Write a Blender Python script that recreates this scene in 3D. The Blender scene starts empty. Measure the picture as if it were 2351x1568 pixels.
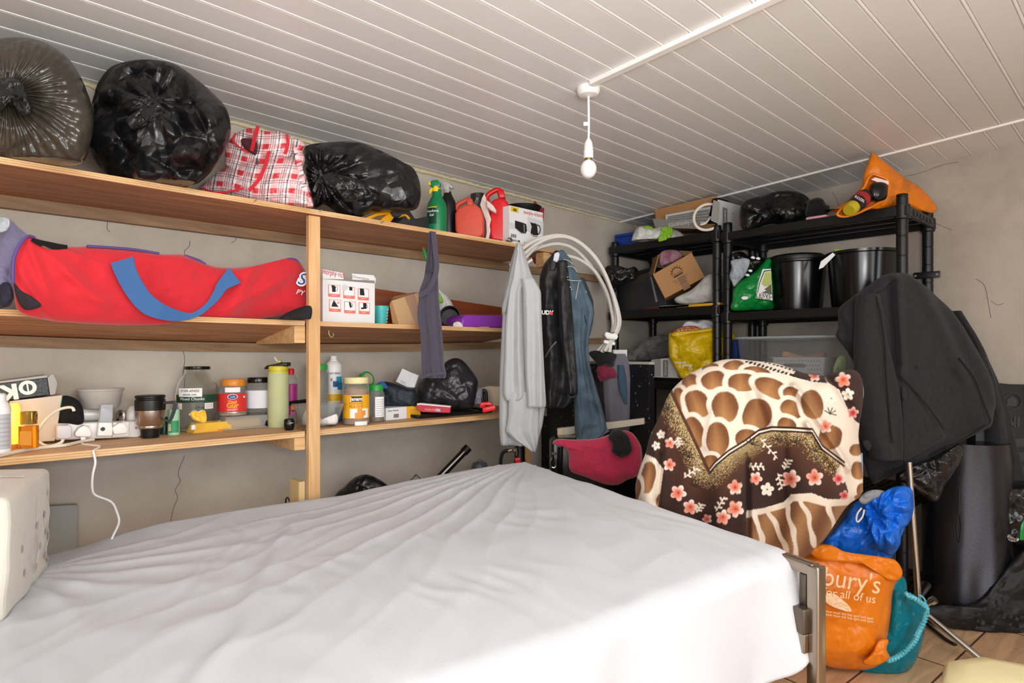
import bpy, bmesh, math, random
import numpy as np
from math import sin, cos, pi, radians, sqrt, atan2, exp
from mathutils import Vector, Matrix, noise

SC = bpy.context.scene
COL = SC.collection

# ------------------------------------------------------------------ camera, world, lights, exposure
CAM_Z = 1.17
F, CX, HY = 1421.0, 1175.5, 812.0
CA, SA = cos(radians(47)), sin(radians(47))
cam_d = bpy.data.cameras.new('camera')
cam_d.sensor_width = 36.0
cam_d.lens = 36.0 * F / 2351.0
cam_d.shift_y = (HY - 784.0) / 2351.0
cam_d.clip_start = 0.02
cam = bpy.data.objects.new('camera', cam_d)
COL.objects.link(cam)
cam.location = (0, 0, CAM_Z)
cam.rotation_euler = (radians(90), 0, radians(-43))
SC.camera = cam

SC.view_settings.view_transform = 'Standard'
SC.view_settings.look = 'None'
SC.view_settings.exposure = 0.0
SC.view_settings.gamma = 1.0
SC.view_settings.use_curve_mapping = False

wd = bpy.data.worlds.new('daylight')
SC.world = wd
wd.use_nodes = True
wd.node_tree.nodes['Background'].inputs[0].default_value = (0.93, 0.97, 1.0, 1)
wd.node_tree.nodes['Background'].inputs[1].default_value = 2.0


def area(name, loc, rot, sx, sy, power, col=(1, 1, 1)):
    l = bpy.data.lights.new(name, 'AREA')
    l.shape = 'RECTANGLE'
    l.size, l.size_y, l.energy, l.color = sx, sy, power, col
    o = bpy.data.objects.new(name, l)
    o.location = loc
    o.rotation_euler = rot
    COL.objects.link(o)
    return o


# daylight coming in through the wide garage opening behind the camera and a window to the left of it
area('daylight_opening', (0.3, -4.1, 1.2), (radians(94), 0, 0), 3.6, 1.9, 58, (0.97, 0.985, 1.0))
area('daylight_window', (-1.62, -0.4, 1.3), (radians(90), 0, radians(-90)), 1.6, 1.2, 30, (0.96, 0.98, 1.0))


# unseen fill lights added: flash bounced off the ceiling, overhead area light further back
area('bounce_fill', (0.1, -0.5, 1.35), (radians(160), 0, radians(-25)), 0.7, 0.7, 60, (1.0, 0.985, 0.96))
area('overhead_fill', (0.5, -1.2, 2.2), (radians(14), 0, 0), 2.2, 1.2, 30, (0.98, 0.99, 1.0))


# ------------------------------------------------------------------ pixel rays -> places in the room
def ray(px, py):
    r = (px - CX) / F
    return Vector((CA + SA * r, SA - CA * r, (HY - py) / F))


ORG = Vector((0, 0, CAM_Z))


def pd(px, py, t):
    return ORG + ray(px, py) * t


def pY(px, py, Y):
    d = ray(px, py)
    return ORG + d * (Y / d.y)


def pX(px, py, X):
    d = ray(px, py)
    return ORG + d * (X / d.x)


def pZ(px, py, z):
    d = ray(px, py)
    return ORG + d * ((z - CAM_Z) / d.z)


def tY(px, Y):
    return Y / ray(px, HY).y


def tX(px, X):
    return X / ray(px, HY).x


FWD = Vector((CA, SA, 0))
RGT = Vector((SA, -CA, 0))
UP = Vector((0, 0, 1))


# ------------------------------------------------------------------ materials
def lin(h):
    if not isinstance(h, str):
        return tuple(h)
    h = h.lstrip('#')
    c = [int(h[i:i + 2], 16) / 255 for i in (0, 2, 4)]
    return tuple(x / 12.92 if x <= 0.04045 else ((x + 0.055) / 1.055) ** 2.4 for x in c)


MATS = {}


def mat(name, col, rough=0.5, metal=0.0, spec=0.5, bump=None, var=None, trans=0.0, ior=1.45, alpha=1.0,
        sheen=0.0, emis=None, coat=0.0, scale=(1, 1, 1), coords='Object', sub=0.0):
    """bump = (kind, scale, strength[, distance]); var = (colour2, scale, amount[, detail])"""
    if name in MATS:
        return MATS[name]
    m = bpy.data.materials.new(name)
    MATS[name] = m
    m.use_nodes = True
    nt = m.node_tree
    N, L = nt.nodes, nt.links
    b = N['Principled BSDF']
    c = lin(col)
    b.inputs['Base Color'].default_value = (*c, 1)
    b.inputs['Roughness'].default_value = rough
    b.inputs['Metallic'].default_value = metal
    b.inputs['Specular IOR Level'].default_value = spec
    b.inputs['IOR'].default_value = ior
    b.inputs['Transmission Weight'].default_value = trans
    b.inputs['Alpha'].default_value = alpha
    b.inputs['Sheen Weight'].default_value = sheen
    b.inputs['Coat Weight'].default_value = coat
    if sub:
        b.inputs['Subsurface Weight'].default_value = sub
        b.inputs['Subsurface Radius'].default_value = (0.02, 0.02, 0.02)
    if emis:
        b.inputs['Emission Color'].default_value = (*lin(emis[0]), 1)
        b.inputs['Emission Strength'].default_value = emis[1]
    tc = mp = None
    if bump or var:
        tc = N.new('ShaderNodeTexCoord')
        mp = N.new('ShaderNodeMapping')
        mp.inputs['Scale'].default_value = scale
        L.new(tc.outputs[coords], mp.inputs['Vector'])
    if var:
        n = N.new('ShaderNodeTexNoise')
        n.inputs['Scale'].default_value = var[1]
        n.inputs['Detail'].default_value = var[3] if len(var) > 3 else 6
        n.inputs['Roughness'].default_value = 0.6
        L.new(mp.outputs[0], n.inputs['Vector'])
        r = N.new('ShaderNodeValToRGB')
        r.color_ramp.elements[0].position = 0.5 - 0.22
        r.color_ramp.elements[1].position = 0.5 + 0.22
        a = var[2]
        c2 = lin(var[0])
        r.color_ramp.elements[0].color = (*c, 1)
        r.color_ramp.elements[1].color = (*[c[i] * (1 - a) + c2[i] * a for i in range(3)], 1)
        L.new(n.outputs['Fac'], r.inputs['Fac'])
        L.new(r.outputs[0], b.inputs['Base Color'])
    if bump:
        kind, s, st = bump[:3]
        bm = N.new('ShaderNodeBump')
        bm.inputs['Strength'].default_value = st
        bm.inputs['Distance'].default_value = bump[3] if len(bump) > 3 else 0.01
        if kind == 'noise':
            n = N.new('ShaderNodeTexNoise')
            n.inputs['Scale'].default_value = s
            n.inputs['Detail'].default_value = 5
            L.new(mp.outputs[0], n.inputs['Vector'])
            L.new(n.outputs['Fac'], bm.inputs['Height'])
        elif kind == 'crumple':      # creased film: every voronoi cell is a facet with its own random tilt, two sizes
            hs = []
            for q, a in ((s, 1.0), (s * 2.6, 0.45)):
                vm = N.new('ShaderNodeVectorMath')
                vm.operation = 'SCALE'
                vm.inputs[3].default_value = q
                L.new(mp.outputs[0], vm.inputs[0])
                v = N.new('ShaderNodeTexVoronoi')
                v.inputs['Scale'].default_value = 1.0
                L.new(vm.outputs[0], v.inputs['Vector'])
                sb = N.new('ShaderNodeVectorMath')
                sb.operation = 'SUBTRACT'
                L.new(vm.outputs[0], sb.inputs[0])
                L.new(v.outputs['Position'], sb.inputs[1])
                sc_ = N.new('ShaderNodeVectorMath')
                sc_.operation = 'SUBTRACT'
                L.new(v.outputs['Color'], sc_.inputs[0])
                sc_.inputs[1].default_value = (.5, .5, .5)
                dp = N.new('ShaderNodeVectorMath')
                dp.operation = 'DOT_PRODUCT'
                L.new(sb.outputs[0], dp.inputs[0])
                L.new(sc_.outputs[0], dp.inputs[1])
                ml = N.new('ShaderNodeMath')
                ml.operation = 'MULTIPLY'
                ml.inputs[1].default_value = a
                L.new(dp.outputs['Value'], ml.inputs[0])
                hs.append(ml)
            ad = N.new('ShaderNodeMath')
            ad.operation = 'ADD'
            L.new(hs[0].outputs[0], ad.inputs[0])
            L.new(hs[1].outputs[0], ad.inputs[1])
            L.new(ad.outputs[0], bm.inputs['Height'])
        elif kind == 'weave':
            w1 = N.new('ShaderNodeTexWave')
            w1.inputs['Scale'].default_value = s
            w1.bands_direction = 'Z'
            w1.inputs['Distortion'].default_value = 1.5
            L.new(mp.outputs[0], w1.inputs['Vector'])
            L.new(w1.outputs['Fac'], bm.inputs['Height'])
        L.new(bm.outputs[0], b.inputs['Normal'])
    return m


def wood_mat(name, c1, c2, axis='X', rough=0.6, s=1.0, c3=None):
    if name in MATS:
        return MATS[name]
    m = bpy.data.materials.new(name)
    MATS[name] = m
    m.use_nodes = True
    N, L = m.node_tree.nodes, m.node_tree.links
    b = N['Principled BSDF']
    b.inputs['Roughness'].default_value = rough
    tc = N.new('ShaderNodeTexCoord')
    mp = N.new('ShaderNodeMapping')
    lo, hi = 1.3 * s, 16 * s
    mp.inputs['Scale'].default_value = {'X': (lo, hi, hi), 'Y': (hi, lo, hi), 'Z': (hi, hi, lo)}[axis]
    L.new(tc.outputs['Object'], mp.inputs[0])
    n = N.new('ShaderNodeTexNoise')
    n.inputs['Scale'].default_value = 1.4
    n.inputs['Detail'].default_value = 7
    n.inputs['Distortion'].default_value = 1.6
    L.new(mp.outputs[0], n.inputs['Vector'])
    r = N.new('ShaderNodeValToRGB')
    e = r.color_ramp.elements
    e[0].position, e[1].position = 0.3, 0.68
    e[0].color, e[1].color = (*lin(c1), 1), (*lin(c2), 1)
    if c3:
        k = e.new(0.5)
        k.color = (*lin(c3), 1)
    L.new(n.outputs['Fac'], r.inputs['Fac'])
    L.new(r.outputs[0], b.inputs['Base Color'])
    bp = N.new('ShaderNodeBump')
    bp.inputs['Strength'].default_value = 0.15
    bp.inputs['Distance'].default_value = 0.004
    L.new(n.outputs['Fac'], bp.inputs['Height'])
    L.new(bp.outputs[0], b.inputs['Normal'])
    return m


def vcol_mat(name, rough=0.8, sheen=0.3, bump=None):
    m = bpy.data.materials.new(name)
    m.use_nodes = True
    N, L = m.node_tree.nodes, m.node_tree.links
    b = N['Principled BSDF']
    b.inputs['Roughness'].default_value = rough
    b.inputs['Sheen Weight'].default_value = sheen
    a = N.new('ShaderNodeVertexColor')
    a.layer_name = 'pattern'
    L.new(a.outputs[0], b.inputs['Base Color'])
    if bump:
        n = N.new('ShaderNodeTexNoise')
        n.inputs['Scale'].default_value = bump[0]
        bp = N.new('ShaderNodeBump')
        bp.inputs['Strength'].default_value = bump[1]
        bp.inputs['Distance'].default_value = 0.003
        L.new(n.outputs['Fac'], bp.inputs['Height'])
        L.new(bp.outputs[0], b.inputs['Normal'])
    return m


# ------------------------------------------------------------------ objects
WL = {}


def tag(o, label, cat, group=None, kind=None):
    o['label'] = label
    o['category'] = cat
    if group:
        o['group'] = group
    if kind:
        o['kind'] = kind
    return o


def thing(name, label, cat, loc, group=None):
    o = bpy.data.objects.new(name, None)
    o.empty_display_size = 0.05
    o.location = loc
    COL.objects.link(o)
    WL[o] = Vector(loc)
    return tag(o, label, cat, group)


def finish(name, me, m, parent=None, label=None, smooth=True, angle=40):
    """recentre the mesh on its own base, link it as one object under parent"""
    n = len(me.vertices)
    co = np.empty(n * 3, 'f')
    me.vertices.foreach_get('co', co)
    co = co.reshape(-1, 3)
    lo, hi = co.min(0), co.max(0)
    c = np.array([(lo[0] + hi[0]) / 2, (lo[1] + hi[1]) / 2, lo[2]], 'f')
    co -= c
    me.vertices.foreach_set('co', co.ravel())
    if smooth:
        me.polygons.foreach_set('use_smooth', np.ones(len(me.polygons), bool))
        if angle < 180:
            me.set_sharp_from_angle(angle=radians(angle))
    me.update()
    if m is not None and not me.materials:
        me.materials.append(m)
    o = bpy.data.objects.new(name, me)
    COL.objects.link(o)
    c = Vector([float(x) for x in c])
    WL[o] = c
    if parent is not None:
        o.parent = parent
        o.location = c - WL[parent]
    else:
        o.location = c
    if label:
        o['label'] = label
    return o


def obj(name, bm, m, parent=None, label=None, smooth=True, angle=40, norm=True):
    if norm:
        bmesh.ops.recalc_face_normals(bm, faces=bm.faces)
    me = bpy.data.meshes.new(name)
    bm.to_mesh(me)
    bm.free()
    return finish(name, me, m, parent, label, smooth, angle)


def B():
    return bmesh.new()


def add_box(bm, size, M=None, bevel=0.0, seg=2):
    t = bmesh.new()
    bmesh.ops.create_cube(t, size=1)
    bmesh.ops.scale(t, vec=size, verts=t.verts)
    if bevel:
        bmesh.ops.bevel(t, geom=t.edges[:], offset=min(bevel, 0.45 * min(size)), segments=seg, profile=0.5, affect='EDGES')
    if M is not None:
        bmesh.ops.transform(t, matrix=M, verts=t.verts)
    join(bm, t)


def join(bm, t):
    me = bpy.data.meshes.new('tmp')
    t.to_mesh(me)
    t.free()
    bm.from_mesh(me)
    bpy.data.meshes.remove(me)


def bx(bm, x0, x1, y0, y1, z0, z1, bevel=0.0):
    add_box(bm, (x1 - x0, y1 - y0, z1 - z0), Matrix.Translation(((x0 + x1) / 2, (y0 + y1) / 2, (z0 + z1) / 2)), bevel)
    return bm


def TR(loc, rx=0, ry=0, rz=0):
    return Matrix.Translation(loc) @ Matrix.Rotation(rz, 4, 'Z') @ Matrix.Rotation(ry, 4, 'Y') @ Matrix.Rotation(rx, 4, 'X')


def add_lathe(bm, prof, M=None, seg=32, a0=0.0, a1=2 * pi, cap=True):
    full = abs(a1 - a0 - 2 * pi) < 1e-6
    n = seg if full else seg + 1
    rings = []
    for r, z in prof:
        ring = []
        for i in range(n):
            a = a0 + (a1 - a0) * i / seg
            p = Vector((r * cos(a), r * sin(a), z))
            ring.append(bm.verts.new(M @ p if M is not None else p))
        rings.append(ring)
    for k in range(len(rings) - 1):
        for i in range(seg):
            j = (i + 1) % n
            try:
                bm.faces.new((rings[k][i], rings[k][j], rings[k + 1][j], rings[k + 1][i]))
            except ValueError:
                pass
    if cap and full:
        for ring, (r, z) in ((rings[0], prof[0]), (rings[-1], prof[-1])):
            if r > 1e-5:
                try:
                    bm.faces.new(ring)
                except ValueError:
                    pass
    return bm


def spline(pts, n, closed=False):
    """Catmull-Rom through pts resampled to n points of even spacing"""
    P = [np.array(p, float) for p in pts]
    m = len(P)
    out = []
    segs = m if closed else m - 1
    for i in range(segs):
        if closed:
            p0, p1, p2, p3 = P[(i - 1) % m], P[i], P[(i + 1) % m], P[(i + 2) % m]
        else:
            p0, p1, p2, p3 = P[max(i - 1, 0)], P[i], P[i + 1], P[min(i + 2, m - 1)]
        for k in range(12):
            t = k / 12
            out.append(0.5 * ((2 * p1) + (p2 - p0) * t + (2 * p0 - 5 * p1 + 4 * p2 - p3) * t * t + (3 * p1 - p0 - 3 * p2 + p3) * t ** 3))
    out.append(P[0] if closed else P[-1])
    out = np.array(out)
    d = np.r_[0, np.cumsum(np.linalg.norm(np.diff(out, axis=0), axis=1))]
    s = np.linspace(0, d[-1], n + 1)[:-1] if closed else np.linspace(0, d[-1], n)
    return np.stack([np.interp(s, d, out[:, k]) for k in range(out.shape[1])], 1)


def polyline(pts, n, closed=False):
    P = np.array(pts, float)
    if closed:
        P = np.vstack([P, P[:1]])
    d = np.r_[0, np.cumsum(np.linalg.norm(np.diff(P, axis=0), axis=1))]
    s = np.linspace(0, d[-1], n + 1)[:-1] if closed else np.linspace(0, d[-1], n)
    return np.stack([np.interp(s, d, P[:, k]) for k in range(P.shape[1])], 1)


def add_tube(bm, pts, r, seg=8, n=None, closed=False, smooth=True, flat=1.0):
    P = [Vector(p) for p in (spline(pts, n, closed) if n else pts)]
    rr = r if hasattr(r, '__len__') else [r] * len(P)
    if len(rr) != len(P):
        rr = np.interp(np.linspace(0, 1, len(P)), np.linspace(0, 1, len(rr)), rr)
    rings = []
    nrm = None
    m = len(P)
    for i in range(m):
        if closed:
            t = P[(i + 1) % m] - P[(i - 1) % m]
        else:
            t = P[min(i + 1, m - 1)] - P[max(i - 1, 0)]
        t.normalize()
        if nrm is None:
            nrm = t.orthogonal().normalized()
        else:
            nrm = (nrm - t * nrm.dot(t)).normalized()
        bn = t.cross(nrm)
        rings.append([bm.verts.new(P[i] + (nrm * cos(2 * pi * k / seg) + bn * sin(2 * pi * k / seg) * flat) * rr[i]) for k in range(seg)])
    for i in range(m if closed else m - 1):
        a, b = rings[i], rings[(i + 1) % m]
        for k in range(seg):
            bm.faces.new((a[k], a[(k + 1) % seg], b[(k + 1) % seg], b[k]))
    if not closed:
        bm.faces.new(rings[0])
        bm.faces.new(rings[-1])
    return bm


def prism(bm, pts, depth, M):
    """polygon in the local xy plane, extruded along -z by depth"""
    a = [bm.verts.new(M @ Vector((x, y, 0))) for x, y in pts]
    b = [bm.verts.new(M @ Vector((x, y, -depth))) for x, y in pts]
    bm.faces.new(a)
    bm.faces.new(b[::-1])
    n = len(pts)
    for i in range(n):
        bm.faces.new((a[i], a[(i + 1) % n], b[(i + 1) % n], b[i]))
    return bm


def facing(loc, n=None, roll=0.0):
    """matrix whose local x runs right, y up, z toward the viewer for a panel at loc with outward normal n"""
    n = Vector(n) if n is not None else Vector((-loc[0], -loc[1], 0))
    n.normalize()
    x = UP.cross(n)
    if x.length < 1e-4:
        x = RGT.copy()
    x.normalize()
    y = n.cross(x)
    M = Matrix((x, y, n)).transposed().to_4x4()
    M.translation = Vector(loc)
    return M @ Matrix.Rotation(roll, 4, 'Z')


def text(body, size, M, m, parent, name='lettering', ext=0.0004, cyl=None, sx=1.0, bold=0.0, shear=0.0, align='CENTER'):
    cu = bpy.data.curves.new('t', 'FONT')
    cu.body = body
    cu.size = size
    cu.extrude = ext
    cu.align_x = align
    cu.align_y = 'CENTER'
    cu.offset = bold
    cu.shear = shear
    cu.resolution_u = 3
    o = bpy.data.objects.new('t', cu)
    COL.objects.link(o)
    bpy.context.view_layer.update()
    me = bpy.data.meshes.new_from_object(o.evaluated_get(bpy.context.evaluated_depsgraph_get()))
    bpy.data.objects.remove(o)
    bpy.data.curves.remove(cu)
    for v in me.vertices:
        x, y, z = v.co
        x *= sx
        if cyl:
            a = x / cyl
            v.co = M @ Vector((cyl * sin(a), y, cyl * (cos(a) - 1) + z))
        else:
            v.co = M @ Vector((x, y, z))
    me.materials.clear()
    return finish(name, me, m, parent, smooth=False)


def panel(name, M, w, h, m, parent, th=0.0008, x=0.0, y=0.0, z=0.0):
    """thin printed patch: centre x,y in M's plane, lying z off it"""
    bm = B()
    add_box(bm, (w, h, th), M @ Matrix.Translation((x, y, z + th / 2)))
    return obj(name, bm, m, parent, smooth=False)


# ------------------------------------------------------------------ soft bodies from outlines
def fbm(p, s, seed, oct=3):
    return noise.fractal(Vector(p) * s + Vector((seed * 7.3, seed * 3.1, seed * 1.7)), 0.8, 2.1, oct)


def crease(p, s, seed):
    """folded-paper noise: sharp valleys between facets"""
    q = Vector(p) * s + Vector((seed * 5.1, seed * 2.7, seed))
    q = q + Vector(noise.noise_vector(q * 0.6)) * 0.45
    d = noise.voronoi(q)[0]
    return d[1] - d[0]


def pillow(outline, t, thf, thb, center=None, na=96, nr=22, pw=2.2, seed=1, wr=0.012, ws=9.0, knot=None, pleat=0, pleat_a=0.01,
           zmin=None, lean=0.0, tilt=0.0, tf=None, extra=None, close=True, fine=0.004, ymax=None, straight=False, frac=0.5, lip=None):
    """closed soft body: outline (photo pixels) standing at forward distance t, swollen thf toward the viewer and thb away"""
    O = (polyline if straight else spline)(outline, na, True)
    c = np.array(center if center else O.mean(0))
    bm = B()
    k = t / F
    n = ray(c[0], c[1]).normalized()

    def place(q, off):
        p = pd(q[0], q[1], t + (tf(q[0], q[1]) if tf else 0))
        p = p + n * (off + tilt * (q[0] - c[0]) * k + lean * (c[1] - q[1]) * k)
        if zmin is not None and p.z < zmin and (lip is None or p.y > lip):
            p.z = zmin
        if ymax is not None and p.y > ymax:
            p.y = ymax
        return p
    fr, bk = [], []
    kc = np.array(knot) if knot is not None else None
    for j in range(1, nr + 1):
        r = (j / nr) ** 0.85
        prof = (1 - r ** pw) ** frac if r < 1 else 0.0
        rf, rb = [], []
        for i in range(na):
            q = c + (O[i] - c) * r
            p0 = pd(q[0], q[1], t)
            w = min(1.0, 3.0 * (1 - r) + 0.15)
            d = wr * (crease(p0, ws, seed) - 0.3) * w + wr * 0.8 * fbm(p0, ws * 0.5, seed) * w
            d += fine * fbm(p0, ws * 4, seed + 3)
            if pleat and kc is not None:
                a = atan2(q[1] - kc[1], q[0] - kc[0])
                dk = np.hypot(*(q - kc)) * k
                fall = exp(-dk / 0.13)
                d += pleat_a * fall * (abs(sin(a * pleat / 2 + 1.5 * fbm((cos(a), sin(a), dk * 3), 1.5, seed))) - 0.5) * min(1, dk / 0.03)
                d -= 0.035 * exp(-(dk / 0.05) ** 2)
            if extra:
                d += extra(q[0], q[1], r)
            rf.append(bm.verts.new(place(q, -thf * prof - d)))
            if j < nr:
                rb.append(bm.verts.new(place(q, thb * prof)))
        fr.append(rf)
        bk.append(rb if j < nr else rf)
    cf = bm.verts.new(place(c, -thf))
    cb = bm.verts.new(place(c, thb))
    for rings, ce in ((fr, cf), (bk, cb)):
        for i in range(na):
            i2 = (i + 1) % na
            bm.faces.new((ce, rings[0][i], rings[0][i2]))
            for j in range(nr - 1):
                bm.faces.new((rings[j][i], rings[j + 1][i], rings[j + 1][i2], rings[j][i2]))
    return bm


def bag(name, outline, t, thf, thb, m, parent=None, label=None, **kw):
    return obj(name, pillow(outline, t, thf, thb, **kw), m, parent, label, angle=180)


def garment(rows, t, th, folds=(), nu=48, nv=60, seed=1, wr=0.006, back=None, tf=None, flat=0.45, hem=0.0, fr0=0.25):
    """hanging cloth: rows (py, pxL, pxR[, dt]) at forward distance t; folds (count, amplitude, phase, drift)"""
    R = np.array([r if len(r) == 4 else (*r, 0.0) for r in rows], float)
    s = np.r_[0, np.cumsum(np.abs(np.diff(R[:, 0])))]
    ss = np.linspace(0, s[-1], nv)
    rr = np.stack([np.interp(ss, s, R[:, k]) for k in range(4)], 1)
    # gentle smoothing keeps corners of the outline readable
    sm = rr.copy()
    sm[1:-1, 1:] = 0.25 * rr[:-2, 1:] + 0.5 * rr[1:-1, 1:] + 0.25 * rr[2:, 1:]
    bm = B()
    th_b = th if back is None else back
    rings = []
    for j in range(nv):
        py, l, r_, dt = sm[j]
        v = j / (nv - 1)
        ring = []
        wpx = (r_ - l) * t / F
        for side in (0, 1):
            for i in range(nu + 1 if side == 0 else nu - 1):
                u = i / nu if side == 0 else 1 - (i + 1) / nu
                px = l + (r_ - l) * u
                yy = py + (hem * sin(u * 9 + seed) if v > 0.97 else 0)
                p = pd(px, yy, t + dt)
                base = (4 * u * (1 - u)) ** flat
                d = 0.0
                ramp = fr0 + (1 - fr0) * min(1, v * 1.6)
                e = min(1, 6 * u * (1 - u) + 0.05)
                for (cnt, amp, ph, dr) in folds:
                    x = sin(2 * pi * cnt * u + ph + dr * v + 1.1 * noise.noise(Vector((u * 2.1 * cnt / 2, v * 2.3, seed + ph))))
                    x = x if x < 0 else x ** 1.6
                    d += amp * ramp * e * x
                d += wr * e * (fbm(p, 7, seed) + 0.6 * crease(p, 10, seed))
                if tf:
                    p = p + FWD * tf(px, yy)
                if side == 0:
                    p = p - FWD * (th * base + d)
                else:
                    p = p + FWD * (th_b * base - d * 0.4)
                ring.append(bm.verts.new(p))
        rings.append(ring)
    m_ = len(rings[0])
    for j in range(nv - 1):
        for i in range(m_):
            bm.faces.new((rings[j][i], rings[j + 1][i], rings[j + 1][(i + 1) % m_], rings[j][(i + 1) % m_]))
    bm.faces.new(rings[0])
    bm.faces.new(rings[-1][::-1])
    return bm


def strip(pts, t, width, th=0.004, m=None, n=40, twist=None):
    """flat strap along pixel points at distance t; width in metres, lying in the view-facing plane"""
    P = spline(pts, n)
    bm = B()
    rings = []
    for i in range(n):
        a = P[max(i - 1, 0)][:2]
        b = P[min(i + 1, n - 1)][:2]
        d = (b - a)[:2]
        L_ = np.hypot(*d) + 1e-6
        nx, ny = -d[1] / L_, d[0] / L_
        off = P[i][2] if P.shape[1] > 2 else 0.0
        w = width if not callable(width) else width(i / (n - 1))
        k = F / t
        c = [pd(P[i][0] + nx * w / 2 * k * s_, P[i][1] + ny * w / 2 * k * s_, t) - FWD * off for s_ in (-1, 1)]
        rings.append([bm.verts.new(c[0] - FWD * th), bm.verts.new(c[1] - FWD * th), bm.verts.new(c[1]), bm.verts.new(c[0])])
    for i in range(n - 1):
        for k in range(4):
            bm.faces.new((rings[i][k], rings[i][(k + 1) % 4], rings[i + 1][(k + 1) % 4], rings[i + 1][k]))
    bm.faces.new(rings[0])
    bm.faces.new(rings[-1])
    return bm


def px_lathe(px, Y, z0, prof, seg=32, bm=None, **kw):
    """upright turned body on a support of height z0; prof = (half width px, photo y or None for z0)"""
    t = tY(px, Y)
    p = pd(px, HY, t)
    bm = bm or B()
    pr = [(hw * t / F, z0 if py is None else CAM_Z + (HY - py) * t / F) for hw, py in prof]
    return add_lathe(bm, pr, Matrix.Translation((p.x, p.y, 0)), seg, **kw)


def base_at(px, Y, z0):
    p = pd(px, HY, tY(px, Y))
    return Vector((p.x, p.y, z0))


def zt(py, px, Y):
    return CAM_Z + (HY - py) * tY(px, Y) / F


def wrap_label(px, Y, rpx, py0, py1, m, parent, half=1.0, name='label', lift=0.0008, shift=0.0, seg=16):
    """paper label on the viewer's side of a round jar"""
    t = tY(px, Y)
    p = pd(px, HY, t)
    a = atan2(-p.y, -p.x) + shift
    r = rpx * t / F
    bm = B()
    pr = [(r - 0.0005, zt(py0, px, Y)), (r + lift, zt(py0, px, Y)), (r + lift, zt(py1, px, Y)), (r - 0.0005, zt(py1, px, Y))]
    add_lathe(bm, pr, Matrix.Translation((p.x, p.y, 0)), seg, a - half, a + half)
    return obj(name, bm, m, parent)


def jar_text(px, Y, rpx, py, body, hpx, m, parent, dx=0.0, lift=0.0014, **kw):
    t = tY(px, Y)
    p = pd(px, HY, t)
    r = rpx * t / F + lift
    d = Vector((-p.x, -p.y, 0)).normalized()
    if dx:
        d = Matrix.Rotation(dx, 3, 'Z') @ d
    loc = Vector((p.x, p.y, zt(py, px, Y))) + d * r
    return text(body, hpx * t / F * 1.4, facing(loc, d), m, parent, cyl=r, **kw)


# ------------------------------------------------------------------ the room
WY, WX = 2.555, 3.726          # plaster wall behind the wooden shelves, plaster wall behind the black racks


def ceil_z(x, y):
    return 2.105 - 0.0137 * x + 0.05 * (2.555 - y)


def plaster(name, c1, c2, c3):
    m = mat(name, c1, 0.9, spec=0.2)
    N, L = m.node_tree.nodes, m.node_tree.links
    b = N['Principled BSDF']
    tc = N.new('ShaderNodeTexCoord')
    n1 = N.new('ShaderNodeTexNoise')
    n1.inputs['Scale'].default_value = 1.6
    n1.inputs['Detail'].default_value = 9
    n1.inputs['Roughness'].default_value = 0.65
    L.new(tc.outputs['Object'], n1.inputs['Vector'])
    r = N.new('ShaderNodeValToRGB')
    e = r.color_ramp.elements
    e[0].position, e[1].position = 0.33, 0.7
    e[0].color, e[1].color = (*lin(c2), 1), (*lin(c1), 1)
    k = e.new(0.52)
    k.color = (*lin(c3), 1)
    L.new(n1.outputs['Fac'], r.inputs['Fac'])
    L.new(r.outputs[0], b.inputs['Base Color'])
    n2 = N.new('ShaderNodeTexNoise')
    n2.inputs['Scale'].default_value = 22
    n2.inputs['Detail'].default_value = 8
    L.new(tc.outputs['Object'], n2.inputs['Vector'])
    bp = N.new('ShaderNodeBump')
    bp.inputs['Strength'].default_value = 0.25
    bp.inputs['Distance'].default_value = 0.006
    L.new(n2.outputs['Fac'], bp.inputs['Height'])
    L.new(bp.outputs[0], b.inputs['Normal'])
    return m


M_PLA = plaster('grey_plaster', '#cbc4b9', '#aea496', '#bfb7ab')
M_PLB = plaster('warm_plaster', '#c0b6a9', '#a0968a', '#b5aa9d')


def struct(o):
    o['kind'] = 'structure'
    return o


def wall_poly(name, pts, m, th=0.12, n=(0, 0, 1)):
    bm = B()
    a = [bm.verts.new(p) for p in pts]
    b = [bm.verts.new(Vector(p) + Vector(n) * th) for p in pts]
    bm.faces.new(a)
    bm.faces.new(b[::-1])
    for i in range(len(pts)):
        j = (i + 1) % len(pts)
        bm.faces.new((a[i], a[j], b[j], b[i]))
    return struct(obj(name, bm, m, smooth=False))


LX, FY = -1.7, -4.2
wb = wall_poly('wall_back', [(LX, WY, 0), (WX, WY, 0), (WX, WY, ceil_z(WX, WY) + .06), (LX, WY, ceil_z(LX, WY) + .06)], M_PLA, n=(0, 1, 0))
wr_ = wall_poly('wall_right', [(WX, WY, 0), (WX, FY, 0), (WX, FY, ceil_z(WX, FY) + .06), (WX, WY, ceil_z(WX, WY) + .06)], M_PLB, n=(1, 0, 0))
# wall to the left of the camera with a window hole, wall behind the camera with the garage opening
for i, (y0, y1, z0, z1) in enumerate(((FY, -1.2, 0, 2.5), (0.4, WY, 0, 2.2), (-1.2, 0.4, 0, 0.7), (-1.2, 0.4, 1.9, 2.3))):
    struct(obj('wall_left', bx(B(), LX - .12, LX, y0, y1, z0, z1), M_PLA, smooth=False))
for i, (x0, x1, z0, z1) in enumerate(((LX, -1.5, 0, 2.5), (2.1, WX, 0, 2.48), (-1.5, 2.1, 2.15, 2.5))):
    struct(obj('wall_front', bx(B(), x0, x1, FY - .12, FY, z0, z1), M_PLA, smooth=False))

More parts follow.
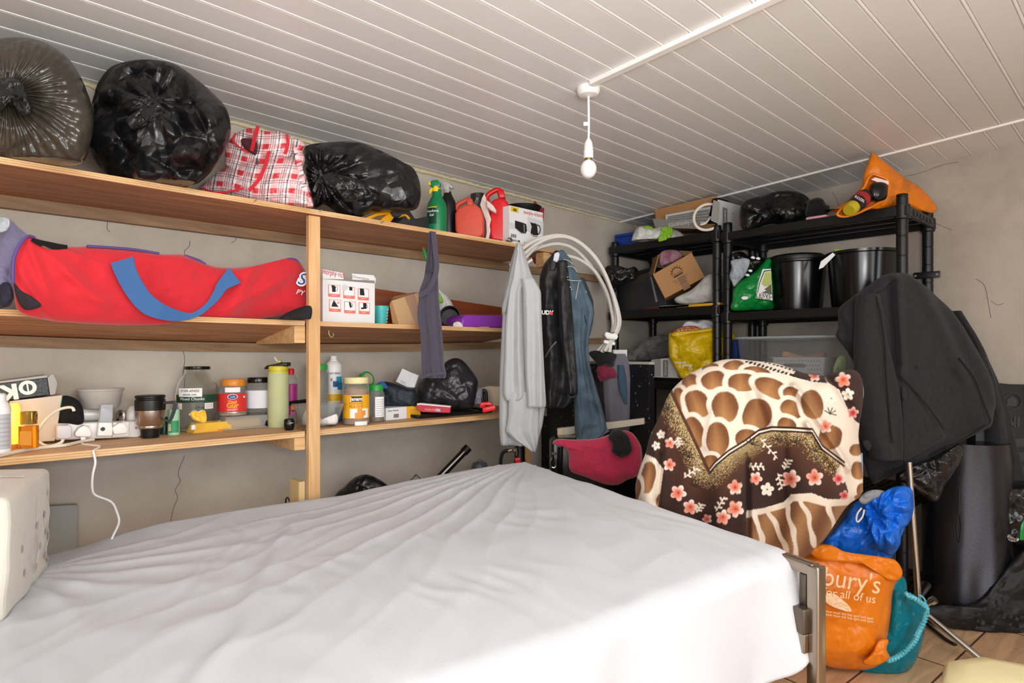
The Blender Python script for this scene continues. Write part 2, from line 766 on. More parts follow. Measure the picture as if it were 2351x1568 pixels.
# floor of pale laminate boards
m = mat('laminate_floor', '#c9a27e', 0.38, spec=0.45)
N, L = m.node_tree.nodes, m.node_tree.links
b = N['Principled BSDF']
tc = N.new('ShaderNodeTexCoord')
mp = N.new('ShaderNodeMapping')
mp.inputs['Rotation'].default_value = (0, 0, radians(4))
L.new(tc.outputs['Object'], mp.inputs[0])
br = N.new('ShaderNodeTexBrick')
br.inputs['Color1'].default_value = (*lin('#dcb78f'), 1)
br.inputs['Color2'].default_value = (*lin('#cda57f'), 1)
br.inputs['Mortar'].default_value = (*lin('#5d4632'), 1)
br.inputs['Scale'].default_value = 1.0
br.inputs['Mortar Size'].default_value = 0.004
br.inputs['Brick Width'].default_value = 1.1
br.inputs['Row Height'].default_value = 0.19
L.new(mp.outputs[0], br.inputs['Vector'])
mp2 = N.new('ShaderNodeMapping')
mp2.inputs['Scale'].default_value = (2.0, 13, 13)
L.new(mp.outputs[0], mp2.inputs[0])
n1 = N.new('ShaderNodeTexNoise')
n1.inputs['Scale'].default_value = 1.5
n1.inputs['Detail'].default_value = 7
n1.inputs['Distortion'].default_value = 1.8
L.new(mp2.outputs[0], n1.inputs['Vector'])
mr = N.new('ShaderNodeMapRange')
mr.inputs[1].default_value, mr.inputs[2].default_value = 0.3, 0.7
mr.inputs[3].default_value, mr.inputs[4].default_value = 0.72, 1.12
L.new(n1.outputs['Fac'], mr.inputs[0])
mx = N.new('ShaderNodeMix')
mx.data_type, mx.blend_type = 'RGBA', 'MULTIPLY'
mx.inputs[0].default_value = 1.0
L.new(br.outputs['Color'], mx.inputs[6])
L.new(mr.outputs[0], mx.inputs[7])
L.new(mx.outputs[2], b.inputs['Base Color'])
struct(obj('floor', bx(B(), LX - .12, WX + .12, FY - .12, WY + .12, -0.05, 0.0), m, smooth=False))

# ceiling of white plastic cladding boards with a bead along each joint
M_PVC = mat('white_cladding', '#e3e3e2', 0.36, spec=0.5, var=('#d6d4d1', 1.1, 0.7), bump=('noise', 2.2, 0.06, 0.02))
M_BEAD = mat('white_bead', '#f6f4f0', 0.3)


def cladding(bm, x0, x1, off, ps=0.1):
    prof = [(0.0, 0.0), (0.0845, 0.0), (0.0865, 0.0035), (0.0885, 0.0035), (0.0905, -0.0012), (0.0955, -0.0012), (0.0975, 0.0035), (0.0995, 0.0)]
    pts = []
    y = WY + off
    while y > FY - 0.1:
        for a, z in prof:
            if FY - 0.1 <= y - a <= WY + 0.1:
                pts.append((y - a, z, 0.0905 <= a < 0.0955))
        y -= ps
    prev = None
    for yy, z, bead in pts:
        cur = [bm.verts.new((x, yy, ceil_z(x, yy) + z)) for x in (x0, x1)]
        if prev:
            f = bm.faces.new((prev[0], prev[1], cur[1], cur[0]))
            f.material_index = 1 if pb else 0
        prev, pb = cur, bead
    return bm


bm = B()
cladding(bm, LX - .12, 3.368, 0.055)
cladding(bm, 3.384, WX + .1, 0.02)
for x0, x1 in ((LX - .12, WX + .12),):                      # roof deck above the cladding
    add = [bm.verts.new((x, y, ceil_z(x, y) + dz)) for dz in (.012, .06) for x, y in ((x0, FY - .12), (x1, FY - .12), (x1, WY + .12), (x0, WY + .12))]
    for q in ((0, 1, 2, 3), (7, 6, 5, 4), (0, 4, 5, 1), (1, 5, 6, 2), (2, 6, 7, 3), (3, 7, 4, 0)):
        bm.faces.new([add[i] for i in q])
me = bpy.data.meshes.new('ceiling')
bm.to_mesh(me)
bm.free()
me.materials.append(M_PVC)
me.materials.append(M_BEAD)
struct(finish('ceiling', me, None, smooth=False))

bm = B()
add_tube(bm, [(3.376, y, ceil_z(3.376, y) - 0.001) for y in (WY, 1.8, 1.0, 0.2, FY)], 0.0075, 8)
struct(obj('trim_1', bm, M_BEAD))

# squeezed-out foam along the joint between ceiling and plaster wall
bm = B()
random.seed(4)
pts, rad = [], []
x = -1.6
while x < 3.62:
    g = 0.5 + 0.5 * noise.noise(Vector((x * 5, 1.3, 0)))
    pts.append((x, WY - 0.004, ceil_z(x, WY) - 0.004 - 0.004 * random.random()))
    rad.append((0.004 + 0.014 * g * random.uniform(0.4, 1.0)) * (0.55 if x > 2.9 else 1))
    x += 0.014
add_tube(bm, pts, rad, 7)
struct(obj('trim_2', bm, mat('cream_foam', '#d9cda8', 0.9, bump=('noise', 60, 0.6)), angle=180))

# hairline cracks in the plaster
M_CRK = mat('crack_shadow', '#4a443e', 1.0, spec=0.0)
for pts in (
        [(418, 795), (424, 825), (420, 860), (424, 905)], [(424, 1046), (412, 1075), (409, 1090), (414, 1105), (402, 1125), (408, 1142), (399, 1165), (393, 1190), (390, 1214)],
        [(436, 553), (434, 566), (424, 576), (424, 586)], [(247, 505), (246, 525), (252, 532)], [(543, 543), (540, 552), (531, 558)]):
    struct(obj('crack', add_tube(B(), [pY(x, y, WY - 0.0003) for x, y in pts], 0.0009, 5, 30), M_CRK, wb))
for pts in ([(2075, 405), (2110, 398), (2160, 380), (2200, 372)], [(1910, 440), (1922, 460), (1926, 478)], [(2275, 690), (2290, 700), (2305, 696)], [(2120, 500), (2165, 520), (2185, 528)],
            [(2240, 640), (2260, 655), (2268, 690), (2275, 730)]):
    struct(obj('crack', add_tube(B(), [pX(x, y, WX - 0.0003) for x, y in pts], 0.0009, 5, 24), M_CRK, wr_))

# ------------------------------------------------------------------ ceiling light and its cable trunking
M_WP = mat('white_plastic', '#f1efec', 0.35)
M_WP2 = mat('cream_plastic', '#e9e2d5', 0.4)
RX, RY = 1.739, 1.457
rz = ceil_z(RX, RY)
LT = thing('pendant_light', 'white pendant light with a bare frosted bulb hanging from the ceiling', 'light', (RX, RY, rz))
T0 = Matrix.Translation((RX, RY, 0))
obj('ceiling_rose', add_lathe(B(), [(0.0, rz - .031), (0.012, rz - .031), (0.034, rz - .027), (0.042, rz - .015), (0.042, rz + .004), (0, rz + .004)], T0, 40), M_WP, LT)
zb = lambda py: CAM_Z + (HY - py) * 2.262 / F
obj('cord', add_tube(B(), [(RX, RY, rz - .03), (RX + .002, RY, zb(290)), (RX, RY, zb(326))], 0.0042, 8, 20), M_WP, LT)
bm = B()
add_box(bm, (0.016, 0.001, 0.014), facing((RX - .008, RY + .006, zb(287))) @ Matrix.Rotation(radians(90), 4, 'X'))
obj('cord_tag', bm, M_WP, LT)
obj('lamp_holder', add_lathe(B(), [(0, zb(320)), (0.006, zb(321)), (0.014, zb(330)), (0.0165, zb(343)), (0.0165, zb(345)), (0.0155, zb(346)), (0.0155, zb(347)), (0.018, zb(348)), (0.0175, zb(366)), (0, zb(366))], T0, 28), M_WP, LT)
obj('bulb_cap', add_lathe(B(), [(0, zb(365)), (0.0135, zb(365)), (0.0135, zb(371)), (0, zb(371))], T0, 24), mat('brass', '#9c8b60', 0.4, 1), LT)
pr = [(0.0, zb(370)), (0.012, zb(370)), (0.017, zb(375))]
for i in range(13):
    a = radians(-50 + 140 * i / 12)
    pr.append((0.0295 * cos(-a), zb(390) - 0.0295 * 1.15 * sin(a)))
pr = pr[:3] + [(r, z) for r, z in pr[3:]]
obj('bulb', add_lathe(B(), [(max(r, 0.0002), z) for r, z in pr], T0, 32), mat('frosted_glass', '#f3f1ee', 0.25, spec=0.6, sub=0.3), LT)

tag(obj('cable_trunking', bx(B(), RX - .0125, RX + .0135, FY + .02, RY - .038, 0, .016), M_WP),
    'long straight white cable trunking running across the ceiling to the light', 'trunking')
ct = bpy.data.objects['cable_trunking']
ct.location = (RX + .005, (FY + RY - .018) / 2, 0)
ct.rotation_euler = (-math.atan(0.05), 0, 0.013)
ct.location.z = ceil_z(RX, ct.location.y) - .0158

# ------------------------------------------------------------------ home-made wooden shelving along the plaster wall
M_PLY = wood_mat('red_plywood', '#9a5f3c', '#cf9868', 'X', 0.55, 1.0, '#b67c52')
M_PINE = wood_mat('pine_timber', '#c99a62', '#e8c394', 'X', 0.6, 1.2, '#dcae78')
M_PINEV = wood_mat('pine_upright', '#cf9d66', '#e8bf8e', 'Z', 0.6, 1.2, '#dcae78')
M_LED = wood_mat('dark_batten', '#7d5f44', '#a58562', 'X', 0.7, 1.0, '#8f7153')
M_PLYTOP = wood_mat('pale_plywood', '#b98f68', '#dcb78d', 'X', 0.6, 0.8, '#cda57b')
ZT, ZM, ZL = 1.69, 1.29, 0.888
YT, YF = 2.12, 2.165
SH = thing('wooden_shelving', 'home-made three-tier wooden shelving fixed along the plaster wall', 'shelving', (0.9, 2.34, 0))


def ply_edge(bm, x0, x1, y, z0, z1):
    """front edge strip showing the plies"""
    bx(bm, x0, x1, y, y + .004, z0, z1)


def board(name, x0, x1, yf, z1, th, m, sag=0.0, edge=True):
    bm = B()
    n = 24
    rows = []
    for i in range(n + 1):
        x = x0 + (x1 - x0) * i / n
        s = sag * sin(pi * min(max((x + 0.9) / 4.0, 0), 1)) if sag else 0
        rows.append([bm.verts.new(p) for p in ((x, yf, z1), (x, WY - .002, z1 - s), (x, WY - .002, z1 - s - th), (x, yf, z1 - th))])
    for a, c in zip(rows, rows[1:]):
        for k in range(4):
            bm.faces.new((a[k], a[(k + 1) % 4], c[(k + 1) % 4], c[k]))
    bm.faces.new(rows[0])
    bm.faces.new(rows[-1])
    o = obj(name, bm, m, SH, smooth=False)
    if edge:
        e = B()
        for q in range(3):
            h = th / 3
            bx(e, x0, x1, yf - .0035 - .0006 * (q % 2), yf - .0003, z1 - h * (q + 1) + .0008, z1 - h * q)
        obj('front_edge', e, M_PINE, o, 'pale plywood edge', smooth=False)
    return o


board('shelf_board', -1.55, 2.28, YT, ZT, 0.018, M_PLY)
board('shelf_board', -1.55, 0.985, YF, ZM, 0.018, M_PLY, 0.06)
board('shelf_board', 1.033, 2.16, YF, ZM, 0.018, M_PLY, 0.06)
board('shelf_board', -1.55, 0.985, YF, ZL, 0.021, M_PLYTOP)
board('shelf_board', 1.033, 2.16, YF, ZL, 0.021, M_PLYTOP)
obj('upright_post', bx(B(), 0.987, 1.031, YF - .032, YF - .008, 0, ZT - .019, .002), M_PINEV, SH, smooth=False)
obj('upright_post', bx(B(), 2.105, 2.145, YF - .01, YF + .05, 0, ZL - .022, .002), M_PINEV, SH, smooth=False)
XL = 3.235
obj('wall_batten', bx(B(), -1.55, XL, WY - .03, WY - .001, ZT - .058, ZT - .0185), M_LED, SH, smooth=False)
bm = B()
rows = []
for i in range(41):
    x = -1.55 + (XL + 1.55) * i / 40
    s = 0.06 * sin(pi * min(max((x + 0.9) / 4.0, 0), 1)) + 0.0185
    rows.append([bm.verts.new(p) for p in ((x, WY - .03, ZM - s), (x, WY - .001, ZM - s), (x, WY - .001, ZM - s - .035), (x, WY - .03, ZM - s - .035))])
for a, c in zip(rows, rows[1:]):
    for k in range(4):
        bm.faces.new((a[k], a[(k + 1) % 4], c[(k + 1) % 4], c[k]))
bm.faces.new(rows[0])
bm.faces.new(rows[-1])
obj('wall_batten', bm, M_LED, SH, smooth=False)
obj('wall_batten', bx(B(), -1.55, 2.1, WY - .03, WY - .001, ZL - .06, ZL - .022), M_LED, SH, smooth=False)
# cross-bearers behind the post and the end bracket
for z in (ZM - .019, ZL - .022):
    obj('bearer', bx(B(), 0.945, 0.986, YF - .005, WY - .031, z - (.063 if z > 1 else .045), z - (.045 if z > 1 else 0) * 0, .002), M_PINE, SH, smooth=False)
obj('end_bracket', bx(B(), 2.195, 2.24, YT + .004, YT + .06, ZT - .09, ZT - .019, .002), M_PINE, SH, smooth=False)
# brass cup hook under the middle shelf, nails along the top shelf edge
hk = pY(755, 772, YF + .02)
bm = B()
add_tube(bm, [hk + Vector((0, 0, .022)), hk + Vector((0, 0, .008)), hk + Vector((0.008, -.004, -.004)), hk + Vector((0.016, -.006, 0.003)), hk + Vector((.015, -.006, .012))], 0.0018, 6, 20)
obj('cup_hook', bm, mat('brass', '#9c8b60', 0.4, 1), SH)
for px, py in ((582, 463), (732, 486), (873, 512)):
    c = pY(px, py, YT - .004)
    obj('nail', add_tube(B(), [c, c + Vector((0.006, -.016, .006))], 0.0016, 6), mat('steel', '#d8d8d6', 0.3, 1), SH)

# ------------------------------------------------------------------ bed under a white dust sheet
BO, BS, BW = Vector((1.757, 1.82, 0)), Vector((-.958, .287, 0)), Vector((-.287, -.958, 0))


def bp(s, w, z):
    p = BO + BS * s + BW * w
    return Vector((p.x, p.y, z))


BM = Matrix.Translation(BO) @ Matrix((BS, -BW, UP)).transposed().to_4x4()     # local x along bed to the head, y toward the wall
BED = thing('bed', 'metal-framed double bed mostly hidden under the white sheet', 'bed', bp(0.9, .68, 0))
M_CHR = mat('brushed_steel', '#a59a8c', 0.24, 1.0)
M_CHD = mat('dark_steel', '#70675c', 0.35, 0.9)


def bbox(bm, s0, s1, w0, w1, z0, z1, bev=0.004):
    add_box(bm, (s1 - s0, w1 - w0, z1 - z0), BM @ Matrix.Translation(((s0 + s1) / 2, -(w0 + w1) / 2, (z0 + z1) / 2)), bev, 3)
    return bm


ZR = 0.722
for w in (1.357, 0.0):
    obj('foot_post', bbox(B(), -.014, .014, w - .014, w + .014, 0, ZR), M_CHR, BED)
obj('foot_rail', bbox(B(), -.013, .013, .0, 1.357, ZR - .024, ZR + .002), M_CHR, BED)
obj('foot_rail', bbox(B(), -.010, .010, .0, 1.345, 0.36, 0.385), M_CHR, BED)
obj('inner_frame', bbox(B(), -.006, .006, 1.318, 1.336, .625, ZR - .026), M_CHD, BED, 'dark inner strip')
obj('side_rail', bbox(B(), .0, 1.9, 1.19, 1.23, .50, .545, .003), M_CHD, BED)
obj('side_rail', bbox(B(), .0, 1.9, .03, .07, .50, .545, .003), M_CHD, BED)
obj('bracket', bbox(B(), .0, .03, 1.315, 1.35, .575, .628, .003), M_CHD, BED)
obj('bracket', bbox(B(), .014, .028, 1.33, 1.35, .535, .575, .002), M_CHR, BED)
for s in (0.5, 1.0, 1.5):
    obj('slat', bbox(B(), s - .03, s + .03, .05, 1.30, .48, .498), M_CHD, BED)
for w in (1.22, .04):
    obj('head_post', bbox(B(), 1.9, 1.93, w - .015, w + .015, 0, .63), M_CHR, BED)
obj('mattress', bbox(B(), .03, 1.88, .06, 1.235, .5, .556, .02), mat('white_ticking', '#e8e6e2', 0.9), BED)

M_SHEET = mat('white_cotton', '#cdcfd5', 0.85, spec=0.2, sheen=0.05, bump=('noise', 90, 0.12, 0.004))


def sheet_z(s, w):
    ss = max(s, 0)
    z = 0.576 + 0.15 * exp(-(ss / 0.85) ** 1.2) + 0.03 * exp(-max(w, 0) / 0.2) * min(1, ss / .5) - 0.055 / (1 + exp(-(ss - 1.45) / .06)) * exp(-max(w, 0) / .3)
    z += 0.012 * exp(-((s - .85) / .3) ** 2) * sin(w * 2.3)
    # creases running out from the far foot post
    a, d = atan2(w + 0.03, s + 0.05), sqrt((w + .03) ** 2 + (s + .05) ** 2)
    wob = 0.06 * noise.noise(Vector((s * 3, w * 3, 2.0)))
    for a0, am, sg in ((.30, .008, .022), (.40, .012, .03), (.52, .010, .025), (.63, .015, .03), (.74, .010, .022), (.86, .012, .03), (.98, .009, .026), (1.10, .007, .02), (1.22, .010, .03), (1.36, .007, .026), (.18, .007, .02)):
        x = (a + wob - a0) / (sg * .6)
        z += .62 * am * exp(-abs(x) ** 1.4) * min(1, d / .12) * (0.35 + 0.65 * exp(-((d - .55) / .5) ** 2))
    # fan of folds from the head end
    a2, d2 = atan2(w - .2, 1.66 - s), sqrt((w - .2) ** 2 + (1.66 - s) ** 2)
    wob2 = 0.26 * noise.noise(Vector((s * 2.5, w * 2.5, 7.0)))
    for a0, am, sg in ((-.2, .010, .05), (.05, .012, .05), (.25, .016, .05), (.5, .013, .06), (.72, .018, .06), (.95, .015, .06), (1.2, .018, .07), (1.45, .014, .06)):
        x = (a2 + wob2 - a0) / sg
        z += .7 * am * exp(-abs(x) ** 1.5) * min(1, d2 / .1) * exp(-(d2 / .62) ** 2)
    # seam of rumples across the middle
    q = (s - 1.02 - .28 * (w - .6) + .05 * noise.noise(Vector((w * 4, 0, 3))))
    z += (.010 * exp(-(q / .028) ** 2) - .006 * exp(-((q - .05) / .03) ** 2)) * (1 / (1 + exp(-(w - .25) * 14)))
    z += 0.010 * noise.noise(Vector((s * 2.2 + 4, w * 1.6, 5))) + 0.0035 * noise.noise(Vector((s * 9, w * 5, 1)))
    p = Vector((s * 13 + 2 * noise.noise(Vector((s * 3, w * 3, 9))), w * 5, 4))
    z += 0.0036 * (1 - 2 * abs(noise.noise(p))) * (1 if w > .1 else w * 10)
    return z


def sheet():
    bm = B()
    ns, nw, nh = 210, 150, 34
    rows = []
    for i in range(ns + 1):
        s = -0.05 + (1.72 + 0.05) * i / ns
        row = []
        we = 1.298
        for j in range(nw + 1):
            w = -0.035 + (we + 0.035) * j / nw
            z = sheet_z(s, w)
            if w < 0.0:
                z -= 0.9 * (-w)
            ro = max(0, (w - (we - .05)) / .05)
            z -= 0.018 * ro * ro
            if s < -.012:
                z -= (-.012 - s) * 1.3
            row.append(bm.verts.new(bp(s, w, z)))
        zt_ = sheet_z(s, we) - 0.018 - (max(0, -.012 - s)) * 1.3
        zb_ = 0.515 - 0.05 * min(1, max(0, (s - .02) / .12)) - .03 * sin(s * 9) - .06 * min(1, max(0, s - .25) / .3)
        if s < .05:
            zb_ += .016 * (0.05 - s) / .09
        for k in range(1, nh + 1):
            v = k / nh
            pl = sin(s * 24 + 2.2 * noise.noise(Vector((s * 4, 0, 0))) + .9 * v)
            out = 0.006 + 0.020 * v + 0.026 * v * pl + .006 * noise.noise(Vector((s * 10, v * 2, 3))) * v
            row.append(bm.verts.new(bp(s - .004 * v * cos(s * 24), we + min(out, out * 8 * v + .004), zt_ + (zb_ - zt_) * v - .004 * (1 - v))))
        rows.append(row)
    for a, c in zip(rows, rows[1:]):
        for k in range(len(a) - 1):
            bm.faces.new((a[k], a[k + 1], c[k + 1], c[k]))
    me = bpy.data.meshes.new('dust_sheet')
    bmesh.ops.recalc_face_normals(bm, faces=bm.faces)
    bm.to_mesh(me)
    bm.free()
    o = finish('dust_sheet', me, M_SHEET, angle=180)
    md = o.modifiers.new('thickness', 'SOLIDIFY')
    md.thickness = 0.0015
    md.offset = -1
    return o


tag(sheet(), 'large creased white cotton sheet draped over the whole bed', 'sheet')
# faint stains on the sheet where it hangs down


# ------------------------------------------------------------------ more shape helpers
def proj(me_co, loc):
    """photo pixel of each vertex, used once to lay out printed patterns"""
    P = me_co + np.array(loc) - np.array([0, 0, CAM_Z])
    f = P[:, 0] * CA + P[:, 1] * SA
    r = P[:, 0] * SA - P[:, 1] * CA
    return CX + F * r / f, HY - F * P[:, 2] / f


def paint(o, fn):
    me = o.data
    n = len(me.vertices)
    co = np.empty(n * 3, 'f')
    me.vertices.foreach_get('co', co)
    px, py = proj(co.reshape(-1, 3), WL[o])
    c = fn(px, py)
    a = me.color_attributes.new('pattern', 'FLOAT_COLOR', 'POINT')
    a.data.foreach_set('color', np.c_[c, np.ones(n)].astype('f').ravel())


def slab(pts, plane, depth, bevel=0.004, seg=2):
    """solid cut to a pixel outline on a plane ('t'|'X'|'Y', value) and extruded away from the viewer"""
    k, v = plane
    fn = {'t': pd, 'X': pX, 'Y': pY}[k]
    d = {'t': FWD, 'X': Vector((1, 0, 0)), 'Y': Vector((0, 1, 0))}[k] * depth
    bm = B()
    a = [bm.verts.new(fn(x, y, v)) for x, y in pts]
    b = [bm.verts.new(q.co + d) for q in a]
    f = bm.faces.new(a)
    bm.faces.new(b[::-1])
    n = len(pts)
    for i in range(n):
        bm.faces.new((a[i], a[(i + 1) % n], b[(i + 1) % n], b[i]))
    bmesh.ops.recalc_face_normals(bm, faces=bm.faces)
    if bevel:
        bmesh.ops.bevel(bm, geom=bm.edges[:], offset=bevel, segments=seg, profile=0.5, affect='EDGES', clamp_overlap=True)
    return bm


def ell(cx, cy, rx, ry, n=28, rot=0.0):
    c, s = cos(rot), sin(rot)
    return [(cx + rx * cos(2 * pi * i / n) * c - ry * sin(2 * pi * i / n) * s, cy + rx * cos(2 * pi * i / n) * s + ry * sin(2 * pi * i / n) * c) for i in range(n)]


def tubepx(pts, t, r, n=40, seg=8):
    """pts (px, py[, extra distance])"""
    return add_tube(B(), [pd(p[0], p[1], t + (p[2] if len(p) > 2 else 0)) for p in pts], r, seg, n)


# ------------------------------------------------------------------ shared materials
M_BLK = mat('black_polythene', '#131315', 0.3, spec=0.6, bump=('crumple', 8, 1.0, 0.09))
M_BLK2 = mat('black_thin_polythene', '#18181a', 0.26, spec=0.6, bump=('crumple', 18, 1.0, 0.03))
M_CARD = mat('brown_cardboard', '#b98a5e', 0.8, spec=0.2, var=('#a87a50', 6, 0.6))
M_CARD2 = mat('pale_cardboard', '#caa57c', 0.8, spec=0.2)
M_CARDIN = mat('cardboard_inside', '#8a6745', 0.85, spec=0.15)
M_WCARD = mat('white_card', '#e9e9ea', 0.45)
M_BP = mat('black_plastic', '#0e0e10', 0.4)
M_BPG = mat('glossy_black_plastic', '#0b0b0d', 0.2, spec=0.6)
M_DGP = mat('dark_grey_plastic', '#3b3d3f', 0.5)
M_RED = mat('red_plastic', '#d8151f', 0.3, spec=0.5)
M_ORR = mat('faded_red_plastic', '#d9533f', 0.42, spec=0.4, var=('#c8452f', 7, 0.6))
M_GRN = mat('green_plastic', '#0d7d4c', 0.35)
M_YEL = mat('yellow_plastic', '#f2d21c', 0.35)
M_INKR = mat('red_ink', '#c8313d', 0.6)
M_INKG = mat('grey_ink', '#9d9da0', 0.6)
M_INKB = mat('black_ink', '#1c1c1e', 0.5)
M_INKS = mat('salmon_ink', '#e8796c', 0.6)
M_PAPER = mat('white_paper', '#f2f1ee', 0.7)
M_CLR = mat('clear_plastic', '#f4f6f5', 0.12, trans=0.92, ior=1.12, spec=0.5)
M_GLASS = mat('clear_glass', '#fbfdfb', 0.03, trans=1.0, ior=1.2, spec=0.6)
M_STEEL = mat('polished_steel', '#c9c4bd', 0.22, 1.0)

# ================================================================== TOP SHELF
o = bag('bin_bag', [(-150, 170), (-80, 108), (0, 88), (70, 88), (130, 112), (170, 150), (200, 210), (215, 270), (208, 330), (185, 378), (120, 392), (20, 388), (-80, 375), (-150, 330)],
        1.72, .17, .3, mat('smoky_polythene', '#4c453b', 0.2, spec=0.6, bump=('crumple', 8, 0.4, 0.02), var=('#2c2822', 5, 0.9)), center=(15, 215), knot=(15, 215),
        pleat=46, pleat_a=.028, wr=.012, seed=3, zmin=ZT + .001, na=190, nr=40, ymax=WY - .02)
tag(o, 'smoky translucent tied bin bag at the window end of the top shelf', 'bin bag')
kb = bag('knot', [(-20, 190), (15, 178), (50, 188), (62, 215), (75, 255), (55, 268), (25, 240), (-5, 262), (-28, 230)], 1.555, .03, .03, M_BLK2, o, 'dark twisted neck', wr=.02, ws=22, seed=5)

o = bag('bin_bag', [(212, 232), (228, 184), (262, 150), (330, 136), (400, 147), (452, 182), (490, 215), (520, 250), (530, 300), (515, 350), (480, 400), (430, 436), (375, 440), (300, 425),
                    (240, 395), (208, 350), (200, 290)], 1.92, .14, .2, M_BLK, center=(352, 270), knot=(352, 232), pleat=9, pleat_a=.03, wr=.075, ws=8, seed=8, zmin=ZT + .001, na=200, nr=46, ymax=WY - .02)
tag(o, 'largest round black bin bag, knotted in front, wedged under the ceiling', 'bin bag')
bag('tied_end', [(335, 238), (352, 226), (372, 240), (395, 262), (382, 285), (355, 270), (335, 292), (305, 300), (318, 268)], 1.80, .03, .04, M_BLK2, o, wr=.03, ws=16, seed=6)


# red plaid laundry bag
def plaid(px, py):
    u = (px - 590) + 0.16 * (py - 390) + 4 * np.sin(py / 30)
    v = (py - 390) - 0.10 * (px - 590) + 4 * np.sin(px / 25)
    white, pink, red, blk = [np.array(lin(h)) for h in ('#f1e9ea', '#e3a3a6', '#c93a42', '#2b2630')]
    c = np.tile(white, (len(px), 1))

    def band(q, per, off, w):
        m_ = (q - off) % per
        return m_ < w
    a = band(u, 42, 0, 15)
    b_ = band(v, 34, 4, 12)
    c[a ^ b_] = pink * 0.75 + white * .25
    c[a & b_] = red
    c[band(u, 42, 17, 2.2) | band(u, 42, 22, 2.2) | band(u, 42, 27, 2.0)] = blk * .6 + pink * .4
    c[band(v, 34, 20, 1.8) | band(v, 34, 25, 1.8)] = blk * .5 + pink * .5
    c[band(u, 42, 35, 2.2)] = blk
    return c


M_PLAID = vcol_mat('plaid_woven_plastic', 0.42, 0.0, (30, 0.25))
M_PIPE = mat('red_webbing', '#cf2432', 0.6)
LB = thing('laundry_bag', 'red and white plaid laundry bag between two black bin bags', 'bag', (0.95, 2.3, ZT))
b1 = pillow([(458, 438), (480, 410), (520, 382), (560, 362), (630, 352), (678, 366), (700, 400), (712, 440), (716, 478), (660, 474), (590, 468), (520, 455)], 2.2, .09, .16, center=(610, 420), na=260, nr=90,
            wr=.012, seed=2, zmin=ZT + .001, ymax=WY - .02, pw=3)
paint(obj('body', b1, M_PLAID, LB, angle=180), plaid)
b1 = pillow([(517, 362), (522, 330), (545, 305), (575, 294), (606, 300), (640, 306), (668, 318), (672, 345), (664, 360), (640, 360), (606, 362), (592, 375), (560, 378), (522, 382)], 2.16, .035, .12, center=(590, 340), na=260, nr=80,
            wr=.01, seed=4, pw=3, extra=lambda x, y, r: -.05 * exp(-((x - 573) / 16) ** 2 - ((y - 333) / 15) ** 2))
paint(obj('folded_mouth', b1, M_PLAID, LB, angle=180), plaid)
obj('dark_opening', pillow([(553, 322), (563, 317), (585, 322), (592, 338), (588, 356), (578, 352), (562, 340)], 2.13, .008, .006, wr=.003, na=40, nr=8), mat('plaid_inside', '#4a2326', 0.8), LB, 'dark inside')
b1 = pillow([(632, 303), (660, 310), (690, 322), (700, 332), (694, 345), (700, 365), (690, 390), (670, 392), (655, 360)], 2.25, .03, .06, center=(675, 350), na=160, nr=40, wr=.012, seed=9)
paint(obj('side_gusset', b1, M_PLAID, LB, angle=180), plaid)
for pts, w in (([(592, 358, .05), (600, 330, .055), (606, 302, .05)], .012), ([(556, 318, .05), (551, 335, .055), (566, 350, .06), (588, 364, .06)], .006), ([(668, 318, .04), (672, 340, .045), (664, 362, .04)], .009),
               ([(636, 362, .07), (632, 400, .09), (624, 430, .105), (600, 455, .10)], .011), ([(487, 444, .07), (520, 457, .09), (550, 456, .09), (585, 448, .09)], .006), ([(519, 380, -.01), (518, 335, -.01)], .012)):
    obj('red_trim', strip(pts, 2.17, w, .003), M_PIPE, LB, 'red webbing trim')
sp = strip([(692, 350, .05), (700, 395, .05), (708, 435, .05), (720, 478, .03)], 2.2, .018, .003, n=60)
paint(obj('strap', sp, M_PLAID, LB), plaid)
obj('zip_pull', tubepx([(590, 364), (591, 372), (590, 378)], 2.09, .004), M_DGP, LB)

o = bag('bin_bag', [(697, 345), (712, 332), (760, 326), (820, 326), (870, 344), (925, 372), (952, 390), (966, 430), (962, 470), (945, 484), (900, 486), (850, 490), (815, 502), (775, 490), (745, 470), (722, 478), (712, 440), (702, 400)],
        2.42, .15, .17, M_BLK, center=(810, 410), knot=(738, 405), pleat=16, pleat_a=.04, wr=.028, ws=7, seed=13, zmin=ZT + .001, na=180, nr=40, ymax=WY - .02)
tag(o, 'black bin bag slumped on the top shelf above the wooden post', 'bin bag')
bag('loose_flap', [(742, 402), (775, 400), (830, 415), (856, 446), (830, 458), (792, 462), (775, 440), (748, 422)], 2.24, .012, .012, M_BLK2, o, wr=.02, ws=14, seed=7)

# garden tool lying behind
GT = thing('hedge_trimmer', 'black garden tool with a yellow handle lying on the top shelf', 'garden tool', tuple(pY(920, 500, 2.25)[:2]) + (ZT,))
obj('handle', slab([(838, 500), (866, 488), (892, 478), (905, 482), (912, 490), (896, 512), (880, 514), (876, 502), (890, 492), (868, 496), (848, 505)], ('Y', 2.145), .03, .004), mat('amber_plastic', '#f0a814', 0.4), GT, 'yellow handle')
c = pY(909, 485, 2.14)
bm = B()
add_lathe(bm, [(0, -.012), (.022, -.012), (.026, -.006), (.026, .006), (.022, .012), (0, .012)], facing(c, (-.2, -1, .1)), 28)
obj('end_cap', bm, M_DGP, GT)
obj('body', slab([(916, 478), (932, 475), (944, 486), (954, 502), (985, 496), (1000, 505), (1000, 532), (980, 530), (940, 520), (912, 512), (925, 500)], ('Y', 2.2), .12, .008), mat('charcoal_plastic', '#2c2d2f', 0.55), GT)
obj('lever', tubepx([(914, 498), (930, 494), (940, 503)], tY(925, 2.17), .005), mat('amber_plastic', '#f0a814', 0.4), GT, 'yellow lever')


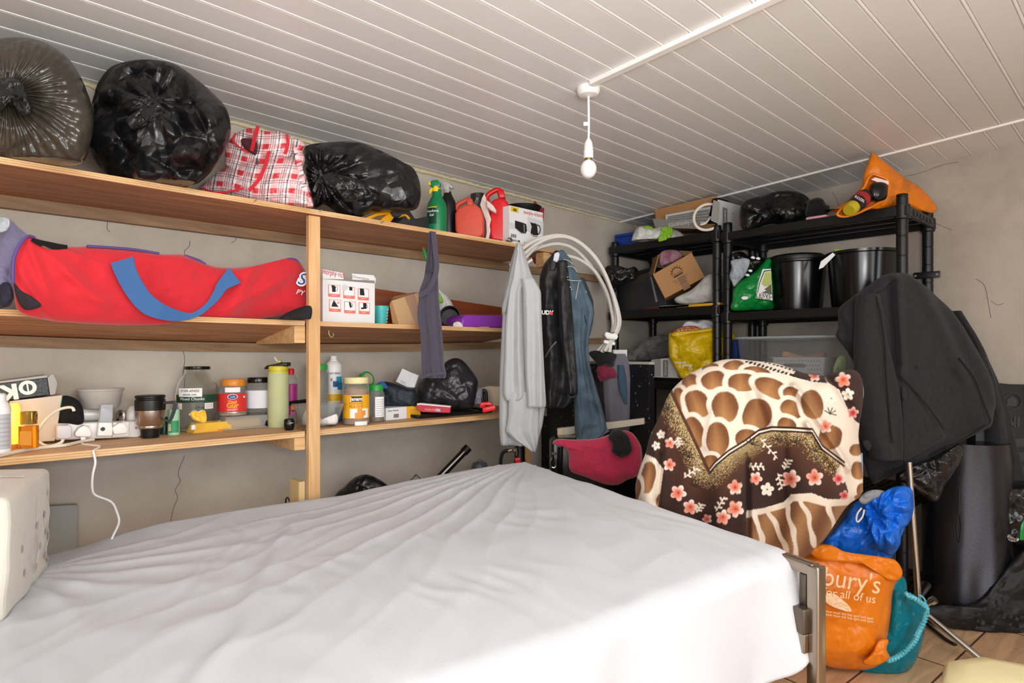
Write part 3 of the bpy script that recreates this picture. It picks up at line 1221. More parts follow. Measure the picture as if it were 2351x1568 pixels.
def trigger_head(px, Y, pts, m, parent, name='trigger_head', depth=.028):
    return obj(name, slab(pts, ('t', tY(px, Y) - .014), depth, .003), m, parent)


# green weedkiller sprayer
p0 = base_at(1004, 2.2, ZT)
SB = thing('spray_bottle', 'green weedkiller spray bottle with yellow collar on the top shelf', 'spray bottle', p0)
obj('bottle', px_lathe(1003, 2.2, ZT + .001, [(0, None), (21, None), (22.5, 526), (23, 480), (20, 466), (12, 452), (10, 442), (10, 436), (0, 436)], 36), M_GRN, SB)
obj('collar', px_lathe(1001, 2.2, ZT, [(0, 441), (9, 441), (9.5, 439), (9, 429), (0, 429)], 24), M_YEL, SB, 'yellow collar')
trigger_head(1000, 2.2, [(987, 417), (993, 413), (1005, 412.5), (1012, 420), (1009, 430), (992, 431), (986, 424)], M_GRN, SB)
obj('nozzle', slab([(984, 417), (988, 416), (988, 425), (984, 424)], ('t', tY(986, 2.2) - .008), .016, .001), M_YEL, SB, 'yellow nozzle')
obj('trigger', slab([(990, 430), (993, 431), (991, 440), (986, 446), (985, 438)], ('t', tY(988, 2.2) - .006), .012, .001), M_YEL, SB, 'yellow trigger')
wrap_label(1003, 2.2, 23, 518, 480, mat('dark_green_label', '#0b3d28', 0.5), SB, .5, shift=-.55)
wrap_label(1003, 2.2, 23, 481.5, 479.5, M_YEL, SB, .52, name='label_border', shift=-.55, lift=.0012)
jar_text(1003, 2.2, 23, 489, 'Weedone', 6, M_PAPER, SB, dx=-.55)
jar_text(1003, 2.2, 23, 498, 'Gel', 6, M_PAPER, SB, dx=-.55)

SB2 = thing('spray_bottle', 'black spray bottle with clear trigger behind the green one', 'spray bottle', base_at(1028, 2.33, ZT))
obj('bottle', px_lathe(1028, 2.33, ZT + .001, [(0, None), (19, None), (20, 530), (20, 475), (17, 462), (9, 446), (7.5, 440), (0, 440)], 32), mat('matt_black_bottle', '#17171a', 0.35), SB2)
obj('collar', px_lathe(1026, 2.33, ZT, [(0, 444), (8, 444), (8, 436), (0, 436)], 24), mat('frosted_white', '#d9d9d6', 0.35, trans=.4), SB2, 'frosted collar')
trigger_head(1026, 2.33, [(1012, 419), (1022, 416), (1030, 420), (1041, 430), (1035, 433), (1031, 428), (1031, 437), (1020, 437), (1018, 427)], mat('frosted_white', '#d9d9d6', 0.35, trans=.4), SB2)


def can(name, label, px, Y, pts, depth, m, handle, hr, cat='jerry can', bevel=.025, group=None):
    t = tY(px, Y)
    c = base_at(px, Y, ZT)
    T = thing(name, label, cat, c)
    obj('body', slab(pts, ('t', t - depth / 2), depth, bevel, 5), m, T, angle=70)
    obj('handle', tubepx(handle, t, hr, 30, 10), m, T)
    return T, t


J, t = can('jerry_can', 'squat faded orange-red petrol can on the top shelf', 1077, 2.26,
           [(1044, 490), (1050, 478), (1066, 470), (1092, 468), (1104, 478), (1110, 495), (1111, 530), (1108, 541), (1098, 546), (1052, 540), (1045, 530)], .14, M_ORR,
           [(1048, 484), (1050, 472), (1062, 464), (1078, 459), (1084, 472)], .011, bevel=.03)
obj('filler_neck', slab([(1070, 458), (1083, 455), (1086, 472), (1072, 474)], ('t', t - .02), .04, .006), M_ORR, J)
obj('vent_dot', tubepx([(1069, 493), (1069.5, 493.5)], t - .071, .0018, 4), M_INKB, J)
J, t = can('jerry_can', 'tall bright red petrol can beside the white kettle box', 1144, 2.24,
           [(1124, 470), (1130, 458), (1147, 452), (1160, 456), (1170, 470), (1171, 540), (1166, 558), (1128, 551), (1124, 536)], .13, M_RED,
           [(1121, 468), (1118, 452), (1128, 442), (1144, 436), (1152, 447), (1156, 458)], .012, bevel=.022)
obj('filler_cap', slab([(1140, 436), (1155, 432), (1161, 452), (1146, 456)], ('t', t - .025), .05, .008), M_RED, J)

# torn white foam carton and the dark tube behind it
o = obj('packing_offcut', slab([(1112, 435), (1116, 445), (1118, 462), (1122, 478), (1128, 494), (1124, 506), (1126, 520), (1120, 548), (1113, 550), (1117, 525), (1116, 500), (1108, 478), (1102, 462), (1106, 446)], ('t', tY(1112, 2.22)), .05, .003), mat('torn_white_card', '#e8dedb', .8, var=('#c9a68c', 30, .6)))
o.location.z = ZT
tag(o, 'torn upright piece of white packing card between the two red cans', 'packing')
o = obj('packing_offcut', slab([(1117, 450), (1124, 455), (1132, 462), (1140, 474), (1138, 480), (1128, 474), (1118, 466)], ('t', tY(1112, 2.22) - .035), .03, .003), mat('torn_white_card', '#e8dedb', .8), bpy.data.objects['packing_offcut'])
CA1 = thing('drain_cleaner_can', 'dark slanting cylinder half hidden behind the faded red can', 'can', base_at(1098, 2.4, ZT))
pa, pb = pd(1105, 536, tY(1100, 2.43)), pd(1096, 446, tY(1100, 2.43))
pa.z = ZT + .03
obj('can_body', add_tube(B(), [pa, pb], .036, 24), mat('dark_tin', '#33302f', .35), CA1)
for i, (dx, bdy) in enumerate(((3, 'TOX'),)):
    text(bdy, .02, facing(pd(1094, 463, tY(1094, 2.43) - .04), (-CA, -SA, 0), radians(75)), M_PAPER, CA1)


def wbox(name, label, cat, x0, x1, yb, yt, Y, depth, m, zbase=None, top=None):
    """carton standing square to the plaster wall: pixel span on its front face at Y"""
    a, b = pY(x0, yb, Y), pY(x1, yb, Y)
    z0 = zbase if zbase is not None else a.z
    z1 = pY(x0, yt, Y).z
    T = thing(name, label, cat, ((a.x + b.x) / 2, Y + depth / 2, z0))
    obj('carton', bx(B(), a.x, b.x, Y, Y + depth, z0, z1, .002), m, T, smooth=False)
    Mf = facing(((a.x + b.x) / 2, Y - .0002, (z0 + z1) / 2), (0, -1, 0))
    return T, Mf, b.x - a.x, z1 - z0


# --- kettle and toaster box
KB, Mf, w, h = wbox('kettle_box', 'white kettle and toaster box with a pan on top', 'box', 1170, 1247, 566, 471, 2.13, .2, M_WCARD, ZT + .0005)
P = lambda fx, fy: (fx * w, fy * h)      # fractions of the face, centre origin


def fpoly(name, pts, m, parent, Mf, w, h, z=.0004, th=.0006):
    return obj(name, prism(B(), [(x * w, y * h) for x, y in pts], th, Mf @ Matrix.Translation((0, 0, z + th))), m, parent, smooth=False)


text('morphy richards', .026, Mf @ Matrix.Translation((.2 * w, .40 * h, .0004)), M_INKR, KB, sx=.78)
panel('price_sticker', Mf, .22 * w, .13 * h, mat('yellow_sticker', '#e8c41c', .5), KB, x=-.36 * w, y=.41 * h)
panel('sticker_print', Mf, .1 * w, .07 * h, mat('olive_ink', '#6d6420', .6), KB, x=-.355 * w, y=.40 * h, z=.001)
fpoly('grey_band', [(-.5, .04), (.02, .04), (.02, .3), (.5, .25), (.5, -.12), (-.5, -.12)], mat('pale_grey_ink', '#d2d2d5', .6), KB, Mf, w, h, .0002)
fpoly('toaster_picture', [(-.35, .12), (-.12, .10), (-.02, .08), (0.0, -.10), (-.04, -.17), (-.16, -.18), (-.35, -.08)], M_INKB, KB, Mf, w, h)
fpoly('toaster_lever', [(-.1, .06), (-.08, .06), (-.07, -.15), (-.09, -.15)], M_INKG, KB, Mf, w, h, .0012)
fpoly('toaster_base', [(-.3, -.13), (-.16, -.205), (-.02, -.185), (-.02, -.165), (-.16, -.185), (-.3, -.11)], M_INKG, KB, Mf, w, h, .0012)
fpoly('kettle_picture', [(.09, .17), (.13, .15), (.28, .15), (.31, .09), (.34, -.16), (.32, -.21), (.2, -.22), (.1, -.18), (.14, .05)], M_INKB, KB, Mf, w, h)
fpoly('kettle_band', [(.1, -.15), (.2, -.19), (.33, -.17), (.33, -.19), (.2, -.205), (.1, -.17)], M_PAPER, KB, Mf, w, h, .0012)
bm = B()
add_tube(bm, [Mf @ Vector((x * w, y * h, .0015)) for x, y in ((.3, .12), (.38, .09), (.40, -.02), (.36, -.12), (.31, -.13))], .0028, 6, 24)
obj('kettle_handle', bm, M_INKB, KB)
for i in range(7):
    panel('barcode_bar', Mf, .008 * w * (1 + i % 2), .09 * h, M_INKB, KB, x=(-.46 + .024 * i) * w, y=-.30 * h)
panel('footer_strip', Mf, .27 * w, .045 * h, M_INKB, KB, x=-.34 * w, y=-.42 * h)
text('STAINLESS', .008, Mf @ Matrix.Translation((-.34 * w, -.42 * h, .001)), M_PAPER, KB)
text('▲ ▯ ▱', .012, Mf @ Matrix.Translation((0, -.43 * h, .0004)), M_INKG, KB)
text('Illumination', .012, Mf @ Matrix.Translation((.26 * w, -.33 * h, .0004)), mat('pale_grey_ink', '#d2d2d5', .6), KB)

zt1 = pY(1170, 471, 2.13).z
pc = base_at(1201, 2.26, zt1 + .001)
o = obj('frying_pan', add_lathe(B(), [(0, 0), (.068, 0), (.076, .006), (.092, .042), (.094, .046), (.091, .046), (.074, .010), (.066, .005), (0, .005)], Matrix.Translation(pc), 48), M_BP)
tag(o, 'shallow black round pan resting on the white kettle box', 'pan')
o = bag('cloth', [(1222, 592), (1224, 471), (1236, 470), (1246, 478), (1249, 486), (1240, 592)], tY(1236, 2.37), .02, .02, mat('crimson_cloth', '#9c1f3a', .9), wr=.01, ws=20)
tag(o, 'small crimson cloth tucked behind the white kettle box', 'cloth')
o = bag('foil_wrapper', [(1160, 556), (1164, 548), (1172, 543), (1177, 552), (1174, 563), (1163, 562)], tY(1168, 2.12) - .01, .01, .02, mat('crinkled_foil', '#a7a7a9', .25, 1, bump=('crumple', 60, .8)), wr=.01, ws=40, na=40, nr=10, zmin=ZT + .001)
tag(o, 'tiny scrap of crinkled foil at the foot of the red can', 'wrapper')

# ================================================================== MIDDLE SHELF
# lilac clothes at the window end
M_LIL = mat('lilac_cloth', '#7f7b9c', .9, sheen=.3, bump=('noise', 60, .2))
o = bag('clothes_bundle', [(-60, 520), (0, 505), (22, 502), (42, 520), (66, 545), (58, 590), (48, 640), (30, 690), (10, 706), (-60, 702)], 1.72, .10, .15, M_LIL, wr=.05, ws=9, seed=5, zmin=ZM + .001, na=120, nr=30, center=(-5, 610))
tag(o, 'rumpled lilac clothing stuffed beside the long red holdall', 'clothing')
bag('pale_lining', [(-40, 505), (0, 498), (22, 503), (20, 525), (2, 535), (-40, 535)], 1.60, .02, .02, mat('pale_blue_cloth', '#aab2b8', .9), o, 'pale blue fabric', wr=.02, ws=14, seed=2)
bag('dark_lining', [(0, 655), (22, 650), (30, 680), (18, 700), (0, 700)], 1.61, .02, .02, mat('navy_cloth', '#2b2b3c', .9), o, 'dark inner fabric', wr=.01)

# long red holdall
M_HOLD = mat('red_canvas', '#d11d2c', .8, sheen=.3, bump=('noise', 120, .15, .003))
M_BWEB = mat('blue_webbing', '#3f6aa0', .8, bump=('weave', 300, .2, .002))
HB = thing('holdall', 'long red holdall with blue straps lying along the middle shelf', 'bag', (0.45, 2.33, ZM))
tt = lambda x, y: (0.42 if x > 370 else 0.34) * (x - 370) / 341.0
out = [(30, 600), (38, 572), (58, 545), (80, 545), (110, 560), (155, 566), (215, 565), (300, 572), (365, 583), (425, 585), (470, 605), (515, 614), (580, 610), (640, 602), (662, 591), (680, 594), (694, 612),
       (708, 640), (712, 668), (712, 706), (690, 716), (640, 726), (560, 738), (470, 744), (400, 748), (300, 748), (200, 744), (92, 733), (45, 716), (34, 690), (30, 650)]


def hold_crease(x, y, r):
    d = 0
    for x0, y0, dx, dy, am, w in ((180, 640, 1, .9, .02, 14), (560, 640, .5, -1, .03, 20), (620, 650, 1, -.6, .03, 16), (250, 690, 1, .2, .012, 14), (430, 600, 1, .25, .014, 14), (100, 690, .7, 1, .02, 12), (90, 600, .4, 1, .014, 12)):
        L_ = sqrt(dx * dx + dy * dy)
        q = ((x - x0) * dy - (y - y0) * dx) / L_
        al = ((x - x0) * dx + (y - y0) * dy) / L_
        d += am * exp(-(q / w) ** 2) * exp(-(al / 90) ** 2)
    return d


bmh = pillow(out, 1.945, .07, .15, lip=YF - .006, center=(380, 662), na=220, nr=46, wr=.012, ws=5, seed=21, tf=tt, zmin=ZM + .001, extra=hold_crease, pw=2.6)
obj('body', bmh, M_HOLD, HB, angle=180)


def bag_front(x, y):
    """distance of the holdall's front skin"""
    return 1.945 + tt(x, y) - .08


def strip3(pts, width, off=0.0, n=60, th=.003):
    P = spline([(x, y) for x, y in pts], n)
    bm = B()
    rings = []
    for i in range(n):
        a, b = P[max(i - 1, 0)], P[min(i + 1, n - 1)]
        d = b - a
        L_ = np.hypot(*d) + 1e-6
        nx, ny = -d[1] / L_, d[0] / L_
        t = bag_front(*P[i]) - off
        w = width(i / (n - 1)) if callable(width) else width
        q = [pd(P[i][0] + nx * w / 2 * s_, P[i][1] + ny * w / 2 * s_, t) for s_ in (-1, 1)]
        rings.append([bm.verts.new(q[0] - FWD * th), bm.verts.new(q[1] - FWD * th), bm.verts.new(q[1]), bm.verts.new(q[0])])
    for i in range(n - 1):
        for k in range(4):
            bm.faces.new((rings[i][k], rings[i][(k + 1) % 4], rings[i + 1][(k + 1) % 4], rings[i + 1][k]))
    bm.faces.new(rings[0])
    bm.faces.new(rings[-1])
    return bm


def wfun(u):
    return float(np.interp(u, [0, .1, .35, .52, .62, .75, .9, 1], [54, 48, 44, 26, 12, 14, 26, 44]))


obj('carry_strap', strip3([(281, 597), (290, 625), (308, 660), (335, 695), (370, 715), (415, 726), (450, 722), (480, 700), (500, 675), (512, 655), (540, 632)], wfun, .014), M_BWEB, HB, 'blue webbing strap')
for pts in ([(30, 650), (31, 600), (42, 568), (62, 543), (80, 546)], [(200, 565), (300, 572), (365, 582)], [(425, 587), (455, 597), (472, 607)], [(660, 595), (680, 597), (684, 612), (664, 640), (690, 665), (708, 690)]):
    obj('piping', add_tube(B(), [pd(x, y, 1.945 + tt(x, y) - .025) for x, y in pts], .004, 6, 40), mat('purple_piping', '#5a4a86', .7), HB, 'purple piping')
obj('zip_gap', strip3([(74, 550), (100, 560), (130, 566), (155, 567)], lambda u: 8 + 8 * sin(pi * u), -.04), M_BP, HB, 'open black zip')
obj('zip_pull', add_tube(B(), [pd(x, y, 1.60) for x, y in ((98, 566), (106, 568), (114, 572))], .003, 6), M_STEEL, HB)
obj('end_pocket', pillow([(32, 650), (50, 668), (75, 682), (95, 702), (60, 712), (40, 690)], 1.56, .01, .01, wr=.006), mat('dark_mesh', '#2a2228', .8), HB, 'dark printed end')
Mt = facing(pd(693, 642, 1.945 + tt(693, 0) - .06), (-.62, -.78, 0), radians(-12))
text('S', .062, Mt @ Matrix.Translation((0, 0, .002)), M_PAPER, HB, bold=.006, shear=.2)
text('S', .062, Mt @ Matrix.Translation((0, 0, .004)), mat('royal_blue_ink', '#20509a', .6), HB, bold=.0005, shear=.2)
text('PY', .026, Mt @ Matrix.Translation((.004, -.048, .002)), M_PAPER, HB, shear=.2)
o = bag('pouch', [(640, 736), (665, 715), (712, 702), (713, 733), (690, 738)], 2.16, .02, .05, mat('black_cloth', '#1c1b1e', .85), wr=.008, zmin=ZM + .001, seed=3)
tag(o, 'flat black pouch poking out under the red holdall by the post', 'pouch')

# --- the opened kettle carton
KB, Mf, w, h = wbox('kettle_box', 'white kettle box with six small red-framed pictures on the middle shelf', 'box', 741, 861, 742, 640, 2.2, .17, M_WCARD, ZM + .0005)
M_FL = M_WCARD
obj('flap', slab([(741, 640), (740, 618), (789, 627), (789, 641)], ('Y', 2.2), .002, 0), M_FL, KB, smooth=False)
obj('flap', slab([(809, 642), (808, 628), (858, 632), (860, 644)], ('Y', 2.2), .002, 0), M_FL, KB, smooth=False)
obj('flap', slab([(860, 645), (858, 632), (863, 640), (862, 652)], ('Y', 2.215), .002, 0), M_FL, KB, smooth=False)
c = pY(766, 629, 2.2)
text('morphy rich', .030, facing(c + Vector((0, -.0008, .002)), (0, -1, 0), radians(-6)), M_INKR, KB, sx=.62)
text('Dimensions', .016, facing(pY(828, 638, 2.2) + Vector((0, -.0008, 0)), (0, -1, 0), radians(-4)), M_INKG, KB)
cells = [(767, 668), (801, 672), (834, 676), (769, 702), (803, 706), (836, 708)]
dpx = (pY(801, 690, 2.2) - pY(767, 690, 2.2)).length
for k, (px, py) in enumerate(cells):
    Mc = facing(pY(px, py, 2.2) + Vector((0, -.0006, 0)), (0, -1, 0))
    panel('picture_frame', Mc, dpx * .78, .046, M_INKS, KB)
    panel('picture', Mc, dpx * .70, .032, M_PAPER, KB, y=.005, z=.0006)
    for j in range(2):
        panel('caption_line', Mc, dpx * (.4 - .12 * j), .0014, mat('pale_pink_ink', '#f3b9b1', .6), KB, x=-.04 * dpx, y=-.0145 - .0035 * j, z=.0009)
    shapes = {0: [(-.25, .016), (-.02, .016), (.12, .012), (.1, -.009), (-.18, -.009), (-.2, .006)],
              1: [(.0, .018), (.28, .018), (.28, .004), (.02, .004)],
              2: [(-.32, .018), (.02, .018), (.1, -.009), (-.32, -.009)],
              3: [(-.3, -.006), (-.2, .008), (-.1, .016), (.02, .008), (.2, -.004), (.3, -.009), (-.3, -.009)],
              4: [(-.1, .018), (.06, .014), (.16, .0), (.02, -.008), (-.06, .004)],
              5: [(-.12, .016), (.18, .016), (.2, -.006), (-.05, -.008), (-.3, -.009), (-.3, -.003), (-.1, -.001)]}[k]
    obj('kettle_icon', prism(B(), [(x * dpx * .8, y + .005) for x, y in shapes], .0005, Mc @ Matrix.Translation((0, 0, .0016))), M_INKB, KB, smooth=False)
    if k in (0, 4, 5):
        x0 = .14 if k != 4 else .1
        obj('icon_handle', add_tube(B(), [Mc @ Vector((x * dpx * .8, y + .005, .0016)) for x, y in ((x0, .012), (x0 + .12, .008), (x0 + .1, -.002), (x0 - .02, -.004))], .0009, 5, 14), M_INKB, KB)
    if k == 3:
        panel('hand_picture', Mc, .010, .008, mat('skin_ink', '#d9a48a', .7), KB, x=.2 * dpx, y=.012, z=.0012)
obj('round_badge', add_lathe(B(), [(0, 0), (.012, 0), (.012, .0006), (0, .0006)], facing(pY(791, 660, 2.2) + Vector((0, -.003, 0)), (0, -1, 0)), 24), mat('pale_grey_ink', '#d2d2d5', .6), KB)

o = obj('tumbler', px_lathe(874, 2.26, ZM + .001, [(0, None), (13, None), (17, 716), (18.5, 708), (18.5, 703), (16.5, 703), (15, 716), (12, 737), (0, 738)], 32), mat('turquoise_plastic', '#48b9b8', .4))
tag(o, 'turquoise plastic cup between the white kettle box and cardboard box', 'cup')
for i in range(5):
    c = pd(888 - i * .3, 712 + i * 7, tY(874, 2.26) - .024)
    obj('print_mark', add_tube(B(), [c, c + RGT * .006 + UP * .003], .0012, 5), M_PAPER, o)

# cardboard box leaning back, with tape
CB = thing('cardboard_box', 'plain brown cardboard box with tape, partly behind the dark hanging vest', 'box', base_at(930, 2.3, ZM))
tb = tY(930, 2.22)
obj('carton', slab([(898, 690), (958, 672), (985, 668), (985, 746), (915, 746)], ('t', tb), .14, .003), M_CARD2, CB, smooth=False)
obj('side', slab([(894, 700), (898, 690), (916, 746), (901, 742)], ('t', tb - .0005), .1, .001), M_CARD, CB, smooth=False)
obj('tape', slab([(929, 682), (951, 675), (975, 746), (955, 746)], ('t', tb - .0008), .0006, 0), mat('brown_tape', '#9a6a41', .35), CB, 'brown parcel tape', smooth=False)
obj('lid_flap', slab([(897, 689), (905, 680), (950, 671), (962, 672), (958, 675)], ('t', tb + .03), .1, .001), M_CARDIN, CB, smooth=False)

o = obj('board_offcut', slab([(855, 662), (1152, 706), (1152, 758), (855, 752)], ('Y', 2.506), .016, .001), wood_mat('mahogany_board', '#7c3a1c', '#a04f27', 'X', .4, .7))
tag(o, 'long reddish-brown wooden board leaning on the wall behind the middle shelf', 'board')
o.location.z = ZM + .001

M_WBAG = mat('white_polythene', '#d9dad6', .35, bump=('crumple', 24, .5))
o = bag('carrier_bag', [(1004, 665), (1014, 668), (1030, 682), (1042, 705), (1046, 722), (1030, 736), (1012, 745), (1000, 720)], tY(1025, 2.40), .04, .05, M_WBAG, wr=.014, ws=14, seed=4)
tag(o, 'white and green carrier bag behind the dark hanging vest', 'carrier bag')
bag('green_print', [(1004, 672), (1010, 674), (1018, 690), (1012, 696), (1004, 688)], tY(1010, 2.40) - .042, .003, .003, mat('lime_print', '#7fae3f', .5), o, 'green print', wr=.002, na=30, nr=6)
o = obj('saucepan', add_lathe(B(), [(0, 0), (.03, 0), (.042, .006), (.046, .045), (.048, .047), (.044, .047), (.040, .01), (0, .008)], facing(base_at(1033, 2.34, ZM + .049), (-.75, -1, .25)), 36), M_BP)
tag(o, 'black round pan on its side beside the purple lunch box', 'pan')
o = bag('tissue', [(1040, 744), (1048, 738), (1060, 742), (1062, 754), (1042, 754)], tY(1050, 2.24), .015, .02, M_PAPER, wr=.012, ws=26, na=40, nr=10, zmin=ZM + .001)
tag(o, 'crumpled white tissue on the middle shelf by the purple box', 'tissue')
PB = thing('lunch_box', 'purple plastic lunch box on the middle shelf beside the grey cardigan', 'lunch box', base_at(1105, 2.3, ZM))
M_PUR = mat('purple_plastic', '#9440b8', .32)
obj('body', slab([(1060, 752), (1062, 731), (1072, 722), (1160, 724), (1160, 754)], ('Y', 2.22), .15, .008, 3), M_PUR, PB)
obj('latch', slab([(1102, 750), (1124, 750), (1124, 756), (1102, 756)], ('Y', 2.212), .01, .001), mat('beige_plastic', '#cda37a', .5), PB, 'beige latch')

# marker pen shaped torch clipped under the top shelf
TG = thing('lighter', 'green lighter with red tip hanging under the top shelf behind the vest', 'lighter', tuple(pY(976, 590, 2.42)))
ta = tY(974, 2.42)
obj('barrel', tubepx([(972, 570), (980, 596)], ta, .009, 4, 12), mat('bright_green_plastic', '#2f9e45', .4), TG)
obj('tip', tubepx([(969, 560), (972, 571)], ta, .010, 4, 12), M_INKR, TG, 'red tip')

# ================================================================== CLOTHES HANGING FROM THE SHELF EDGE
M_VEST = mat('slate_jersey', '#4b4654', .95, sheen=.25, bump=('noise', 160, .2, .002))
VT = thing('vest', 'dark slate sleeveless vest hanging by its strap from the top shelf', 'vest', tuple(pd(990, 700, 2.5)))
tv = 2.49
rows = [(533, 985, 998), (560, 984, 1000), (600, 979, 1004), (640, 973, 1006), (668, 962, 1007), (690, 961, 1008), (720, 958, 1011), (745, 960, 1014), (760, 965, 1015), (800, 967, 1018), (840, 968, 1020), (862, 969, 1026), (868, 975, 1022)]
obj('body', garment(rows, tv, .018, [(2.2, .008, .4, .5), (4.3, .004, 1.0, -.4)], seed=3, wr=.006), M_VEST, VT, angle=180)
obj('strap', strip([(997, 536, .03), (1002, 580, .034), (1005, 615, .034), (1000, 640, .034), (985, 668, .032), (965, 680, .028)], tv, .020, .004), M_VEST, VT)
obj('neckline', strip([(988, 540, .024), (985, 600, .028), (982, 618, .03), (988, 626, .03), (998, 622, .03)], tv, .009, .004), mat('slate_rib', '#3c3845', .95), VT)
obj('hem', strip([(967, 868, .02), (985, 860, .024), (1005, 858, .024), (1022, 856, .02)], tv, .012, .003), M_VEST, VT)
Mk = pd(998, 567, tv - .032)
obj('hook_tip', add_tube(B(), [Mk, Mk + RGT * .006 - UP * .004, Mk + RGT * .003 - UP * .012], .0018, 6, 12), M_STEEL, SH)

M_CARDI = mat('light_grey_knit', '#b3b5b7', .95, sheen=.3, bump=('noise', 190, .25, .002))
tc_ = 2.62
CG = thing('cardigan', 'long pale grey cardigan hanging from the end of the top shelf', 'cardigan', tuple(pd(1195, 800, tc_)))
rows = [(558, 1186, 1197), (575, 1180, 1204), (600, 1173, 1210), (630, 1167, 1220), (655, 1161, 1232), (668, 1158, 1243), (690, 1156, 1240), (740, 1153, 1243), (800, 1150, 1246), (860, 1147, 1250), (930, 1146, 1252), (975, 1146, 1246), (1010, 1148, 1236), (1022, 1150, 1234)]
obj('back_panel', garment(rows, tc_ + .03, .015, [(2.2, .016, .2, .6)], seed=5, wr=.008), M_CARDI, CG, angle=180)
rows = [(560, 1188, 1197), (600, 1177, 1209), (640, 1172, 1222), (668, 1166, 1240), (740, 1160, 1243), (800, 1158, 1246), (860, 1156, 1250), (900, 1154, 1252), (916, 1158, 1252)]
obj('front_panel', garment([(y, l, r - 38 if y > 640 else r) for y, l, r in rows] + [(919, 1160, 1200)], tc_, .018, [(1.6, .010, .9, .4)], seed=7, wr=.008), M_CARDI, CG, angle=180)
rows = [(640, 1196, 1226), (668, 1200, 1242), (740, 1202, 1244), (800, 1204, 1247), (860, 1206, 1250), (925, 1210, 1254), (934, 1210, 1253)]
obj('sleeve', garment(rows, tc_ - .03, .02, [(1.3, .010, .4, 1.0)], seed=9, wr=.006), M_CARDI, CG, angle=180)
rows = [(900, 1168, 1236), (960, 1166, 1237), (990, 1160, 1236), (1010, 1180, 1236), (1025, 1205, 1233), (1036, 1220, 1230)]
obj('tail', garment(rows, tc_ - .005, .014, [(1.6, .010, .2, .3)], seed=10, wr=.005), M_CARDI, CG, angle=180)
rows = [(575, 1181, 1189), (620, 1172, 1182), (680, 1158, 1168), (700, 1152, 1164), (720, 1152, 1160)]
obj('armhole', garment(rows, tc_ - .02, .008, [], nu=16, nv=24, seed=2, wr=.002), mat('grey_knit_edge', '#8f9294', .95), CG, angle=180)

M_JKT = mat('black_nylon', '#141315', .55, sheen=.03, bump=('noise', 40, .25, .01))
tj = 2.70
JK = thing('jacket', 'black zip jacket hanging between the grey cardigan and the jeans', 'jacket', tuple(pd(1280, 760, tj)))
rows = [(578, 1272, 1284), (590, 1262, 1294), (606, 1248, 1300), (640, 1238, 1306), (700, 1239, 1312), (760, 1241, 1316), (820, 1246, 1322), (870, 1248, 1324), (905, 1249, 1318), (925, 1250, 1312), (935, 1254, 1296)]
obj('body', garment(rows, tj, .04, [(1.2, .020, .3, .4)], seed=11, wr=.022), M_JKT, JK, angle=180)
rows = [(600, 1278, 1302), (660, 1280, 1310), (740, 1284, 1316), (800, 1290, 1320), (860, 1298, 1325), (885, 1302, 1326), (905, 1302, 1326)]
obj('sleeve', garment(rows, tj - .05, .028, [(.8, .008, .5, 1.4)], seed=12, wr=.02), M_JKT, JK, angle=180)
obj('collar', garment([(579, 1270, 1282), (592, 1262, 1284), (610, 1258, 1280), (622, 1258, 1276)], tj - .04, .014, [], nu=16, nv=16, wr=.004), M_JKT, JK, angle=180)
obj('neck_tape', slab([(1273, 582), (1282, 578), (1285, 583), (1281, 603), (1270, 598)], ('t', tj - .062), .004, .001), mat('pale_lilac_cloth', '#c9cbd4', .8), JK, 'pale hanging loop')
obj('pocket_zip', strip([(1250, 820, .055), (1262, 800, .06), (1275, 785, .06)], tj, .006, .003), M_BP, JK)
text('IUDY', .024, facing(pd(1255, 718, tj - .062), (-CA, -SA, 0), radians(-2)), M_PAPER, JK, bold=.0008)
panel('red_mark', facing(pd(1265, 719, tj - .062), (-CA, -SA, 0)), .016, .013, M_INKR, JK)
rows = [(905, 1310, 1322), (930, 1312, 1322)]
obj('drawcord', tubepx([(1303, 905), (1310, 912), (1318, 910), (1322, 905)], tj - .06, .003, 20), M_DGP, JK)

M_DEN = mat('faded_denim', '#2f3f4c', .9, sheen=.05, var=('#5d727f', 9.0, .9), bump=('noise', 220, .25, .002))
M_STI = mat('pale_stitching', '#c9c4b4', .8)
tn = 2.70
JN = thing('jeans', 'faded blue jeans hanging from the corner of the top shelf', 'jeans', tuple(pd(1335, 800, tn)))
rows = [(578, 1284, 1294), (590, 1282, 1304), (620, 1284, 1322), (650, 1287, 1338), (680, 1290, 1352), (705, 1294, 1362), (720, 1297, 1364), (745, 1301, 1358), (790, 1308, 1350), (840, 1313, 1354), (900, 1317, 1372), (950, 1319, 1386), (985, 1319, 1395), (1000, 1320, 1380), (1010, 1324, 1362)]
obj('legs', garment(rows, tn, .045, [(1.1, .020, .6, .7), (2.3, .010, .2, 1.2)], seed=15, wr=.030), M_DEN, JN, angle=180)
rows = [(640, 1304, 1342), (690, 1308, 1362), (720, 1330, 1364), (745, 1340, 1360), (770, 1342, 1354)]
obj('seat_panel', garment(rows, tn + .02, .04, [(1.4, .012, .1, .9)], seed=16, wr=.012, nv=40), mat('dark_denim', '#27333f', .9, var=('#36454f', 5, .7), bump=('noise', 220, .25, .002)), JN, 'darker denim', angle=180)
obj('waistband', strip([(1286, 582, .05), (1284, 610, .055), (1286, 650, .055), (1294, 690, .05)], tn, .016, .006), M_DEN, JN)
for pts in ([(1286, 622, .065), (1310, 616, .06), (1322, 628, .05)], [(1290, 645, .066), (1312, 648, .064), (1332, 648, .052)], [(1291, 600, .06), (1305, 604, .056), (1312, 612, .05)], [(1326, 650, .06), (1318, 690, .066)]):
    obj('stitching', strip(pts, tn - .004, .0018, .0015), M_STI, JN, 'pale stitching')
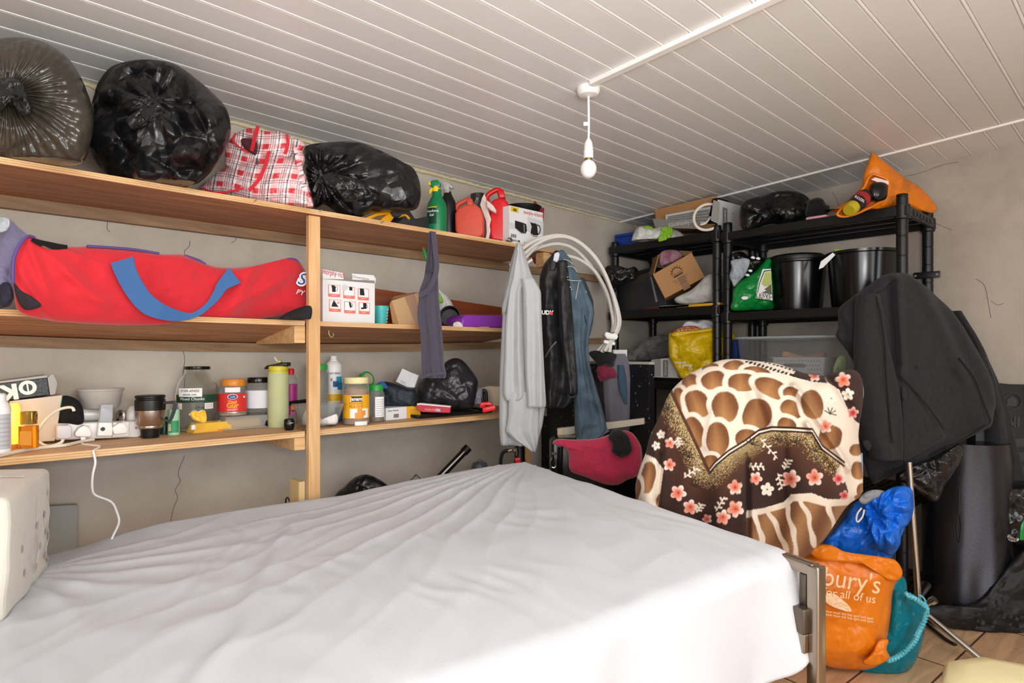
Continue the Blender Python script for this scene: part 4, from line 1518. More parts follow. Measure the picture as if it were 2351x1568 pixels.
for px, py in ((1303, 636), (1309, 659), (1312, 664), (1345, 670)):
    c = pd(px, py, tn - .075)
    obj('rivet', add_lathe(B(), [(0, 0), (.0025, 0), (.0025, .001), (0, .002)], facing(c), 12), M_STEEL, JN)
obj('leg_hem', strip([(1322, 1006, .035), (1345, 1005, .045), (1370, 996, .045), (1394, 984, .03)], tn, .016, .004), M_DEN, JN)
obj('belt_loop', tubepx([(1290, 582), (1304, 590), (1313, 610), (1318, 636)], tn - .02, .004, 24), mat('dark_leather', '#2b2019', .6), JN)

# coil of thick white cable
tk = 2.93
CC = thing('cable_coil', 'thick coil of white cable tied below, hanging beside the jeans', 'cable', tuple(pd(1390, 680, tk)))
M_CAB = mat('white_cable', '#d6d2ca', .4)
random.seed(7)
bends = [
    [(1180, 590), (1215, 560), (1250, 545), (1290, 541), (1330, 556), (1370, 595), (1400, 655), (1418, 715), (1418, 750), (1406, 775), (1388, 806)],
    [(1180, 600), (1215, 572), (1252, 552), (1292, 546), (1332, 562), (1372, 604), (1402, 665), (1414, 720), (1412, 752), (1402, 776), (1380, 808)],
    [(1170, 610), (1205, 585), (1245, 566), (1285, 560), (1322, 574), (1360, 615), (1388, 665), (1404, 715), (1407, 752), (1398, 776), (1372, 806)],
    [(1200, 600), (1250, 549), (1294, 544), (1336, 562), (1376, 608), (1406, 670), (1422, 725), (1421, 752), (1410, 776), (1396, 808)],
    [(1270, 592), (1300, 588), (1330, 596), (1365, 622), (1392, 668), (1404, 712), (1409, 750), (1402, 778), (1384, 808)],
    [(1190, 596), (1230, 562), (1270, 545), (1310, 547), (1350, 574), (1385, 620), (1408, 680), (1420, 735), (1416, 755), (1404, 780), (1400, 808)]]
for i, pts in enumerate(bends):
    obj('strand', tubepx([(x, y, .012 * ((i * 7) % 5 - 2)) for x, y in pts], tk, .0085, 60, 8), M_CAB, CC)
obj('cable_tie', slab([(1391, 762), (1416, 766), (1420, 772), (1416, 780), (1394, 778), (1388, 770)], ('t', tk - .045), .08, .004), M_WP, CC)
obj('tie_wire', tubepx([(1399, 762), (1406, 765), (1412, 762)], tk - .05, .0015, 12), M_BP, CC)
obj('cable_tie', slab([(1387, 780), (1398, 782), (1413, 786), (1412, 793), (1386, 788)], ('t', tk - .03), .06, .003), M_WP, CC)
obj('loose_end', tubepx([(1210, 604), (1216, 600), (1222, 596)], 2.66, .006, 6), M_CAB, CC)

# ================================================================== LOWER SHELF
Z0 = ZL + .0005
M_AMB = mat('amber_glass', '#f0a93c', .08, trans=.85, ior=1.2, spec=.6)
M_GOLD = mat('gold_cap', '#d8b45a', .2, 1.0)
T = thing('spray_can', 'white dispenser bottle at the window end of the lower shelf', 'bottle', base_at(-2, 2.23, ZL))
obj('bottle', px_lathe(-2, 2.23, Z0, [(0, None), (21, None), (22, 1036), (22, 940), (20, 930), (15, 922), (0, 922)], 36), M_WP, T)
obj('cap', px_lathe(-2, 2.23, Z0, [(0, 925), (13, 925), (13, 906), (10, 903), (0, 903)], 24), M_WP, T)
wrap_label(-2, 2.23, 22, 1030, 950, mat('grey_label', '#bcbcc2', .5), T, 1.1)
for k in range(7):
    wrap_label(-2, 2.23, 22, 1022 - k * 10, 1020.5 - k * 10, M_INKG, T, .9, name='print_line', lift=.0014)

T = thing('night_lamp', 'small glowing amber lamp behind the gold-capped perfume bottle', 'lamp', base_at(31, 2.36, ZL))
obj('shade', px_lathe(31, 2.36, Z0, [(0, None), (12, None), (12.5, 1018), (12.5, 936), (9, 926), (0, 925)], 28), mat('glowing_shade', '#ffcf66', .4, emis=('#ffb327', 1.3)), T)
obj('lamp_base', px_lathe(31, 2.36, Z0, [(0, None), (13, None), (13, 1020), (12, 1018), (0, 1018)], 28), mat('amber_base', '#c9781e', .4), T)
l = bpy.data.lights.new('lamp_glow', 'POINT')
l.energy, l.color, l.shadow_soft_size = 0.16, (1.0, .66, .22), .02
lo = bpy.data.objects.new('lamp_glow', l)
COL.objects.link(lo)
lo.parent = T
lo.location = base_at(40, 2.30, ZL + .10) - WL[T]

T = thing('perfume_bottle', 'square amber perfume bottle with gold cap in front of the glowing lamp', 'perfume', base_at(58, 2.24, ZL))
tp = tY(58, 2.24)
obj('flask', slab([(41, 978), (76, 978), (76, 1030), (41, 1030)], ('t', tp - .012), .024, .003), M_AMB, T)
obj('cap', slab([(45, 945), (74, 945), (74, 975), (45, 975)], ('t', tp - .011), .022, .003), M_GOLD, T, 'gold cap')
obj('label', slab([(45, 990), (72, 990), (72, 1022), (45, 1022)], ('t', tp - .0128), .0006, 0), mat('amber_label', '#dc9336', .5), T)
T.location.z = ZL

T = thing('carton', 'cream card carton lit warm by the lamp, with a green edge', 'box', base_at(100, 2.42, ZL))
obj('front', slab([(22, 921), (144, 907), (136, 955), (126, 1012), (22, 1018)], ('Y', 2.40), .004, .0005), mat('cream_card', '#d8cabb', .7), T, smooth=False)
obj('side', slab([(22, 921), (144, 907), (144, 910), (22, 924)], ('Y', 2.404), .12, 0), mat('cream_card', '#d8cabb', .7), T, smooth=False)
obj('back', slab([(22, 921), (144, 907), (136, 955), (128, 1004), (22, 1010)], ('Y', 2.51), .004, .0005), mat('cream_card', '#d8cabb', .7), T, smooth=False)
obj('green_edge', slab([(142.5, 908), (144.5, 907), (136.5, 955), (134.5, 955)], ('Y', 2.399), .006, 0), mat('leaf_green_ink', '#2f7f58', .6), T, 'green printed edge', smooth=False)

T = thing('box', 'black and silver box with white lettering, lying on the cream carton', 'box', tuple(pY(60, 900, 2.43)))
obj('body', slab([(-60, 890), (0, 880), (109, 867), (115, 907), (10, 920), (-60, 928)], ('Y', 2.40), .09, .002), mat('black_foil_card', '#0f0f11', .34, spec=.5, bump=('noise', 90, .3, .004)), T, smooth=False)
obj('lid', slab([(-60, 884), (0, 875), (108, 861), (109, 867), (0, 880), (-60, 890)], ('Y', 2.40), .095, .0005), mat('silver_box_card', '#8d8780', .35, .2), T, 'silver lid', smooth=False)
obj('end_panel', slab([(109, 867), (118, 859), (124, 860), (132, 880), (127, 905), (115, 907)], ('Y', 2.399), .006, .0005), mat('silver_box_card', '#8d8780', .35, .2), T, 'silver end', smooth=False)
Mt = facing(pY(20, 899, 2.40) + Vector((0, -.003, 0)), (0, -1, 0), radians(8))
text('KI', .062, Mt @ Matrix.Rotation(pi, 4, 'Z') @ Matrix.Translation((.006, 0, 0)), M_PAPER, T, bold=.003)
bm = B()
add_lathe(bm, [(.012, 0), (.022, 0), (.022, .001), (.012, .001), (.012, 0)], Mt @ Matrix.Translation((.046, .004, 0)), 20, cap=False)
obj('emblem', bm, M_PAPER, T)
panel('emblem_bar', Mt, .004, .042, M_PAPER, T, x=.046, y=.004)

o = bag('pouch', [(134, 940), (138, 915), (150, 908), (172, 914), (186, 928), (192, 945), (190, 972), (160, 976), (134, 974)], tY(162, 2.40), .03, .03, mat('black_velvet', '#0d0e14', .9), wr=.012, ws=14, zmin=Z0)
tag(o, 'black cloth pouch behind the white extension lead', 'pouch')

# white appliance lying on its side, tub above it
a, b_ = pY(169, 953, 2.46), pY(240, 951, 2.46)
T = thing('hand_blender', 'white glossy appliance body lying behind the extension lead', 'appliance', ((a.x + b_.x) / 2, 2.46, ZL))
za = ZL + .028
bm = B()
add_tube(bm, [Vector((a.x, 2.46, a.z)), Vector((a.x + .004, 2.46, a.z)), Vector((a.x + .012, 2.46, a.z)), Vector((b_.x, 2.46, b_.z)), Vector((b_.x + .02, 2.46, b_.z))], [.012, .02, .0235, .0245, .022], 24)
obj('body', bm, mat('white_gloss_plastic', '#e6e2dc', .15, spec=.6), T)
obj('prop_block', bx(B(), a.x + .02, b_.x, 2.43, 2.5, Z0, a.z - .0235), M_BP, T)
p = base_at(231, 2.45, zt(936, 231, 2.45))
T = thing('food_tub', 'translucent white plastic tub balanced behind the extension lead', 'tub', p)
obj('tub', px_lathe(231, 2.45, p.z, [(0, None), (34, None), (38, 930), (44.5, 897), (46.5, 896), (46.5, 892), (44.5, 892), (37, 930), (33, 934), (0, 934)], 40), mat('translucent_plastic', '#d8d4cc', .25, trans=.45, ior=1.2), T)
T = thing('spoon', 'shiny metal spoon bowl leaning behind the extension lead', 'spoon', base_at(276, 2.44, ZL))
bm = pillow([(267, 968), (266, 952), (271, 943), (279, 941), (286, 946), (287, 958), (284, 970), (275, 976)], tY(276, 2.44), .006, .01, wr=0, fine=0, na=40, nr=8)
obj('bowl', bm, M_STEEL, T)
obj('stem', tubepx([(275, 970), (274, 988)], tY(276, 2.44), .004, 6), M_STEEL, T)
o = obj('ornament', px_lathe(305, 2.45, Z0, [(0, None), (11, None), (14, 965), (15, 952), (12, 940), (7, 933), (0, 931)], 28), mat('white_gloss_plastic', '#e6e2dc', .15, spec=.6))
tag(o, 'small rounded white plug-in freshener beside the steel travel mug', 'freshener')

# extension lead with its plugs
T = thing('extension_lead', 'white four-socket extension lead lying along the lower shelf', 'extension lead', tuple(pY(228, 990, 2.40)[:2]) + (ZL,))
obj('body', slab([(130, 973), (316, 967), (326, 980), (325, 1000), (318, 1004), (128, 1011)], ('Y', 2.385), .05, .006, 3), M_WP, T)
for x in (148, 191, 236, 278):
    obj('socket', slab([(x - 15, 978), (x + 15, 976), (x + 15, 1000), (x - 15, 1002)], ('Y', 2.383), .004, .001), mat('white_gloss_plastic', '#e6e2dc', .15, spec=.6), T)
obj('indicator_light', slab([(310, 979), (314, 979), (314, 985), (310, 985)], ('Y', 2.3835), .004, .001), mat('pink_neon', '#e5766c', .3), T, 'pink indicator')
ya = 2.383


def plug(name, label, pts, y0, d, m=M_WP, cat='plug', bev=.004):
    T = thing(name, label, cat, tuple(pY(np.mean([p[0] for p in pts]), max(p[1] for p in pts), y0)))
    obj('housing', slab(pts, ('Y', y0), d, bev, 3), m, T)
    return T


T = plug('charger_plug', 'rounded square white charger plug nearest the cream carton', [(130, 977), (162, 976), (166, 984), (164, 1004), (158, 1008), (130, 1008)], ya - .034, .034, mat('cool_white_plastic', '#dcdde4', .4))
obj('cable', tubepx([(145, 1008), (140, 1016), (115, 1024), (95, 1018), (84, 1004), (90, 985), (107, 962), (130, 943), (150, 936), (166, 936), (170, 944)], tY(120, 2.30), .0042, 60), M_WP2, T)
T = plug('usb_plug', 'white house-shaped charger plug with a cable hanging down', [(172, 995), (182, 982), (195, 976), (207, 983), (212, 995), (209, 1003), (175, 1003)], ya - .032, .032)
obj('usb_end', slab([(185, 1003), (197, 1003), (196, 1013), (186, 1013)], ('Y', ya - .024), .012, .001), M_WP, T)
tu = tY(215, YF - .012)
obj('cable', add_tube(B(), [pY(191, 1013, ya - .018), pY(189, 1019, 2.33), pY(210, 1022, 2.26), pY(229, 1025, 2.2), pY(216, 1034, YF - .006), pY(215, 1040, YF - .012), pY(219, 1062, YF - .02), pY(213, 1090, YF - .02), pY(212, 1122, YF - .01),
                            pY(220, 1137, YF), pY(255, 1152, YF + .02), pY(268, 1175, YF + .03), pY(273, 1200, YF + .03), pY(258, 1234, YF + .03), pY(248, 1262, YF + .02)], .0032, 8, 90), M_WP, T)
T = plug('night_light', 'clear-topped plug-in night light with a small round sensor', [(227, 970), (258, 970), (259, 1000), (254, 1001), (224, 1001)], ya - .03, .03)
obj('clear_cover', slab([(232, 929), (260, 929), (258, 970), (228, 970)], ('Y', ya - .03), .022, .003), mat('clear_acrylic', '#dfe3ea', .1, trans=.6, ior=1.2), T, 'clear cover')
c = pY(236, 985, ya - .0305)
obj('sensor', add_lathe(B(), [(.0, 0), (.0065, 0), (.0065, .001), (0, .001)], facing(c, (0, -1, 0)), 20), M_DGP, T, 'dark round sensor')
T = plug('power_adapter', 'square white adapter plug next to the steel travel mug', [(259, 970), (298, 968), (298, 1002), (258, 1005)], ya - .012, .012)
obj('plug_top', slab([(258, 982), (274, 971), (285, 971), (295, 984), (293, 995), (262, 997)], ('Y', ya - .036), .024, .003), M_WP, T)
o = obj('mains_cable', add_tube(B(), [pZ(x, y, ZL + .006) for x, y in ((-60, 1060), (0, 1046), (60, 1033), (110, 1026), (150, 1022), (185, 1014), (215, 1009))], .005, 8, 40), M_WP2)
tag(o, 'white mains cable running along the lower shelf to the extension lead', 'cable')

# travel mug
ym = 2.35
T = thing('travel_mug', 'steel and black travel mug with a square handle', 'mug', base_at(345, ym, ZL))
obj('base', px_lathe(345, ym, Z0, [(0, None), (18, None), (20.5, 985), (21, 982), (0, 982)], 36), M_BP, T)
obj('cup', px_lathe(345, ym, Z0, [(0, 984), (21, 984), (25, 982), (26, 978), (25.5, 976), (29, 972), (30.5, 941), (0, 941)], 40), mat('satin_steel', '#b9aaa0', .28, 1.0), T, 'steel body')
obj('lid', px_lathe(345, ym, Z0, [(0, 941), (31, 941), (31.5, 925), (31, 918), (29, 916), (29, 914), (31, 912), (31, 909), (29, 907), (0, 908)], 40), M_BP, T, 'black lid')
obj('handle', tubepx([(374, 925), (388, 924), (402, 924), (402, 930), (398, 948), (389, 966), (374, 962)], tY(345, ym), [.0045, .0045, .0055, .0055, .0055, .0045, .004], 40), mat('grey_handle', '#3c3f42', .5), T)

o = obj('tin', px_lathe(377, 2.43, Z0, [(0, None), (11, None), (11, 960), (9, 957), (0, 957)], 24), mat('bottle_green_tin', '#123a30', .35))
tag(o, 'short dark green tin tucked behind the travel mug handle', 'tin')
T = thing('tube', 'mint green paper tube standing beside the large glass jar', 'tube', base_at(399, 2.38, ZL))
obj('tube', px_lathe(399, 2.38, Z0, [(0, None), (12.5, None), (12.5, 990), (12, 940), (0, 938)], 28), mat('mint_paper', '#a9d9b9', .5), T)
wrap_label(399, 2.38, 12.6, 992, 965, mat('emerald_ink', '#3d9a68', .5), T, .9, name='green_band')
wrap_label(399, 2.38, 12.6, 988, 972, mat('cream_ink', '#d8d39a', .5), T, .35, name='cream_patch', shift=-.8, lift=.0014)

# big glass jar
yj = 2.46
T = thing('glass_jar', 'largest clear glass jar with black lid and green band label', 'jar', base_at(453, yj, ZL))
obj('glass', px_lathe(453, yj, Z0, [(0, None), (36, None), (40, 984), (44, 968), (45.5, 940), (45.5, 905), (43, 885), (36, 868), (28, 858), (26, 852), (26, 848), (23.5, 848), (24, 856), (33, 869), (40, 886), (43, 906), (43, 940), (41, 966), (36, 980), (0, 982)], 48), M_GLASS, T)
obj('lid', px_lathe(453, yj, Z0, [(0, 848), (27, 848), (27.5, 846), (27.5, 842), (26, 841), (0, 841)], 36), M_BPG, T, 'black lid')
wrap_label(453, yj, 45.5, 921, 904, mat('dark_green_label', '#1f6b46', .5), T, 1.15)
wrap_label(453, yj, 45.5, 908, 889, M_PAPER, T, .56, name='handwritten_label', shift=-.35, lift=.0016)
jar_text(453, yj, 45.5, 895, 'STAR-ANISE', 5.5, M_INKB, T, dx=-.35, lift=.0022, shear=.15)
jar_text(453, yj, 45.5, 903, 'whole mix', 5, M_INKB, T, dx=-.35, lift=.0022, shear=.15)
jar_text(453, yj, 45.5, 913, 'Mixed Chunks', 6.5, M_PAPER, T, dx=-.25)
jar_text(453, yj, 45.5, 932, '2.4 kg', 6, M_INKB, T, dx=.1)
wrap_label(453, yj, 45.5, 936, 923, M_PAPER, T, .22, name='barcode_patch', shift=.55)
for k in range(6):
    wrap_label(453, yj, 45.5, 935, 924, M_INKG, T, .012, name='barcode_bar', shift=.40 + .06 * k, lift=.0014)
wrap_label(453, yj, 45.5, 936, 923, M_PAPER, T, .13, name='round_sticker', shift=-.85)

# upturned clear tub carrying two jars
T = thing('upturned_tub', 'clear plastic tub turned over under the orange-lidded and black-lidded jars', 'tub', base_at(560, 2.44, ZL))
a, b_ = pY(504, 950, 2.44), pY(618, 950, 2.44)
zt_ = ZL + .050
bm = B()
add_box(bm, (b_.x - a.x, .14, .048), Matrix.Translation(((a.x + b_.x) / 2, 2.445, ZL + .025)), .008, 3)
obj('tub', bm, mat('cloudy_plastic', '#d4d2cd', .2, trans=.6, ior=1.15), T)
bm = B()
add_box(bm, (b_.x - a.x + .02, .155, .006), Matrix.Translation(((a.x + b_.x) / 2, 2.443, ZL + .004)), .002, 2)
obj('rim', bm, mat('cloudy_plastic', '#d4d2cd', .2, trans=.6, ior=1.15), T)

yg = 2.44
T = thing('spice_jar', 'orange-lidded jar with a red label on the upturned tub', 'jar', base_at(534, yg, zt_))
obj('jar', px_lathe(534, yg, zt_, [(0, None), (29, None), (32, 950), (32.5, 905), (30, 893), (25, 886), (25, 884), (23, 884), (28, 894), (30, 906), (30, 948), (0, 952)], 40), M_CLR, T)
obj('contents', px_lathe(534, yg, zt_ + .002, [(0, None), (28, None), (29, 950), (29, 944), (0, 944)], 32), mat('brown_granules', '#b98a5c', .8, bump=('noise', 120, .6), var=('#e8d3b5', 90, .9)), T)
obj('lid', px_lathe(536, yg, zt_, [(0, 886), (25.5, 886), (26, 884), (26, 873), (24, 870), (0, 870)], 40), mat('orange_plastic', '#dd8a2c', .35), T, 'orange lid')
wrap_label(534, yg, 32.5, 943, 902, mat('red_label', '#d8322f', .45), T, 1.15)
wrap_label(534, yg, 32.5, 946, 943, mat('silver_card', '#a9a39c', .3, .6), T, 1.1, name='silver_strip')
wrap_label(534, yg, 32.5, 899, 888, M_PAPER, T, .5, name='neck_label')
c = facing(pd(534, 911, tY(534, yg) - 33.6 * tY(534, yg) / F))
obj('oval_logo', prism(B(), ell(0, 0, .0155, .0078), .0006, c @ Matrix.Translation((0, 0, .0012))), mat('navy_ink', '#27406f', .5), T)
obj('oval_rim', prism(B(), ell(0, 0, .0175, .0095), .0006, c), M_PAPER, T)
text('Laila', .009, c @ Matrix.Translation((0, 0, .0016)), M_PAPER, T, shear=.2)
jar_text(534, yg, 32.5, 921, 'Desi', 7, mat('amber_ink', '#f2a51f', .5), T, bold=.0006)
jar_text(534, yg, 32.5, 929, 'Gur', 11, mat('amber_ink', '#f2a51f', .5), T, bold=.001)
jar_text(534, yg, 32.5, 938, 'JAGGERY', 4, M_PAPER, T)
wrap_label(534, yg, 32.5, 912, 908, M_PAPER, T, .07, name='corner_mark', shift=.8, lift=.0014)

T = thing('spice_jar', 'clear jar with black lid and blank white label on the upturned tub', 'jar', base_at(593, yg, zt_))
obj('jar', px_lathe(593, yg, zt_, [(0, None), (26, None), (29, 944), (29.5, 935), (29.5, 898), (27, 888), (22, 880), (22, 877), (20, 877), (25, 889), (27.5, 899), (27.5, 935), (26, 944), (0, 948)], 40), M_CLR, T)
obj('lid', px_lathe(593, yg, zt_, [(0, 878), (23.5, 878), (24, 876), (24, 868), (22.5, 866), (0, 866)], 36), M_BPG, T, 'black lid')
wrap_label(593, yg, 29.5, 935, 895, mat('cool_white_paper', '#dcdbe4', .5), T, 1.2)

# sports bottle
yb = 2.36
T = thing('sports_bottle', 'tall yellow-green sports bottle with a black flip cap', 'bottle', base_at(639, yb, ZL))
obj('body', px_lathe(639, yb, Z0, [(0, None), (22, None), (23, 976), (23, 862), (22, 856), (0, 855)], 40), mat('frosted_lime', '#e4e7a6', .25, trans=.4, ior=1.1, var=('#dfe9d6', 5, .8)), T)
obj('liquid', px_lathe(639, yb, Z0 + .002, [(0, None), (20.5, None), (21.5, 975), (21.5, 957), (0, 957)], 32), mat('lime_drink', '#bfbc1f', .2), T, 'yellow-green drink')
obj('cap', px_lathe(639, yb, Z0, [(0, 856), (22, 856), (22, 852), (20.5, 851), (20.5, 849), (22, 849), (22, 842), (20, 840), (0, 840)], 36), mat('lime_plastic', '#d2c63c', .4), T, 'yellow cap')
obj('flip_lid', slab([(606, 845), (612, 839), (630, 836), (645, 832), (659, 832), (659, 841), (622, 842), (614, 847), (607, 848)], ('t', tY(639, yb) - .022), .044, .003), M_BP, T, 'black flip lid')
obj('spout', slab([(637, 833), (640, 827), (645, 828), (644, 833)], ('t', tY(639, yb) - .008), .016, .002), mat('lime_plastic', '#d2c63c', .4), T)
obj('straw', tubepx([(639, 832), (634, 826), (630, 820)], tY(639, yb), .004, 8), mat('pale_straw', '#d9c9b4', .5), T)
for k in range(10):
    Mg = facing(pd(622 + .2 * k, 880 + k * 8, tY(639, yb) - 20 * tY(639, yb) / F), (-.9, -.45, 0))
    panel('scale_mark', Mg, .006, .0022, M_PAPER, T)

T = thing('drinks_bottle', 'clear drinks bottle with red cap and magenta label behind the sports bottle', 'bottle', base_at(669, 2.45, ZL))
obj('bottle', px_lathe(669, 2.45, Z0, [(0, None), (12, None), (13, 955), (13, 880), (11, 868), (6, 860), (5, 858), (0, 858)], 32), M_CLR, T)
obj('label', px_lathe(668, 2.45, Z0, [(0, 952), (12.8, 952), (13.4, 950), (13.4, 884), (12.8, 882), (0, 882)], 32), mat('magenta_label', '#b01f86', .4), T, 'magenta label')
obj('cap', px_lathe(668, 2.45, Z0, [(0, 860), (7, 860), (7.5, 850), (6, 846), (0, 846)], 24), M_RED, T, 'red cap')
jar_text(669, 2.45, 13.5, 948, '50', 8, M_PAPER, T, dx=.25)
wrap_label(669, 2.45, 13.5, 940, 928, mat('amber_ink', '#f2a51f', .5), T, .35, name='fruit_print', shift=.3)

# torn yellow box of plugs
T = thing('chocolate_box', 'long torn-open yellow box lying at the front of the lower shelf', 'box', tuple(pZ(520, 985, ZL)))
pts = [pZ(x, y, ZL) for x, y in ((444, 996), (599, 981))]
dv = (pts[1] - pts[0])
L_ = dv.length
dn = dv.normalized()
nv_ = Vector((-dn.y, dn.x, 0))
Mx = Matrix((dn, nv_, UP)).transposed().to_4x4()
Mx.translation = pts[0]
bm = B()
vs = [(0, 0, .001), (L_, 0, .001), (L_, .055, .001), (0, .055, .001), (.012, .006, .034), (L_ - .004, .0, .034), (L_ - .004, .055, .034), (.012, .055, .034)]
v = [bm.verts.new(Mx @ Vector(q)) for q in vs]
for q in ((0, 1, 2, 3), (0, 1, 5, 4), (1, 2, 6, 5), (2, 3, 7, 6), (3, 0, 4, 7)):
    bm.faces.new([v[i] for i in q])
M_YBOX = mat('yellow_carton', '#efb62e', .5, var=('#f2cf5a', 12, .7))
obj('carton', bm, M_YBOX, T, smooth=False)
obj('dark_inside', prism(B(), [(.05, .01), (L_ - .012, .006), (L_ - .012, .05), (.05, .05)], .004, Mx @ Matrix.Translation((0, 0, .03))), mat('grey_inside', '#9b9084', .8), T, smooth=False)
tq = tY(460, 2.22)
obj('torn_flap', pillow([(436, 950), (446, 943), (458, 946), (470, 942), (475, 962), (468, 972), (455, 968), (442, 962)], tq, .012, .01, wr=.025, ws=20, seed=6, na=60, nr=12), M_YBOX, T)
obj('torn_paper', pillow([(433, 953), (444, 942), (456, 944), (466, 940), (460, 950), (446, 952)], tq + .012, .008, .008, wr=.02, ws=24, seed=3, na=50, nr=10), M_PAPER, T, 'torn white paper')
obj('print_band', prism(B(), [(.085, -.001), (.125, -.001), (.128, .028), (.088, .028)], .001, Mx @ Matrix.Rotation(radians(80), 4, 'X') @ Matrix.Translation((0, 0, .0012))), mat('orange_ink', '#e08a2b', .6), T, smooth=False)
o = obj('usb_plug', slab([(440, 977), (449, 974), (450, 986), (440, 988)], ('Y', 2.32), .02, .002), M_WP)
tag(o, 'small white plug behind the torn yellow box', 'plug')
obj('cable', add_tube(B(), [pZ(441, 984, ZL + .008), pZ(425, 986, ZL + .005), pZ(410, 982, ZL + .005), pZ(400, 978, ZL + .005)], .003, 6, 16), M_WP2, o)

o = obj('wireless_speaker', px_lathe(664, 2.23, Z0, [(0, None), (9, None), (11.5, 980), (12, 974), (11.5, 964), (9, 961), (0, 960)], 28), M_BPG)
tag(o, 'tiny black rounded gadget in front of the sports bottle', 'gadget')
panel('white_mark', facing(pd(669, 971, tY(664, 2.23) - 12.6 * tY(664, 2.23) / F)), .010, .0016, M_PAPER, o)
o = bag('wrapper', [(607, 970), (611, 964), (617, 966), (618, 978), (612, 984), (606, 980)], tY(612, 2.38), .01, .01, mat('purple_foil', '#2a1b33', .3, .6), wr=.008, ws=40, na=30, nr=8, zmin=Z0)
tag(o, 'small dark foil wrapper beside the sports bottle', 'wrapper')

# right of the post
T = thing('food_container', 'clear plastic food container with white contents behind the post', 'container', base_at(732, 2.25, ZL))
c = base_at(732, 2.26, ZL)
k = tY(732, 2.26) / F


def tub_mesh(cx, cy, z0, w0, w1, d0, d1, h, th=.0016):
    bm = B()
    rings = []
    for (w, d, z) in ((w0 - .02, d0 - .02, z0), (w0, d0, z0 + .006), (w1, d1, z0 + h - .004), (w1 + .012, d1 + .012, z0 + h - .004), (w1 + .012, d1 + .012, z0 + h), (w1 - .004, d1 - .004, z0 + h), (w0 - .006, d0 - .006, z0 + .008), (w0 - .024, d0 - .024, z0 + .004)):
        ring = []
        r = .018
        for q in range(4):
            sx, sy = ((1, 1), (-1, 1), (-1, -1), (1, -1))[q]
            for j in range(5):
                a = pi / 2 * q + pi / 2 * j / 4
                ring.append(bm.verts.new((cx + sx * (w / 2 - r) + r * cos(a), cy + sy * (d / 2 - r) + r * sin(a), z)))
        rings.append(ring)
    for a, b in zip(rings, rings[1:]):
        for i in range(20):
            bm.faces.new((a[i], a[(i + 1) % 20], b[(i + 1) % 20], b[i]))
    bm.faces.new(rings[0])
    bm.faces.new(rings[-1])
    return bm


obj('tub', tub_mesh(c.x, c.y, Z0, .125, .165, .085, .115, .088), M_CLR, T)
obj('contents', pillow([(694, 968), (700, 944), (712, 940), (724, 950), (740, 962), (752, 972), (765, 970), (772, 950), (776, 960), (770, 974), (730, 976), (698, 976)], tY(732, 2.25), .03, .03, wr=.012, ws=16, na=70, nr=12, zmin=Z0 + .008), mat('white_powder', '#efeeea', .8), T)
T = thing('water_bottle', 'clear ribbed bottle with a green cap half behind the post', 'bottle', base_at(731, 2.46, ZL))
obj('bottle', px_lathe(731, 2.46, Z0, [(0, None), (22, None), (24, 958)] + [(24.5 - (i % 2) * 1.2, 952 - i * 8) for i in range(12)] + [(22, 856), (19, 850), (19, 847), (0, 847)], 36), M_CLR, T)
obj('cap', px_lathe(731, 2.46, Z0, [(0, 849), (20.5, 849), (20.5, 839), (19, 837), (0, 837)], 28), mat('bright_green_plastic', '#15803a', .4), T, 'green cap')
T = thing('cream_bottle', 'tall white moisturiser pump bottle with blue drop print', 'bottle', base_at(766, 2.47, ZL))
obj('bottle', px_lathe(766, 2.47, Z0, [(0, None), (17, None), (18, 955), (18.5, 848), (18.5, 838), (16, 835), (13, 830), (9, 828), (9, 826), (7, 824), (8, 818), (9, 817), (0, 819)], 36), M_WP, T)
wrap_label(766, 2.47, 18.5, 919, 904, mat('yellow_label', '#f0be1e', .45), T, 1.3, name='yellow_band')
jar_text(766, 2.47, 18.5, 856, 'Cetraben', 6, mat('navy_ink', '#27406f', .5), T, dx=.05)
for (px, py, r, cc) in ((771, 881, 6.5, '#12508f'), (780, 872, 8, '#2b9fc4'), (783, 886, 8, '#1d7fb4')):
    wrap_label(766, 2.47, 18.5, py + r, py - r, mat('drop_' + cc[1:], cc, .5), T, r / 18.5, name='drop_print', shift=(px - 766) / 18.5, lift=.0012 + .0002 * (px % 3))
wrap_label(766, 2.47, 18.5, 874, 868, M_INKG, T, .12, name='round_mark', shift=-.25)
a, b_ = pd(650, 928, tY(650, 2.41)), pd(712, 919, tY(712, 2.43))
o = obj('handle_bar', add_tube(B(), [a, b_], .008, 10), M_BP)
tag(o, 'thin black bar lying across behind the clear food container', 'bar')
o = obj('packet', slab([(776, 937), (786, 935), (787, 966), (777, 968)], ('Y', 2.36), .03, .003), mat('blue_card', '#2f6fa8', .5))
tag(o, 'thin blue packet between the clear container and yellow-label jar', 'packet')

yk = 2.24
T = thing('spice_jar', 'clear square jar with cream lid and yellow label', 'jar', base_at(818, yk, ZL))
obj('jar', px_lathe(818, yk, Z0, [(0, None), (28, None), (30, 972), (30, 890), (28, 883), (26, 880), (24, 880), (26, 885), (28, 892), (28, 970), (0, 974)], 40), M_CLR, T)
obj('contents', px_lathe(818, yk, Z0 + .003, [(0, None), (26, None), (27.5, 970), (27.5, 892), (20, 887), (0, 884)], 32), mat('jaggery_lumps', '#c09a76', .85, bump=('crumple', 60, .8, .01), var=('#a87850', 40, .8)), T)
obj('lid', px_lathe(818, yk, Z0, [(0, 880), (27, 880), (27.5, 878), (27.5, 868), (26, 866), (0, 866)], 40), mat('cream_lid', '#ecdfa8', .45), T, 'cream lid')
wrap_label(818, yk, 30.2, 958, 905, mat('sun_yellow_label', '#f1b01f', .45), T, 1.2)
wrap_label(818, yk, 30.2, 957, 936, M_PAPER, T, .72, name='swirl_print', shift=.25, lift=.0012)
